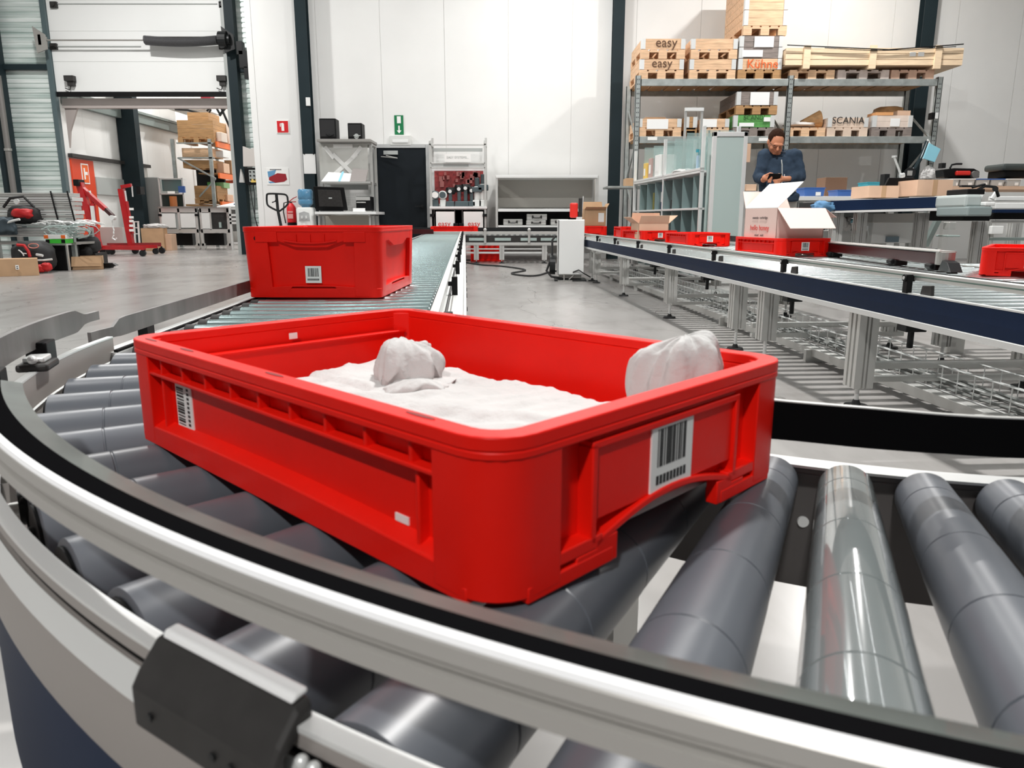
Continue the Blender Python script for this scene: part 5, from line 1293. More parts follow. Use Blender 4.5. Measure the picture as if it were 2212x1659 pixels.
m = MB(); c = [qq(72 + 11 * cos(a), 531 + 5 * sin(a), Yf - .05) for a in [k * pi / 8 for k in range(16)]]; m.tube(c, .007, n=5, closed=True); m.build('ring_mark', mat('pale_red_thread', (.7, .25, .2), .6), t)
m = MB(); m.tube([qq(77, 562, Yf - .08), qq(95, 562, Yf - .1), qq(113, 560, Yf - .08)], .014, n=6); m.tube([qq(79, 550, Yf - .06), qq(92, 552, Yf - .08)], .02, n=6); m.build('grey_strip', ALUL, t)
t = carton('carton', 'brown shipping box with a small white label at the left edge on the floor', PX(14, 10.2, 580), 10.45, .001, .47, .30, .23, R(32), open_=False)
m = MB(); m.box(-.03, .01, -.184, -.18, .09, .15); lb = m.build('label', WHITE, t); m = MB(); m.box(-.02, 0, -.186, -.184, .10, .112); m.box(-.02, 0, -.186, -.184, .125, .135); m.build('print', INK, lb)
carton('carton', 'creased open brown carton standing on the floor in front of the black backpack', PX(172, 11.6, 570), 11.75, .001, .50, .30, .20, R(24), open_=True, flaps=(('l', -50, .1), ('f', -80, .15)))
t = T('side_table', 'dark low stand carrying the orange and green boxes', 'stand', (PX(112, 11.3, 550), 11.5, 0))
zt = PZ(526, 11.3); MB().box(-.22, .17, -.1, .3, zt - .03, zt).build('board', WPAINT, t); MB().box(-.16, .14, -.08, .3, 0.0, zt - .03).build('body', BLACK, t, bevel=.02)
m = MB(); m.box(.15, .17, -.09, -.05, 0, zt - .03); m.box(-.2, -.18, -.09, -.05, 0, zt - .03); m.build('frame', ALU, t)
for nm, lb, a, b, c, d, m1, m2 in (('small_box', 'flat green and black box under the orange box', 99, 518, 141, 525.6, mat('bright_green_box', (.05, .55, .04), .5), BLACK), ('small_box', 'white and orange box on top of the green box', 95, 508, 141, 517, WHITE, ORANGE)):
    x0, x1, z0, z1 = rc(a, b, c, d, 11.35); tt = T(nm, lb, 'box', ((x0 + x1) / 2, 11.35, zt + .001 + (.065 if 'white' in lb else 0))); w_ = (x1 - x0) / 2; h_ = .06
    MB().box(-w_, w_, 0, .2, 0, h_).build('box', m1, tt); m = MB(); m.box(-w_, -w_ * .6, -.003, 0, .005, h_ - .005); m.box(w_ * .6, w_, -.003, 0, .005, h_ - .005); m.build('end_print', m2, tt)
t = T('backpack', 'black backpack slumped on the floor beside the red crane', 'bag', (PX(176, 12.1, 550), 12.1, 0))
blob('bag_body', None, None, 150, 510, 203, 562, 12.0, .30, BAGK, 12, parent=t, base=.22, amp=.08, sq=.65)
blob('front_pocket', None, None, 156, 530, 192, 558, 11.93, .2, BAGK, 14, parent=t, amp=.08)
MB().box(-.25, .25, -.05, .3, 0, .23).build('crate_below', DARKG, t)
t = T('floor_charger', 'small black charger unit on the floor right of the creased carton', 'charger', (PX(228, 11.9, 570), 11.9, 0))
m = MB(); m.box(-.12, .10, -.06, .06, .01, .09); m.build('casing', BLACK, t, bevel=.012); m = MB(); m.prism([(.08, .02), (.18, .05), (.13, .085), (.08, .08)], (0, -.05, 0), (1, 0, 0), (0, 0, 1), (0, .1, 0)); m.build('plug', BLKMET, t)

# ================================================================ seen through the gate
Yg = 19.6
t = T('tall_grey_cupboard', 'tall pale grey cupboard seen through the gate behind the dark post', 'cupboard', (0, 0, 0))
B('body', mat('pale_grey_cupboard', (.40, .41, .40), .5), t, 302, 383, 346, 500, Yg + .4, Yg + .9, .005)
t = T('glass_display', 'small frame with glass shelves and green and orange bottles on the rolling bench', 'display', (0, 0, 0))
Y_ = Yg + .15
m = MB()
for px in (347, 397): x = PX(px, Y_); m.box(x - .02, x + .02, Y_, Y_ + .04, PZ(447, Y_), PZ(384, Y_))
for py in (385, 418): m.box(PX(347, Y_), PX(397, Y_), Y_, Y_ + .3, PZ(py + 2, Y_), PZ(py, Y_))
m.build('frame', ALUL, t); B('glass', mat('dark_teal_glass', (.12, .20, .20), .15), t, 350, 388, 394, 413, Y_ + .1, Y_ + .12)
B('dark_back', mat('dark_green_back', (.03, .055, .05), .4), t, 350, 420, 396, 446, Y_ + .2, Y_ + .22)
B('blue_item', BLUE, t, 385, 402, 399, 416, Y_ - .05, Y_)
m = MB(); x = PX(374, Y_); m.cyl((x, Y_, PZ(446, Y_)), (x, Y_, PZ(424, Y_)), .09, n=12); m.build('orange_bottle', mat('amber_orange', (.55, .18, .05), .4), t)
for lb, pa, pb, op in (('left rolling bench with two white doors seen through the gate', 341, 424, 0), ('right rolling bench with one open dark compartment seen through the gate', 428, 492, 1)):
    t = T('rolling_bench', lb, 'workbench', (0, 0, 0)); Y_ = Yg
    m = MB()
    for px in (pa + 2, pb - 3, (pa + pb) / 2 if not op else pa + 22):
        x = PX(px, Y_); m.box(x - .03, x + .03, Y_, Y_ + .06, PZ(497 if px == (pa + pb) / 2 or op and px == pa + 22 else 532, Y_), PZ(450, Y_))
    m.box(PX(pa, Y_), PX(pb, Y_), Y_, Y_ + .06, PZ(503, Y_), PZ(495, Y_)); m.box(PX(pa, Y_), PX(pb, Y_), Y_, Y_ + .06, PZ(459, Y_), PZ(449, Y_)); m.build('frame', ALU, t, bevel=.004)
    B('worktop', ALUD, t, pa - 1, 446, pb + 1, 449, Y_ - .03, Y_ + .7)
    MB().box(PX(pa + 1, Y_), PX(pb - 1, Y_), Y_ + .05, Y_ + .7, PZ(500, Y_), PZ(452, Y_)).build('carcass', DARKG if op else GREYP, t)
    if op: B('cabinet_door', WPAINT, t, pa + 8, 460, pa + 25, 494, Y_ - .01, Y_ + .02); B('contents', TEALG, t, pa + 45, 480, pa + 50, 492, Y_ + .0, Y_ + .05)
    else:
        B('cabinet_door', WPAINT, t, pa + 8, 461, pa + 38, 492, Y_ - .01, Y_ + .02); B('cabinet_door', WPAINT, t, pa + 49, 461, pa + 81, 492, Y_ - .01, Y_ + .02)
        m = MB()
        for px in (pa + 3, pb - 1): x = PX(px, Y_); m.box(x - .05, x + .03, Y_ - .04, Y_, PZ(467, Y_), PZ(462, Y_))
        m.build('latch', BLACK, t)
    for px in (pa + 4, pb - 4):
        x = PX(px, Y_); m = MB(); m.cyl((x - .02, Y_ + .01, .07), (x - .02, Y_ + .05, .07), .07, n=16); m.box(x - .05, x + .03, Y_ - .0, Y_ + .06, .09, .15); m.build('caster', ALU, t)
    B('under_shelf', BLKMET, t, pa + 10, 504, pb - 8, 530, Y_ + .5, Y_ + .7)
t = carton('carton', 'brown carton with crumpled paper on top left of the rolling benches', PX(322, 18.8), 18.9, .001, .50, .45, .54, R(12), CARD, open_=False)
crumple('paper', None, None, (.05, 0, .58), (.25, .2, .06), 3.3, t)
t = carton('carton', 'narrower brown carton partly under the left rolling bench', PX(350, 18.9), 19.05, .001, .26, .3, .40, R(0), CARDL, open_=False)
t = T('step_ladder', 'thin aluminium step ladder leaning behind the small red crane', 'ladder', (0, 0, 0)); Y_ = 18.6
m = MB()
for px in (290, 299): bar(m, at(px - 1, 478, Y_), V((at(px + 2, 524, Y_ - .2).x, Y_ - .2, 0)), .035)
for py in (479, 492, 505): a = at(290, py, Y_ - .05); b = at(300, py, Y_ - .05); bar(m, a, b, .025)
m.build('frame', ALUL, t)
B('sheet_pack', mat('pale_grey_wrap', (.46, .44, .42), .5), None, 212, 491, 266, 533, 18.2, 18.5); tag(bpy.data.objects[-1] if False else [o for o in col.objects if o.name == 'sheet_pack'][0], 'pale grey wrapped pack standing under the red door side wall', 'pack')
# orange beam pallet rack
Yk = 21.2
rk = T('orange_beam_rack', 'tall pallet rack with orange beams in the hall beyond the gate', 'pallet rack', (0, 0, 0))
m = MB()
def upr(m, px0, py0, px1, py1, Y, w_=.09):
    a = at(px0, py0, Y); b = at(px1, py1, Y); x = (a.x + b.x) / 2; m.box(x - w_ / 2, x + w_ / 2, Y, Y + .06, 0, a.z)
upr(m, 376, 300, 384, 500, Yk); upr(m, 454, 300, 465, 500, Yk)
xL = PX(380, Yk, 300); xR = PX(459, Yk, 300)
for py in (309, 341): m.box(xL, xR, Yk, Yk + .05, PZ(py + 1.5, Yk), PZ(py - 1.5, Yk))
bar(m, (xL, Yk, PZ(341, Yk)), (xR, Yk, PZ(386, Yk)), .04); bar(m, (xR, Yk, PZ(386, Yk)), (xL + .5, Yk, PZ(425, Yk)), .04)
m.box(xR - .04, xR + .04, Yk + 2.8, Yk + 2.86, 0, 4.2); m.box(xL - .04, xL + .04, Yk + 2.8, Yk + 2.86, 0, 4.2)
m.build('upright_frame', GALV, rk)
for py in (311, 379, 441):
    m = MB(); m.box(xR + .05, xR + .10, Yk + .05, Yk + 4.8, PZ(py + 6, Yk) , PZ(py - 6, Yk)); m.build('orange_beam', ORANGE, rk)
for py in (305, 373, 435): MB().box(xR - .5, xR + .05, Yk + .1, Yk + 4.8, PZ(py, Yk) - .03, PZ(py, Yk)).build('deck', WOODD, rk)
MB().box(xL, xR - .55, Yk + .1, Yk + 2.5, PZ(441, Yk) - .05, PZ(441, Yk)).build('deck', WOODD, rk)
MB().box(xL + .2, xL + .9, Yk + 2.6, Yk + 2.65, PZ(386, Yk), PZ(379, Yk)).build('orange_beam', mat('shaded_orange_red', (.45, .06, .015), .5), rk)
def pbox(label, cx_, y, z, w_=1.2, d=.8, cols=1, hc=.2, m_=WOOD, pm=None, rz=0, hinge=True, paper=None, group=None, txt=None, tm=None, ts=.14, pal=True, tops=None, name='pallet_box'):
    """Euro pallet with wooden collars; front face at local y=0, centred on x"""
    pm = pm or m_
    t = T(name, label, 'pallet box', (cx_, y, z), rz, group); h0 = .144
    if pal:
        m = MB()
        for x in (-w_ / 2, -.07, w_ / 2 - .14):
            for yy in (0, d / 2 - .05, d - .1): m.box(x, x + .14, yy, yy + .1, .022, .1)
            m.box(x, x + .14, 0, d, 0, .022)
        for yy in (0, d / 2 - .05, d - .1): m.box(-w_ / 2, w_ / 2, yy, yy + .1, .1, .122)
        n = 5
        for k in range(n): x = -w_ / 2 + (w_ - .12) * k / (n - 1); m.box(x, x + .12, 0, d, .122, h0)
        m.build('pallet', pm, t)
    else: h0 = 0
    for k in range(cols):
        z0 = h0 + .003 + k * hc; m = MB(); tk = .02; mm = m_ if tops is None or k < cols - tops[0] else tops[1]
        for a, b in ((.002, hc * .5 - .002), (hc * .5 + .001, hc - .004)):
            m.box(-w_ / 2 + .01, w_ / 2 - .01, .004, tk, z0 + a, z0 + b); m.box(-w_ / 2 + .01, w_ / 2 - .01, d - tk, d - .004, z0 + a, z0 + b)
            m.box(-w_ / 2 + .01, -w_ / 2 + .03, tk, d - tk, z0 + a, z0 + b); m.box(w_ / 2 - .03, w_ / 2 - .01, tk, d - tk, z0 + a, z0 + b)
        c = m.build('collar', mm, t)
        if hinge:
            m = MB()
            for x in (-w_ / 2 + .002, w_ / 2 - .072): m.box(x, x + .07, -.004, .004, z0 + .004, z0 + hc - .006); m.box(x - .002 if x < 0 else x + .068, x + .004 if x < 0 else x + .074, .0, .07, z0 + .004, z0 + hc - .006)
            m.build('hinge_plate', ALUL, c)
    if paper:
        for (a, b, c_, d_) in paper: MB().box(a, b, -.010, -.005, c_, d_).build('paper_sheet', PAPER2, t)
    if txt:
        for s, x, zz, sz in txt: text(s, sz, tm or INKB, t, (x, -.007, zz), FR, ext=.001)
    return t
xm = (xL + xR) / 2; ww = xR - xL - .15
def zr(py): return PZ(py, Yk)
pbox('open brown wooden tray box on top of the orange beam rack', xm + .03, Yk + .05, zr(308), ww + .15, 1.0, 2, .22, WOODD, hinge=False)
pbox('narrow brown wooden box standing on the topmost box of the orange beam rack', xm + .05, Yk + .25, zr(308) + .144 + .446, ww - .25, .8, 1, .22, WOODD, hinge=False, pal=False)
pbox('brown collar box under the second bar of the orange beam rack', xm, Yk + .1, zr(339), ww, .8, 1, .24, WOOD, hinge=False, pal=False)
pbox('brown collar box in the middle of the orange beam rack above the dark gap', xm, Yk + .1, zr(363), ww, .8, 1, .22, WOODD, hinge=False, pal=False)
pbox('wide brown box at the bottom of the orange beam rack under the green one', xm + .15, Yk + .1, zr(440), ww - .2, .8, 1, .34, WOODD, hinge=False)
pbox('dark green box on the bottom brown box of the orange beam rack', xm + .25, Yk + .15, zr(409), ww - .7, .7, 1, .2, GREENW, hinge=False, pal=False)
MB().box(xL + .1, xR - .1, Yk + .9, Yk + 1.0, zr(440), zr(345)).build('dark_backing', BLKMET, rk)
for i, (lb, a, b, c, d, m_) in enumerate((
    ('pale wrapped parcel at the left on the top orange beam', 460, 285, 478, 305, mat('cream_wrap', (.68, .58, .50), .7)),
    ('tall pale carton heap at the right on the top orange beam', 480, 265, 503, 308, mat('cream_wrap', (.68, .58, .50), .7)),
    ('white carton hanging high under the top orange beam', 464, 326, 482, 342, WPAINT),
    ('small pale carton above the lower orange beam, left one', 466, 352, 483, 366, CARDL),
    ('brown carton above the lower orange beam, right of the white ones', 485, 346, 500, 372, CARD),
    ('narrow pale carton above the lower orange beam, right end', 501, 348, 512, 374, CARDL),
    ('light green small box right of the rack upright', 467, 396, 484, 411, mat('light_green_box', (.28, .50, .24), .6)),
    ('pale carton right of the rack upright near the blue-topped table', 473, 420, 492, 440, CARDL))):
    pc = (a + c) / 2; Y_ = max(Yk + .15, Yk * (459 - 1106) / (pc - 1106) - .1); lv = (zr(304), zr(372), zr(434))[0 if d < 320 else 1 if d < 380 else 2] + .005
    x0, x1, z0, z1 = rc(a, b, c, d, Y_); z0 = lv if d not in (342, 411) else (lv + .42 if d == 342 else lv + .36); z1 = max(z1, z0 + .15)
    o = MB().box(x0, x1, Y_, Y_ + .45, z0, z1).build('stored_carton', m_, bevel=.01); tag(o, lb, 'carton', 'cartons stored on the orange beam rack')
t = T('blue_topped_table', 'table with a blue and white sloping top between the rack and the gate post', 'table', (0, 0, 0)); Y_ = 19.3
x0, x1, z0, z1 = rc(468, 434, 520, 448, Y_)
m = MB(); m.hexa([V((x0, Y_, z0)), V((x1, Y_, z0)), V((x1, Y_ + .8, z0 + .14)), V((x0 + .3, Y_ + .8, z0 + .14)), V((x0, Y_, z0 + .03)), V((x1, Y_, z0 + .03)), V((x1, Y_ + .8, z0 + .17)), V((x0 + .3, Y_ + .8, z0 + .17))]); m.build('top', WPAINT, t)
m = MB(); m.hexa([V((x0 + .35, Y_ + .2, z0 + .07)), V((x1, Y_ + .2, z0 + .07)), V((x1, Y_ + .75, z0 + .17)), V((x0 + .5, Y_ + .75, z0 + .17)), V((x0 + .35, Y_ + .2, z0 + .09)), V((x1, Y_ + .2, z0 + .09)), V((x1, Y_ + .75, z0 + .19)), V((x0 + .5, Y_ + .75, z0 + .19))]); m.build('blue_sheet', mat('slate_blue_sheet', (.08, .14, .28), .5), t)
m = MB()
for py in (462, 471, 479): m.box(PX(491, Y_), PX(522, Y_), Y_, Y_ + .5, PZ(py + 5, Y_), PZ(py, Y_))
m.box(PX(497, Y_), PX(524, Y_), Y_, Y_ + .04, PZ(527, Y_), PZ(523, Y_)); m.box(PX(492, Y_), PX(492, Y_) + .05, Y_, Y_ + .05, 0, z0); m.box(PX(519, Y_), PX(519, Y_) + .05, Y_, Y_ + .05, 0, z0); m.build('drawer_frame', ALUL, t)
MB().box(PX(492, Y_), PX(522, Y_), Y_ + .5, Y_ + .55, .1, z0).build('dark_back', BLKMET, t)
# roof machinery glimpsed at the top of the gateway
t = T('roof_truss', 'thin dark roof braces crossing at the top right of the gateway', 'brace', (0, 0, 0)); Y_ = 20.5
m = MB()
for a, b, c, d in ((447, 240, 470, 215), (470, 215, 503, 290), (474, 250, 500, 215), (458, 216, 476, 248)): bar(m, at(a, b, Y_), at(c, d, Y_), .05)
m.build('braces', BLKMET, t)
t = T('ceiling_duct', 'white cut-off duct with a dark red end above the orange beam rack', 'duct', (0, 0, 0)); Y_ = 22
B('duct', OFFW, t, 362, 205, 440, 236, Y_, Y_ + 1.2); B('red_end', mat('duct_dark_red', (.2, .01, .02), .4), t, 434, 205, 455, 230, Y_ - .1, Y_ + .2)
m = MB(); a = at(378, 236, Y_); m.tube([a, a + V((.35, 0, -.02)), a + V((.9, 0, -.16)), a + V((1.0, 0, 0))], .03, n=6); m.build('pipe', BLKMET, t)
# ================================================================ grey pallet rack on the right
Yr_ = 13.3; Yb2 = 14.35
rk = T('grey_pallet_rack', 'grey two-bay pallet rack along the back wall loaded with wooden boxes', 'pallet rack', (0, 0, 0))
ups = [PX(1375, Yr_, 300), PX(1700, Yr_, 300), PX(2017, Yr_, 300)]
def zk(py, Y=Yr_): return PZ(py, Y)
z_top, z_mid = zk(178), zk(302)
for i, x in enumerate(ups):
    tp = zk(163) if i < 2 else zk(166)
    for y in (Yr_, Yb2):
        m = MB(); m.box(x - .045, x + .045, y, y + .012, 0, tp); m.box(x - .045, x - .035, y, y + .07, 0, tp); m.box(x + .035, x + .045, y, y + .07, 0, tp); u_ = m.build('upright', GALV, rk)
        if y == Yr_:
            m = MB(); k = 0; z = .1
            while z < tp - .05: m.box(x - .02, x - .008, y - .001, y + .001, z, z + .02); m.box(x + .008, x + .02, y - .001, y + .001, z, z + .02); z += .075
            m.build('slots', BLKMET, u_)
    m = MB(); zz = .2; s = 0
    while zz < tp - .7: bar(m, (x, Yr_ + .05 if s else Yb2, zz), (x, Yb2 if s else Yr_ + .05, zz + .62), .028); zz += .62; s = 1 - s
    m.build('brace', GALV, rk)
for a, b in ((0, 1), (1, 2)):
    for z in (z_top, z_mid):
        for y in (Yr_ - .01, Yb2 + .02):
            m = MB(); m.box(ups[a] + .05, ups[b] - .05, y, y + .045, z - .055, z + .055); bm_ = m.build('beam', GALV, rk, bevel=.004)
m = MB()
for a, b in ((0, 1), (1, 2)):
    for z in (z_top, z_mid):
        n = 9
        for k in range(n): x = ups[a] + .12 + (ups[b] - ups[a] - .3) * k / (n - 1); m.box(x - .06, x + .16, Yr_ + .04, Yb2 + .02, z + .03, z + .05)
m.build('deck_slat', WOODD, rk)
m = MB()
for px, py in ((1404, 300), (1640, 302)): x = PX(px, Yr_); m.box(x - .08, x + .08, Yr_ - .016, Yr_ - .010, zk(py + 3), zk(py - 4))
m.build('beam_label', WHITE, rk)
zt_ = z_top + .056; zm_ = z_mid + .056
def cxw(a, b, Y=Yr_): xa, xb = PX(a, Y, 150), PX(b, Y, 150); return (xa + xb) / 2, xb - xa
# top level, left bay
x, w_ = cxw(1385, 1480)
hc = (zk(125) - zt_) / 1 
hstack = (zk(82) - zt_) / 2      # height of one pallet with collar
ph = hstack - .144 - .006
pbox('pine box printed easy, lower of the pair at the left end of the top level', x - .02, Yr_ + .02, zt_, w_, 1.1, 1, ph, WOOD, txt=(('easy', 0, .144 + ph * .6, .20),))
pbox('pine box printed easy, upper of the pair at the left end of the top level', x - .01, Yr_ + .02, zt_ + hstack, w_, 1.1, 1, ph, WOOD, txt=(('easy', .05, .144 + ph * .62, .21), ))
x, w_ = cxw(1490, 1590)
pbox('plain pine box, lower of the pair beside the printed pine boxes', x, Yr_ + .02, zt_, w_, 1.0, 1, ph, WOOD)
pbox('plain pine box, upper of the pair beside the printed pine boxes', x + .01, Yr_ + .02, zt_ + hstack, w_, 1.0, 1, ph, WOOD)
x, w_ = cxw(1595, 1689)
H3 = zk(76) - zt_; p3 = (H3 - .150) / 3
pbox('stacked box with an orange name on its bottom collar and two weathered grey collars', x, Yr_ + .02, zt_, w_, 1.1, 3, p3, WOOD, pm=WOODD, tops=(2, WOODG), txt=(('Kühne', .04, .144 + p3 * .5, .20),), tm=INKO, paper=((-.12, .20, .144 + p3 * 2.0, .144 + p3 * 2.95), (-.31, .03, .144 + p3 * 1.15, .144 + p3 * 1.75)))
x, w_ = cxw(1600, 1693)
pbox('tall brown box of four collars topping the stack with the orange name', x + .01, Yr_ + .02, zt_ + H3 + .004, w_, 1.2, 4, .24, WOOD, pm=WOOD, tops=(0, WOODD), paper=((-.06, .30, .62, .95),))
# long crate on three pallets
x0, x1 = PX(1695, Yr_, 120), PX(2064, Yr_, 120); 
def pallet(label, cx_, y, z, w_, m_, group='pallets under the long crate'):
    t = pbox(label, cx_, y, z, w_, 1.0, 0, .2, m_, group=group, name='pallet'); t['category'] = 'pallet'; return t
x, w_ = cxw(1708, 1805); pallet('pale pallet under the left end of the long pine crate', x, Yr_ + .02, zt_, w_, WOOD)
x, w_ = cxw(1812, 1923); pallet('greyish pallet under the middle of the long pine crate', x, Yr_ + .02, zt_, w_, mat('greyed_pine', (.50, .42, .38), .7, nscale=5, namt=.2))
x, w_ = cxw(1928, 2020); pallet('brownish pallet under the right end of the long pine crate', x, Yr_ + .02, zt_, w_, mat('rosy_pine', (.52, .33, .24), .7, nscale=5, namt=.2))
t = T('long_wooden_crate', 'very long pale pine crate lying across three pallets on the top level', 'crate', (0, 0, 0))
zb_, zt2 = zt_ + .146, zk(104)
m = MB(); hh = (zt2 - zb_ - .06) / 3
for k in range(3): m.box(x0, x1 + .1, Yr_ - .05, Yr_ - .025, zb_ + .06 + k * hh, zb_ + .06 + (k + 1) * hh - .008)
m.box(x0, x1 + .1, Yr_ - .025, Yr_ + .95, zb_ + .055, zb_ + .075); m.box(x0, x1 + .1, Yr_ - .03, Yr_ + .95, zt2 - .03, zt2 - .015); m.box(x0, x0 + .03, Yr_ - .03, Yr_ + .95, zb_ + .06, zt2 - .02); m.box(x1 + .07, x1 + .1, Yr_ - .03, Yr_ + .95, zb_ + .06, zt2 - .02); m.box(x0, x1 + .1, Yr_ + .93, Yr_ + .95, zb_ + .06, zt2 - .02)
m.build('boards', WOODW, t)
m = MB()
for px in (1740, 1882, 2022): x = PX(px, Yr_, 120); m.box(x - .055, x + .055, Yr_ - .08, Yr_ - .05, zb_ - .0, zt2 + .03)
for px in (1740, 1882, 2022): x = PX(px, Yr_, 120); m.box(x - .055, x + .055, Yr_ - .05, Yr_ + .95, zb_, zb_ + .055)
m.build('batten', WOODW, t)
m = MB(); m.tube([(x0, Yr_ - .09, zk(100)), (PX(1800, Yr_), Yr_ - .09, zk(106)), (PX(1882, Yr_), Yr_ - .09, zk(110)), (PX(1960, Yr_), Yr_ - .09, zk(104)), (PX(2035, Yr_), Yr_ - .09, zk(98))], .009, n=5); m.tube([(PX(1750, Yr_), Yr_ - .09, zk(106)), (PX(1850, Yr_), Yr_ - .09, zk(112)), (PX(1930, Yr_), Yr_ - .09, zk(110)), (PX(2020, Yr_), Yr_ - .09, zk(103))], .006, n=5); m.build('strap', BLACK, t)
m = MB()
for px in (1968, 1986): x = PX(px, Yr_, 120); m.box(x - .05, x + .05, Yr_ - .056, Yr_ - .05, zk(123), zk(114))
m.build('label', WHITE, t)
# middle level
x, w_ = cxw(1383, 1478); hc2 = zk(255) - zm_ - .15
pbox('pine box with a large white sheet at the left of the middle level', x, Yr_ + .02, zm_, w_, 1.0, 1, hc2, WOOD, paper=((-.22, .14, .12, .144 + hc2 - .01),))
o = MB().box(x - .2, x + .15, Yr_ + .3, Yr_ + .7, zm_ + .05, zk(248)).build('carton_inside', CARD); o.name = 'carton'; tag(o, 'brown carton peeping out of the pine box with the large white sheet', 'carton')
x, w_ = cxw(1488, 1515); pbox('narrow brown crate behind the white standing frame on the middle level', x, Yr_ + .1, zm_, w_, .8, 1, hc2 + .04, WOODD)
x, w_ = cxw(1520, 1583); pbox('pine box half covered by a pale sheet above the frosted locker', x, Yr_ + .02, zm_, w_, 1.0, 1, hc2, WOOD, paper=((-w_ / 2 + .02, .03, .15, .144 + hc2 - .01),))
t = T('standing_frame', 'white metal loop frame standing above the glass shelf unit', 'frame', (0, 0, 0)); Y_ = 12.4
m = MB(); xa, xb = PX(1481, Y_, 260), PX(1516, Y_, 260); z0, z1 = 0, PZ(237, Y_)
for x in (xa, xb): m.box(x - .018, x + .018, Y_, Y_ + .03, z0, z1)
m.build('side_tube', ALU, t); MB().box(xa - .02, xb + .02, Y_ - .02, Y_ + .02, z1 - .02, z1 + .03).build('top_bar', WPAINT, t)
x, w_ = cxw(1592, 1682)
Hg = .144 + .20
pbox('green painted box under the weathered grey one on the middle level', x, Yr_ + .02, zm_, w_, 1.1, 1, .20, GREENW, pm=WOODG, paper=((-.25, .0, .16, .22), (.16, .27, .24, .31)), txt=(('SCANDI', .0, .30, .10),), tm=mat('dark_green_print', (.02, .08, .02), .7))
pbox('weathered grey box with a white sheet on top of the green painted box', x + .03, Yr_ + .02, zm_ + Hg + .01, w_, 1.1, 1, .22, WOODG, pm=WOODD, paper=((-.12, .20, .15, .144 + .21),))
x, w_ = cxw(1707, 1795); tt = pbox('low pallet with loose bags and a brown cone shape right of the rack post', x, Yr_ + .02, zm_, w_, 1.0, 0, .2, WOOD)
blob('loose_bags', None, None, 1705, 262, 1770, 272, Yr_ + .1, .5, mat('grey_white_bags', (.55, .52, .50), .7), 3, parent=tt)
m = MB(); m.cyl((w_ * .10 - .05, .3, .26), (w_ / 2 - .0, .3, .30), .03, .16, n=14); m.build('brown_sack', WOODD, tt)
x, w_ = cxw(1799, 1888); hs = zk(253) - zm_ - .15
pbox('pine box printed with dark capital letters on the middle level', x, Yr_ + .02, zm_, w_, 1.0, 1, hs, mat('greyish_pale_pine', (.70, .55, .44), .65, nscale=4, namt=.15), txt=(('SCANIA', .0, .144 + hs * .7, .155),), tm=INK)
x, w_ = cxw(1897, 1985); hs2 = zk(248) - zm_ - .15
tt = pbox('pale box with a brown bundle on top at the right of the middle level', x, Yr_ + .02, zm_, w_, 1.0, 1, hs2, mat('pinkish_pine', (.74, .62, .54), .65, nscale=4, namt=.15), pm=WOODG, paper=((-.04, .12, .16, .144 + hs2 - .05),))
blob('brown_bundle', None, None, 1905, 226, 1960, 252, Yr_ + .3, .5, WOODD, 5, parent=tt)
m = MB(); m.box(-.3, .0, .0, .3, .144 + hs2, .144 + hs2 + .05); m.build('orange_item', mat('faded_orange', (.72, .35, .14), .6), tt); m = MB(); m.box(.12, w_ / 2, .1, .6, .144 + hs2, .144 + hs2 + .09); m.build('pale_offcut', CARDL, tt)
# ground level of the rack : low stock in the shade
for lb, a, b, c, d, m_ in (('brown carton low in the rack left of the glass shelf unit', 1352, 385, 1368, 402, CARD), ('pale carton low in the rack behind the man\'s elbow', 1612, 398, 1634, 412, CARDL), ('white tray on the shelf left of the man', 1605, 413, 1622, 421, WPAINT), ('brown carton on the bench right of the man', 1783, 383, 1830, 408, mat('dark_brown_card', (.22, .12, .07), .7))):
    Y_ = 12.6 if a < 1700 else 10.2
    if a == 1606: Y_ = 9.6
    x0, x1, z0, z1 = rc(a, b, c, d, Y_); z0 = PZ(424, 9.6) + .001 if a == 1783 else z0
    if a == 1352: rks = MB().box(x0 - .3, x1 + .25, 12.5, 13.2, z0 - .03, z0 - .002).build('side_shelf', GALV, rk)
    o = MB().box(x0, x1, Y_, Y_ + .3, z0, z1).build('carton', m_, bevel=.004); tag(o, lb, 'carton')
t = T('low_rack_shelves', 'low shelf boards with odd stock between frosted locker and bench', 'shelf', (0, 0, 0)); m = MB()
for py in (413, 423): m.box(PX(1600, 12.5), PX(1640, 12.5), 12.5, 13.1, PZ(py + 1, 12.5), PZ(py, 12.5))
m.build('board', WPAINT, t); m = MB(); 
for px in (1601, 1639): m.box(PX(px, 12.5), PX(px, 12.5) + .04, 12.5, 13.1, 0, PZ(400, 12.5))
m.build('post', GALV, t)

# ================================================================ frosted locker and glass shelf unit
t = T('glass_shelf_unit', 'long grey shelf unit with glass dividers running back from the frosted locker', 'shelf', (2.245, 9.24, 0), R(5.4))
HU = 1.83; DU = .46; LU = 3.2
m = MB()
for y in (0, 1.55, LU - .04):
    for x in (0, DU - .04): m.box(x, x + .04, y, y + .04, 0, HU if y < LU - .1 else HU - .02)
for z in (.05, .45, .87, 1.30): m.box(0, DU, 0, LU, z, z + .025)
m.box(0, .04, 0, LU, HU - .5, HU - .47)
m.build('frame', ALUL, t, bevel=.003)
MB().box(DU - .01, DU, 0, LU, .05, 1.32).build('back_board', mat('dark_teal_back', (.07, .11, .115), .5), t)
for k in range(7):
    y = .28 + k * .42
    MB().box(.01, DU - .02, y, y + .008, .08, 1.28).build('divider', mat('smoky_teal_divider', (.20, .28, .28), .3), t)
for k in range(6):
    y = .15 + k * .5; MB().box(.02, DU - .02, y, y + .006, 1.33, HU - .03 + (.02 if k % 2 else 0)).build('glass_pane', CLEAR, t)
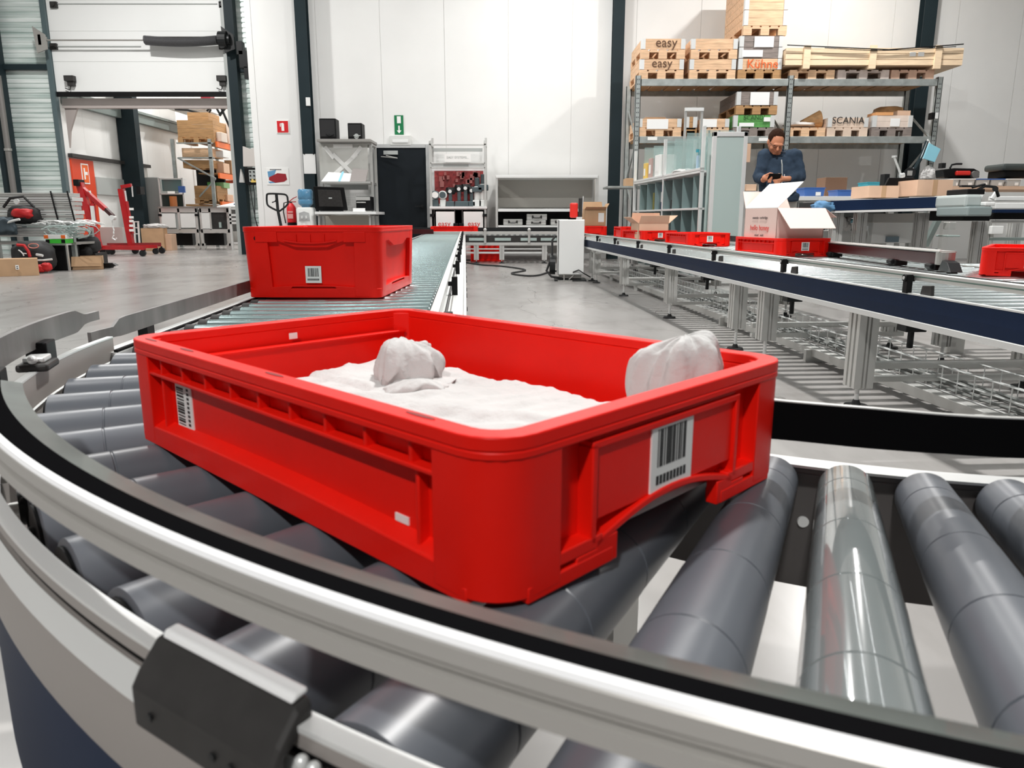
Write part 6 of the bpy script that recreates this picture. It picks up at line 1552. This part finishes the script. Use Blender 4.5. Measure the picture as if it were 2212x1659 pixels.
def foldr(name, label, cat, y, z, h_, d_, m_, x=.02, th=.06):
    p = t.matrix_basis @ V((x, y, z)); o = T(name, label, cat, tuple(Matrix.Translation((2.245, 9.24, 0)) @ Matrix.Rotation(R(5.4), 4, 'Z') @ V((x, y, z))), R(5.4))
    MB().box(0, .25, 0, d_, 0, h_).build('cover', m_, o, bevel=.003); MB().box(-.002, 0, d_ * .2, d_ * .8, h_ * .3, h_ * .7).build('spine_label', PAPER2, o); return o
foldr('file_folder', 'yellow file standing on the upper shelf of the glass unit', 'folder', 2.55, 1.327, .26, .14, YEL)
foldr('file_folder', 'dusty pink file beside the yellow one on the glass unit', 'folder', 2.25, 1.327, .31, .16, mat('dusty_pink_file', (.52, .36, .33), .6))
foldr('file_folder', 'white file beside the pink one on the glass unit', 'folder', 1.85, 1.327, .33, .22, WHITE)
foldr('file_folder', 'olive yellow file low in the dark compartment', 'folder', 2.35, .897, .25, .16, mat('olive_yellow_file', (.38, .34, .10), .6), x=.1)
foldr('file_folder', 'dark blue file low in the dark compartment beside the olive one', 'folder', 1.80, .897, .35, .2, mat('dark_blue_file', (.03, .06, .16), .6), x=.1)
def spray(lb, y):
    p = Matrix.Translation((2.245, 9.24, 0)) @ Matrix.Rotation(R(5.4), 4, 'Z') @ V((.12, y, 1.327)); o = T('spray_bottle', lb, 'bottle', tuple(p))
    MB().cyl((0, 0, 0), (0, 0, .20), .042, n=14).build('bottle', mat('pale_blue_bottle', (.42, .58, .72), .25), o, smooth=True); m = MB(); m.cyl((0, 0, .2), (0, 0, .24), .02, n=10); m.box(-.05, .03, -.015, .015, .24, .275); m.build('spray_head', TEAL, o)
spray('pale blue spray bottle with a teal head on the glass shelf unit', .42)
p = Matrix.Translation((2.245, 9.24, 0)) @ Matrix.Rotation(R(5.4), 4, 'Z') @ V((.18, 1.15, 1.36))
crumple('cloth_bundle', 'crumpled white cloth on the upper shelf of the glass unit', 'cloth', tuple(p), (.16, .22, .045), 6.1)
p = Matrix.Translation((2.245, 9.24, 0)) @ Matrix.Rotation(R(5.4), 4, 'Z') @ V((.1, 1.25, .897))
o = MB().cyl((0, 0, 0), (0, 0, .12), .07, n=14).build('camera_lens_pot', BLKMET, smooth=True); o.location = p; tag(o, 'small black and silver pot in the lower compartment of the glass unit', 'pot')
t = T('frosted_locker', 'tall locker with a frosted grey-green panel facing the aisle', 'locker', (2.27, 8.86, 0), R(0))
Wl = PX(1607, 8.9, 400) - 2.27
m = MB(); z1 = PZ(285, 8.88)
for x in (0, Wl - .045): m.box(x, x + .045, 0, .05, 0, z1)
m.box(0, Wl, 0, .05, z1 - .05, z1); m.box(0, Wl, 0, .05, .02, .07); m.build('frame', ALUL, t, bevel=.004)
MB().box(.045, Wl - .045, .015, .03, .07, z1 - .05).build('frosted_panel', FROST, t)
MB().box(.03, Wl - .02, .32, .34, .05, z1 - .03).build('inner_board', TEALG, t)
MB().box(Wl + .001, Wl + .055, .05, .09, PZ(350, 8.9), PZ(310, 8.9)).build('side_board', CARDL, t)

# ================================================================ raised navy conveyor, benches and clutter on the right
Yn = 6.6
nv = T('raised_belt_conveyor', 'raised navy sided conveyor on aluminium legs behind the wide roller conveyor', 'conveyor', (0, 0, 0))
a = at(1795, 455, 6.9); b = at(2082, 427, 6.2)
xa, xb = a.x, b.x; za, zb_ = PZ(457, 6.9), PZ(448, 6.2)
def tilt(m, x0, x1, f0, f1, b0, b1, ztop0, ztop1, zlo0, zlo1, d=.5):
    """slab from (x0, y=f0) to (x1, y=f1) with top and bottom heights"""
    m.hexa([V((x0, f0, zlo0)), V((x1, f1, zlo1)), V((x1, b1, zlo1)), V((x0, b0, zlo0)), V((x0, f0, ztop0)), V((x1, f1, ztop1)), V((x1, b1, ztop1)), V((x0, b0, ztop0))])
fy0, fy1 = 6.9, 6.5
def zz(py, Y): return PZ(py, Y)
m = MB(); tilt(m, xa, xb, fy0, fy1, fy0 + .03, fy1 + .03, zz(434, fy0), zz(425, fy1), zz(455, fy0), zz(448, fy1)); m.build('navy_side', NAVY, nv)
m = MB(); tilt(m, xa - .02, xb, fy0 - .01, fy1 - .01, fy0 + .04, fy1 + .04, zz(456, fy0), zz(449, fy1), zz(460, fy0), zz(455, fy1)); m.build('lower_rail', ALUL, nv)
m = MB(); tilt(m, xa + .03, xb, fy0, fy1, fy0 + .75, fy1 + .75, zz(433, fy0), zz(424, fy1), zz(435, fy0), zz(426, fy1)); m.build('belt', mat('light_grey_belt', (.46, .45, .44), .5), nv)
m = MB(); tilt(m, xa - .03, xb, fy0 + .03, fy1 + .03, fy0 + .7, fy1 + .7, zz(435, fy0), zz(427, fy1), zz(461, fy0), zz(456, fy1)); m.build('under_tray', BLKMET, nv)
for px, Y in ((1816, 6.95), (1868, 6.95), (2002, 6.75)): alu_leg(nv, PX(px, Y), Y + .05, zz(460, Y), .08, .09, .09)
for px, Y in ((1846, 7.5), (1985, 7.4)): alu_leg(nv, PX(px, Y), Y + .05, zz(460, Y) - .05, .08, .08, .08)
m = MB(); bar(m, at(2032, 462, 6.9), at(1998, 530, 7.1), .05); m.build('diagonal_brace', TEALG, nv)
t = T('white_electric_box', 'wide white electric box with a small grey plate under the raised conveyor', 'box', (0, 0, 0))
B('casing', WPAINT, t, 1884, 480, 1986, 525, 7.2, 7.5, .006); B('top_cover', mat('warm_grey_cover', (.46, .45, .43), .5), t, 1886, 461, 1988, 481, 7.19, 7.5, .004); B('grey_plate', mat('slate_plate', (.16, .22, .26), .4), t, 1916, 511, 1942, 523, 7.17, 7.2)
t = T('rubbish_sacks', 'white sacks with a blue rag under the left end of the raised conveyor', 'sack', (PX(1845, 7.3), 7.3, 0))
blob('white_sack', None, None, 1826, 467, 1843, 500, 7.2, .3, PAPER, 2, parent=t, amp=.3); blob('white_sack', None, None, 1848, 472, 1866, 500, 7.3, .3, PAPER, 7, parent=t, amp=.3); blob('blue_rag', None, None, 1838, 472, 1851, 482, 7.2, .15, LBLUE, 9, parent=t, amp=.3)
MB().box(-.35, .35, 0, .4, .0, PZ(499, 7.25)).build('support_box', ALU, t)
blob('blue_cloth', 'blue cloth hanging by the left end of the raised conveyor', 'cloth', 1764, 435, 1806, 458, 6.84, .15, mat('mid_blue_cloth', (.10, .24, .42), .8), 4, amp=.35)
# machine at the right edge
t = T('end_machine', 'grey-green machine head with black fittings at the right end of the raised conveyor', 'machine', (0, 0, 0)); Ym = 6.3
def bx(name, m_, a, b, c, d, y0, y1, bev=.006): return B(name, m_, t, a, b, c, d, y0, y1, bev)
bx('hopper', mat('hopper_grey', (.42, .47, .46), .4), 2085, 420, 2122, 448, Ym - .2, Ym + .3, .02); bx('hopper_lower', mat('hopper_grey_dark', (.24, .29, .29), .4), 2090, 446, 2144, 467, Ym - .25, Ym + .2, .012)
bx('black_under', BLACK, 2080, 455, 2140, 477, Ym - .1, Ym + .4); bx('white_lid', WPAINT, 2128, 436, 2150, 444, Ym - .25, Ym + .1); bx('black_top_box', BLACK, 2090, 408, 2128, 420, Ym - .1, Ym + .2)
bx('white_bar', WPAINT, 2150, 438, 2230, 451, Ym, Ym + .1); bx('white_bar', WPAINT, 2150, 424, 2230, 434, Ym + .3, Ym + .4); bx('navy_bar', NAVY, 2150, 452, 2230, 460, Ym, Ym + .1); bx('black_belly', BLACK, 2146, 459, 2230, 474, Ym + .1, Ym + .4)
bx('grey_bar', ALU, 2140, 476, 2230, 482, Ym + .1, Ym + .2)
m = MB(); m.tube([at(2112, 410, Ym), at(2128, 402, Ym), at(2150, 404, Ym), at(2157, 425, Ym)], .012, n=8); m.tube([at(2100, 405, Ym), at(2128, 398, Ym)], .010, n=6); m.cyl(at(2150, 408, Ym - .03), at(2150, 408, Ym + .03), .022, n=14); m.box(at(2128, 0, Ym).x, at(2170, 0, Ym).x, Ym, Ym + .04, PZ(404, Ym), PZ(400, Ym)); m.build('black_hose', BLKMET, t, smooth=True)
m = MB()
for px in (2098, 2116, 2143): m.cyl(at(px, 430, Ym + .1), at(px + 10, 415, Ym + .1), .02, n=8)
m.build('fitting', ALUL, t)
for px, Y in ((2124, Ym + .1), (2140, Ym + .9), (2200, Ym + .7)): alu_leg(t, PX(px, Y), Y, PZ(478, Y), .1, .09, .09)
bx('white_panel', WPAINT, 2142, 488, 2168, 506, Ym + .8, Ym + .85); bx('green_rail', TEALG, 2144, 513, 2230, 520, Ym + .3, Ym + .35); bx('small_tray', TEALG, 2047, 508, 2075, 512, Ym + .6, Ym + .8); bx('valve_block', ALU, 2050, 480, 2066, 496, Ym + .7, Ym + .8)
# long bench behind with its clutter
Yq = 10.3
bn = T('long_workbench', 'long pale workbench covered with boxes behind the raised conveyor', 'workbench', (0, 0, 0))
zbn = PZ(424, 9.6)
x0, x1 = PX(1718, 9.6), PX(2030, 9.6)
MB().box(x0, x1, 9.6, 10.8, zbn - .05, zbn).build('worktop', WPAINT, bn, bevel=.004)
m = MB()
for k in range(5): x = x0 + .1 + (x1 - x0 - .3) * k / 4; m.box(x, x + .07, 9.7, 9.77, 0, zbn - .05); m.box(x, x + .07, 10.6, 10.67, 0, zbn - .05)
m.build('leg', ALU, bn)
MB().box(x0 + .1, x1, 10.6, 10.63, .3, zbn - .05).build('dark_back', mat('bench_back_grey', (.16, .17, .17), .6), bn)
m = MB()
for k in range(5): x = x0 + .15 + k * .32; m.box(x, x + .25, 9.75, 10.2, .35, .35 + .18 + .08 * (k % 3))
m.build('stored_tray', ALU, bn)
def tray(name, lb, cat, a, b, c, d, Y, m_, dd=.3, z=None, lid=None):
    x0, x1, z0, z1 = rc(a, b, c, d, Y); z0_ = zbn + .001 if z is None else z; t = T(name, lb, cat, ((x0 + x1) / 2, Y, z0_)); w_ = (x1 - x0) / 2; h_ = max(z1 - z0_, .03)
    m = MB(); m.hexa([V((-w_ * .93, .01, 0)), V((w_ * .93, .01, 0)), V((w_ * .93, dd, 0)), V((-w_ * .93, dd, 0)), V((-w_, 0, h_)), V((w_, 0, h_)), V((w_, dd, h_)), V((-w_, dd, h_))]); m.build('bin', m_, t, bevel=.006)
    m = MB(); m.box(-w_ - .005, w_ + .005, -.006, dd, h_ - .012, h_); m.build('rim', m_ if lid is None else lid, t); m = MB(); m.box(w_ * .1, w_ * .6, -.004, .004, h_ * .1, h_ * .5); m.build('label', WHITE, t); return t
tray('parts_bin', 'blue parts bin right beside the man on the bench', 'bin', 1738, 405, 1782, 424, 9.75, BLUE)
tray('parts_bin', 'longer blue parts bin just above the navy conveyor', 'bin', 1809, 410, 1872, 427, 9.7, BLUE)
tray('parts_bin', 'teal bin behind the black screen on the bench', 'bin', 1874, 393, 1916, 415, 10.4, TEAL)
def cbox(lb, a, b, c, d, Y, m_=CARDL, z=None):
    x0, x1, z0, z1 = rc(a, b, c, d, Y); t = carton('carton', lb, (x0 + x1) / 2, Y + .18, (z0 if z is None else z), x1 - x0, .36, z1 - (z0 if z is None else z), 0, m_, open_=False)
    MB().box(-.02, .02, -.183, -.18, 0, z1 - (z0 if z is None else z)).build('tape_strip', CARD, t); return t
zn = zz(429, 6.9) + .005
zc1 = zz(424, 6.6)
cbox('pale brown carton standing on the raised conveyor left of the black screen', 1877, 401, 1942, 423, 6.95, z=zz(430, 7.0) + .01)
cbox('bigger pale brown carton on the raised conveyor right of the black screen', 1982, 388, 2058, 417, 6.9, z=zz(426, 7.0) + .01)
t = T('laptop_screen', 'black tilted screen between the two cartons on the raised conveyor', 'screen', (0, 0, 0)); Y_ = 7.25
a = at(1907, 420, Y_); m = MB(); P_ = [at(px, py, Y_) for px, py in ((1921, 384), (1976, 384), (1964, 419), (1903, 419))]; m.loft([[p for p in P_], [p + V((0, .03, 0)) for p in P_]]); m.build('screen', BLACK, t, bevel=.003)
m = MB(); m.box(a.x, a.x + .25, Y_, Y_ + .2, zz(430, 7.0) + .005, zz(430, 7.0) + .03); m.build('foot', BLKMET, t)
t = T('task_lamp_arm', 'thin jointed lamp arm rising above the black screen', 'lamp', (0, 0, 0)); Y_ = 10.0
m = MB(); m.tube([at(1947, 380, Y_), at(1932, 340, Y_)], .014, n=8); m.cyl(at(1932, 340, Y_), at(1932, 336, Y_), .03, n=10); m.cyl(at(1944, 380, Y_ - .03), at(1953, 378, Y_ - .03), .03, n=10); m.build('arm', ALUL, t)
m = MB(); m.tube([at(1955, 378, Y_), at(1966, 370, Y_), at(1974, 366, Y_)], .025, n=8); m.cyl(at(1965, 374, Y_ - .05), at(1965, 374, Y_ + .02), .07, n=18); m.box(at(1949, 0, Y_).x, at(1960, 0, Y_).x, Y_ - .02, Y_ + .1, zbn, at(0, 376, Y_).z); m.build('base', BLKMET, t)
m = MB(); c = at(1965, 374, Y_ - .06); m.box(c.x - .03, c.x + .03, c.y - .01, c.y, c.z - .03, c.z + .03); m.build('plate', ALU, t)
# tool case, dark case and trays on the far bench right
Yt = 9.4
sb = T('far_bench', 'pale bench with clear trays along the wall at the right edge', 'workbench', (0, 0, 0)); zf = PZ(402, Yt)
MB().box(PX(2040, Yt), 8.2, Yt, Yt + .9, zf - .04, zf).build('worktop', CARDL, sb)
m = MB()
for x in (PX(2050, Yt), 7.2, 8.0): m.box(x, x + .07, Yt + .05, Yt + .12, 0, zf - .04); m.box(x, x + .07, Yt + .75, Yt + .82, 0, zf - .04)
m.build('leg', ALU, sb)
for i, (a, c) in enumerate(((2058, 2072), (2075, 2106), (2110, 2138), (2142, 2170), (2176, 2206))):
    tray('clear_tray', ['small clear tray at the left end of the tray row', 'clear tray below the red and black tool case', 'clear tray with a blue rim in the middle of the tray row', 'clear tray with a blue lid left of the dark case', 'clear tray under the dark case at the right edge'][i], 'tray', a, 386, c, 401, Yt + .1, mat('milky_tray', (.48, .49, .48), .35), .35, z=zf + .001, lid=(WPAINT, WPAINT, BLUE, BLUE, WPAINT)[i])
zt5 = PZ(386, Yt + .1) + .004
t = T('power_tool_set', 'black and red power tool lying on the clear trays', 'power tool', (0, 0, 0)); Y_ = Yt + .2
m = MB(); P_ = [at(px, py, Y_) for px, py in ((2038, 366), (2062, 363), (2105, 364), (2117, 370), (2116, 384), (2040, 384))]; m.loft([[p for p in P_], [p + V((0, .2, 0)) for p in P_]]); m.build('body', BLACK, t, bevel=.012)
bx('red_shell', REDM, 0, 0, 0, 0, 0, 0) if False else B('red_shell', mat('tool_bright_red', (.75, .03, .02), .35), t, 2066, 369, 2098, 379, Y_ - .03, Y_ + .05, .015)
m = MB(); m.tube([at(2052, 364, Y_), at(2056, 356, Y_), at(2066, 354, Y_), at(2078, 354, Y_)], .012, n=6); m.box(at(2077, 0, Y_).x, at(2086, 0, Y_).x, Y_, Y_ + .08, at(0, 363, Y_).z, at(0, 352, Y_).z); m.build('handle', BLKMET, t)
m = MB(); c = at(2108, 377, Y_ - .04); m.cyl(c, c + V((0, .04, 0)), .045, n=18); m.build('round_dial', MIDG, t)
t = T('dark_case', 'dark rounded machine case standing at the right edge above the trays', 'case', (0, 0, 0))
B('lid', mat('dark_green_grey_case', (.05, .062, .06), .6), t, 2167, 353, 2225, 368, Y_, Y_ + .4, .03); B('lower_body', BLACK, t, 2170, 366, 2225, 385, Y_ + .05, Y_ + .4, .02)
# hanging blue cloth on the rack post
t = T('hanging_folder', 'light blue and white sheet hanging from the right rack post', 'folder', (0, 0, 0)); Y_ = Yr_ - .15
P_ = [at(px, py, Y_) for px, py in ((2008, 309), (2032, 322), (2019, 350), (1995, 342))]; m = MB(); m.loft([[p for p in P_], [p + V((0, .03, 0)) for p in P_]]); m.build('blue_cover', LBLUE, t)
P_ = [at(px, py, Y_ + .05) for px, py in ((2005, 300), (2012, 312), (1996, 344), (1988, 342))]; m = MB(); m.loft([[p for p in P_], [p + V((0, .02, 0)) for p in P_]]); m.build('white_sheet', PAPER2, t)
m = MB(); m.tube([at(2003, 305, Y_ + .08), at(1992, 335, Y_ + .08), at(1978, 362, Y_ + .08), at(1966, 372, Y_ + .08)], .035, n=8); m.build('dark_strap', DARKCOL, t, smooth=True)
t = T('post_sensor', 'small black and white sensor box on the right rack post', 'sensor', (0, 0, 0))
B('black_part', BLACK, t, 2013, 243, 2020, 257, Yr_ - .12, Yr_ - .002); B('white_part', WPAINT, t, 2019, 243, 2027, 256, Yr_ - .12, Yr_ - .03)
crumple('white_rag', 'white crumpled rag at the foot of the right rack post', 'cloth', tuple(at(2004, 378, Yr_ - .07)), (.10, .08, .12), 7.7)
# ================================================================ the man with the phone
YP = 8.35
def W3(px, py, dy=0): return at(px, py, YP + dy)
man = T('person', 'man in a dark blue zipped jacket and light trousers looking down at a phone', 'person', (0, 0, 0))
def cap(m, p, q, r0, r1=None, n=14):
    r1 = r0 if r1 is None else r1; p = V(p); q = V(q); m.cyl(p, q, r0, r1, n=n); m.ell(p, r0, n, 10); m.ell(q, r1, n, 10)
def rem(o, vox, sm=4):
    r = o.modifiers.new('remesh', 'REMESH'); r.mode = 'VOXEL'; r.voxel_size = vox; r.use_smooth_shade = True
    if sm: s = o.modifiers.new('smooth', 'SMOOTH'); s.iterations = sm; s.factor = .5
# key points
HC = W3(1676, 306, -.07); HR = Matrix.Rotation(R(36), 3, 'X') @ Matrix.Rotation(R(4), 3, 'Y')    # tilt: face down towards the phone
def hp(x, y, z): return HC + HR @ V((x, y, z))
neck = W3(1684, 328, .02)
shL, shR = W3(1652, 337, 0), W3(1716, 336, 0)     # picture left / right
elL, elR = W3(1640, 383, -.02), W3(1728, 382, -.02)
wrL, wrR = W3(1649, 389, -.26), W3(1703, 386, -.26)
ph = W3(1672, 384, -.33)
hip = W3(1686, 432, .03)
m = MB()
m.ell(HC, (.076, .094, .112), 28, 20, HR); m.ell(hp(0, -.022, -.062), (.055, .062, .058), 20, 14, HR); m.ell(hp(0, -.062, -.092), (.026, .024, .022), 14, 10, HR)
m.ell(hp(0, -.090, .018), (.056, .016, .014), 16, 8, HR)                                       # brow
cap(m, hp(0, -.092, .005), hp(0, -.113, -.028), .009, .014, 12)                               # nose
for s in (-1, 1):
    m.ell(hp(s * .031, -.078, .002), (.016, .012, .010), 12, 8, HR); m.ell(hp(s * .078, .006, -.008), (.010, .020, .032), 12, 8, HR); m.ell(hp(s * .043, -.066, -.038), (.022, .02, .022), 12, 8, HR)
    m.ell(hp(0, -.088, -.056 - .005 * s), (.024, .010, .005), 12, 8, HR)
cap(m, hp(0, .02, -.06), neck + V((0, .02, -.05)), .055, .06)
cap(m, shL + V((.06, .035, -.02)), shR + V((-.06, .035, -.02)), .055); cap(m, neck + V((0, .03, -.12)), hip + V((0, .02, .05)), .075, .08)
for s, sh_, el_, wr_ in ((-1, shL, elL, wrL), (1, shR, elR, wrR)):
    cap(m, sh_, el_, .048, .040); cap(m, el_, wr_, .038, .026)
for s in (-1, 1):
    k0 = hip + V((s * .09, 0, 0)); k1 = V((k0.x + s * .01, k0.y - .02, .50)); k2 = V((k1.x, k1.y + .04, .09)); cap(m, k0, k1, .078, .052); cap(m, k1, k2, .05, .036); cap(m, k2 + V((0, 0, -.04)), k2 + V((0, -.13, -.055)), .035, .03)
def hand(m, wr_, palm, dirs, thumb):
    m.ell(palm, (.040, .030, .036), 14, 10); cap(m, wr_, palm, .027, .027)
    for base, mid, tip, r_ in dirs: cap(m, palm + base, palm + mid, r_, r_ * .95, 8); cap(m, palm + mid, palm + tip, r_ * .95, r_ * .8, 8)
    b, c, d = thumb; cap(m, palm + b, palm + c, .0115, .0105, 8); cap(m, palm + c, palm + d, .0105, .009, 8)
pL = ph + V((-.075, .035, .0)); pR = ph + V((.080, .035, -.01))
# right hand of the man (picture left): index tapping, others curled; left hand carries the phone
hand(m, wrL, pL, [(V((.02, -.03, .012 - .018 * k)), V((.040, -.055 + .004 * k, .018 - .020 * k)), V((.058 - .006 * k, -.045, .012 - .020 * k)), .0092) for k in range(4)], (V((.0, -.02, .03)), V((.03, -.035, .045)), V((.055, -.045, .04))))
hand(m, wrR, pR, [(V((-.015, -.022, -.005 - .016 * k)), V((-.05, -.048, -.012 - .016 * k)), V((-.088 + .008 * k, -.038, -.014 - .015 * k)), .0092) for k in range(4)], (V((-.005, -.02, .03)), V((-.03, -.04, .045)), V((-.055, -.05, .04))))
body = m.build('body', SKIN, man, smooth='all'); rem(body, .0055, 2)
# jacket
m = MB()
torso = [(neck + V((0, .02, -.05)), (.075, .07)), (neck + V((0, .03, -.10)), (.155, .095)), (neck + V((0, .03, -.17)), (.195, .115)), (neck + V((0, .02, -.30)), (.190, .125)), (neck + V((0, .01, -.42)), (.180, .125)), (hip + V((0, .0, .06)), (.185, .13)), (hip + V((0, .0, -.015)), (.180, .13))]
rings = []
for c, (a, b) in torso: b = b + .022; c = c + V((0, -.012, 0)); rings.append([c + V((a * math.copysign(abs(cos(t)) ** .85, cos(t)), b * math.copysign(abs(sin(t)) ** .85, sin(t)), 0)) for t in [2 * pi * k / 28 for k in range(28)]])
m.loft(rings)
for sh_, el_, wr_ in ((shL, elL, wrL), (shR, elR, wrR)):
    cap(m, sh_ + (neck - sh_) * .35 + V((0, .02, -.02)), sh_, .07, .078); cap(m, sh_, (sh_ + el_) / 2, .078, .068); cap(m, (sh_ + el_) / 2, el_, .068, .066); cap(m, el_, el_ + (wr_ - el_) * .55, .064, .055); m.cyl(el_ + (wr_ - el_) * .5, el_ + (wr_ - el_) * .93, .055, .046, n=16)
cap(m, neck + V((0, .035, -.03)), neck + V((0, .02, -.07)), .075, .09)
jk = m.build('jacket', JACKET, man, smooth='all'); rem(jk, .009, 5)
tx = bpy.data.textures.new('cloth_folds', 'CLOUDS'); tx.noise_scale = .09
dm = jk.modifiers.new('folds', 'DISPLACE'); dm.texture = tx; dm.strength = .028; dm.mid_level = .5; dm.texture_coords = 'GLOBAL'
s = jk.modifiers.new('soften', 'SMOOTH'); s.iterations = 2
m = MB(); m.tube([neck + V((-.008, -.100, -.09)), neck + V((-.004, -.118, -.14)), neck + V((-.002, -.136, -.24)), neck + V((0, -.148, -.40)), hip + V((0, -.160, .0))], .006, n=6); m.build('zip', GREYP, man)
m = MB(); rings = []
for z, a, b, dy in ((.02, .066, .066, .0), (.045, .074, .07, -.005), (.055, .068, .064, -.006)):
    rings.append([neck + V((a * cos(t), .02 + dy + b * sin(t), z - .055)) for t in [2 * pi * k / 24 for k in range(24)]])
m.loft(rings, cap=False); cl = m.build('collar', mat('dark_collar', (.02, .03, .05), .8), man, smooth='all'); so = cl.modifiers.new('t', 'SOLIDIFY'); so.thickness = .01
m = MB(); c = neck + V((.02, -.142, -.24)); m.tube([c, c + V((.002, -.006, -.06))], .005, n=6); m.build('zip_pull', ALUL, man)
# trousers
m = MB()
m.ell(hip + V((0, 0, -.04)), (.165, .12, .12), 20, 14)
for s in (-1, 1):
    k0 = hip + V((s * .085, 0, -.04)); k1 = V((k0.x + s * .01, k0.y - .02, .50)); k2 = V((k1.x, k1.y + .04, .09)); cap(m, k0, k1, .095, .07); cap(m, k1, k2, .068, .058)
tr = m.build('trousers', TROUS, man, smooth='all'); rem(tr, .011, 3)
m = MB()
for s in (-1, 1): x = hip.x + s * .095; m.ell((x, hip.y - .03, .05), (.048, .14, .05), 16, 10)
sh_ = m.build('shoe', BLACK, man, smooth='all')
# hair : cap on the crown, short at the temples
m = MB(); m.ell(hp(0, .018, .030), (.083, .095, .098), 30, 22, HR)
rm_ = [v for v in m.b.verts if (HR.transposed() @ (v.co - HC)).y < -.045 - ((HR.transposed() @ (v.co - HC)).z - .085) * -.9 or (HR.transposed() @ (v.co - HC)).z < -.055]
for v in m.b.verts:
    l = HR.transposed() @ (v.co - HC)
    if l.y < -.045 and l.z < .085: 
        v.co = HC + HR @ V((l.x * .80, l.y * .72, l.z * .86))
    elif l.z < -.04: v.co = HC + HR @ V((l.x * .9, l.y * .95, -.04 + (l.z + .04) * .2))
    else: v.co += (v.co - HC).normalized() * (noise.noise(v.co * 45) * .006)
m.build('hair', HAIR, man, smooth='all')
m = MB()
for s in (-1, 1):
    c = [hp(s * .032 + .024 * cos(k * pi / 6), -.099, .002 + .017 * sin(k * pi / 6)) for k in range(12)]; m.tube(c, .0022, n=5, closed=True); m.tube([hp(s * .056, -.098, .006), hp(s * .082, .0, .004)], .002, n=5)
m.tube([hp(-.008, -.1, .006), hp(.008, -.1, .006)], .002, n=5); m.build('glasses', BLKMET, man)
m = MB()
for s in (-1, 1): m.ell(hp(s * .031, -.087, .003), (.012, .006, .0035), 10, 6, HR)
m.build('eye', mat('eye_dark', (.03, .02, .018), .3), man)
t = T('phone', 'dark phone held in both hands in front of the man\'s jacket', 'phone', tuple(ph + V((0, -.014, .012))), 0); t.rotation_euler = (R(-50), 0, R(8))
MB().box(-.068, .068, -.036, .036, -.004, .004).build('body', BLACK, t, bevel=.003); MB().box(-.062, .062, -.032, .032, .0042, .005).build('screen', mat('phone_screen', (.02, .025, .03), .1), t)
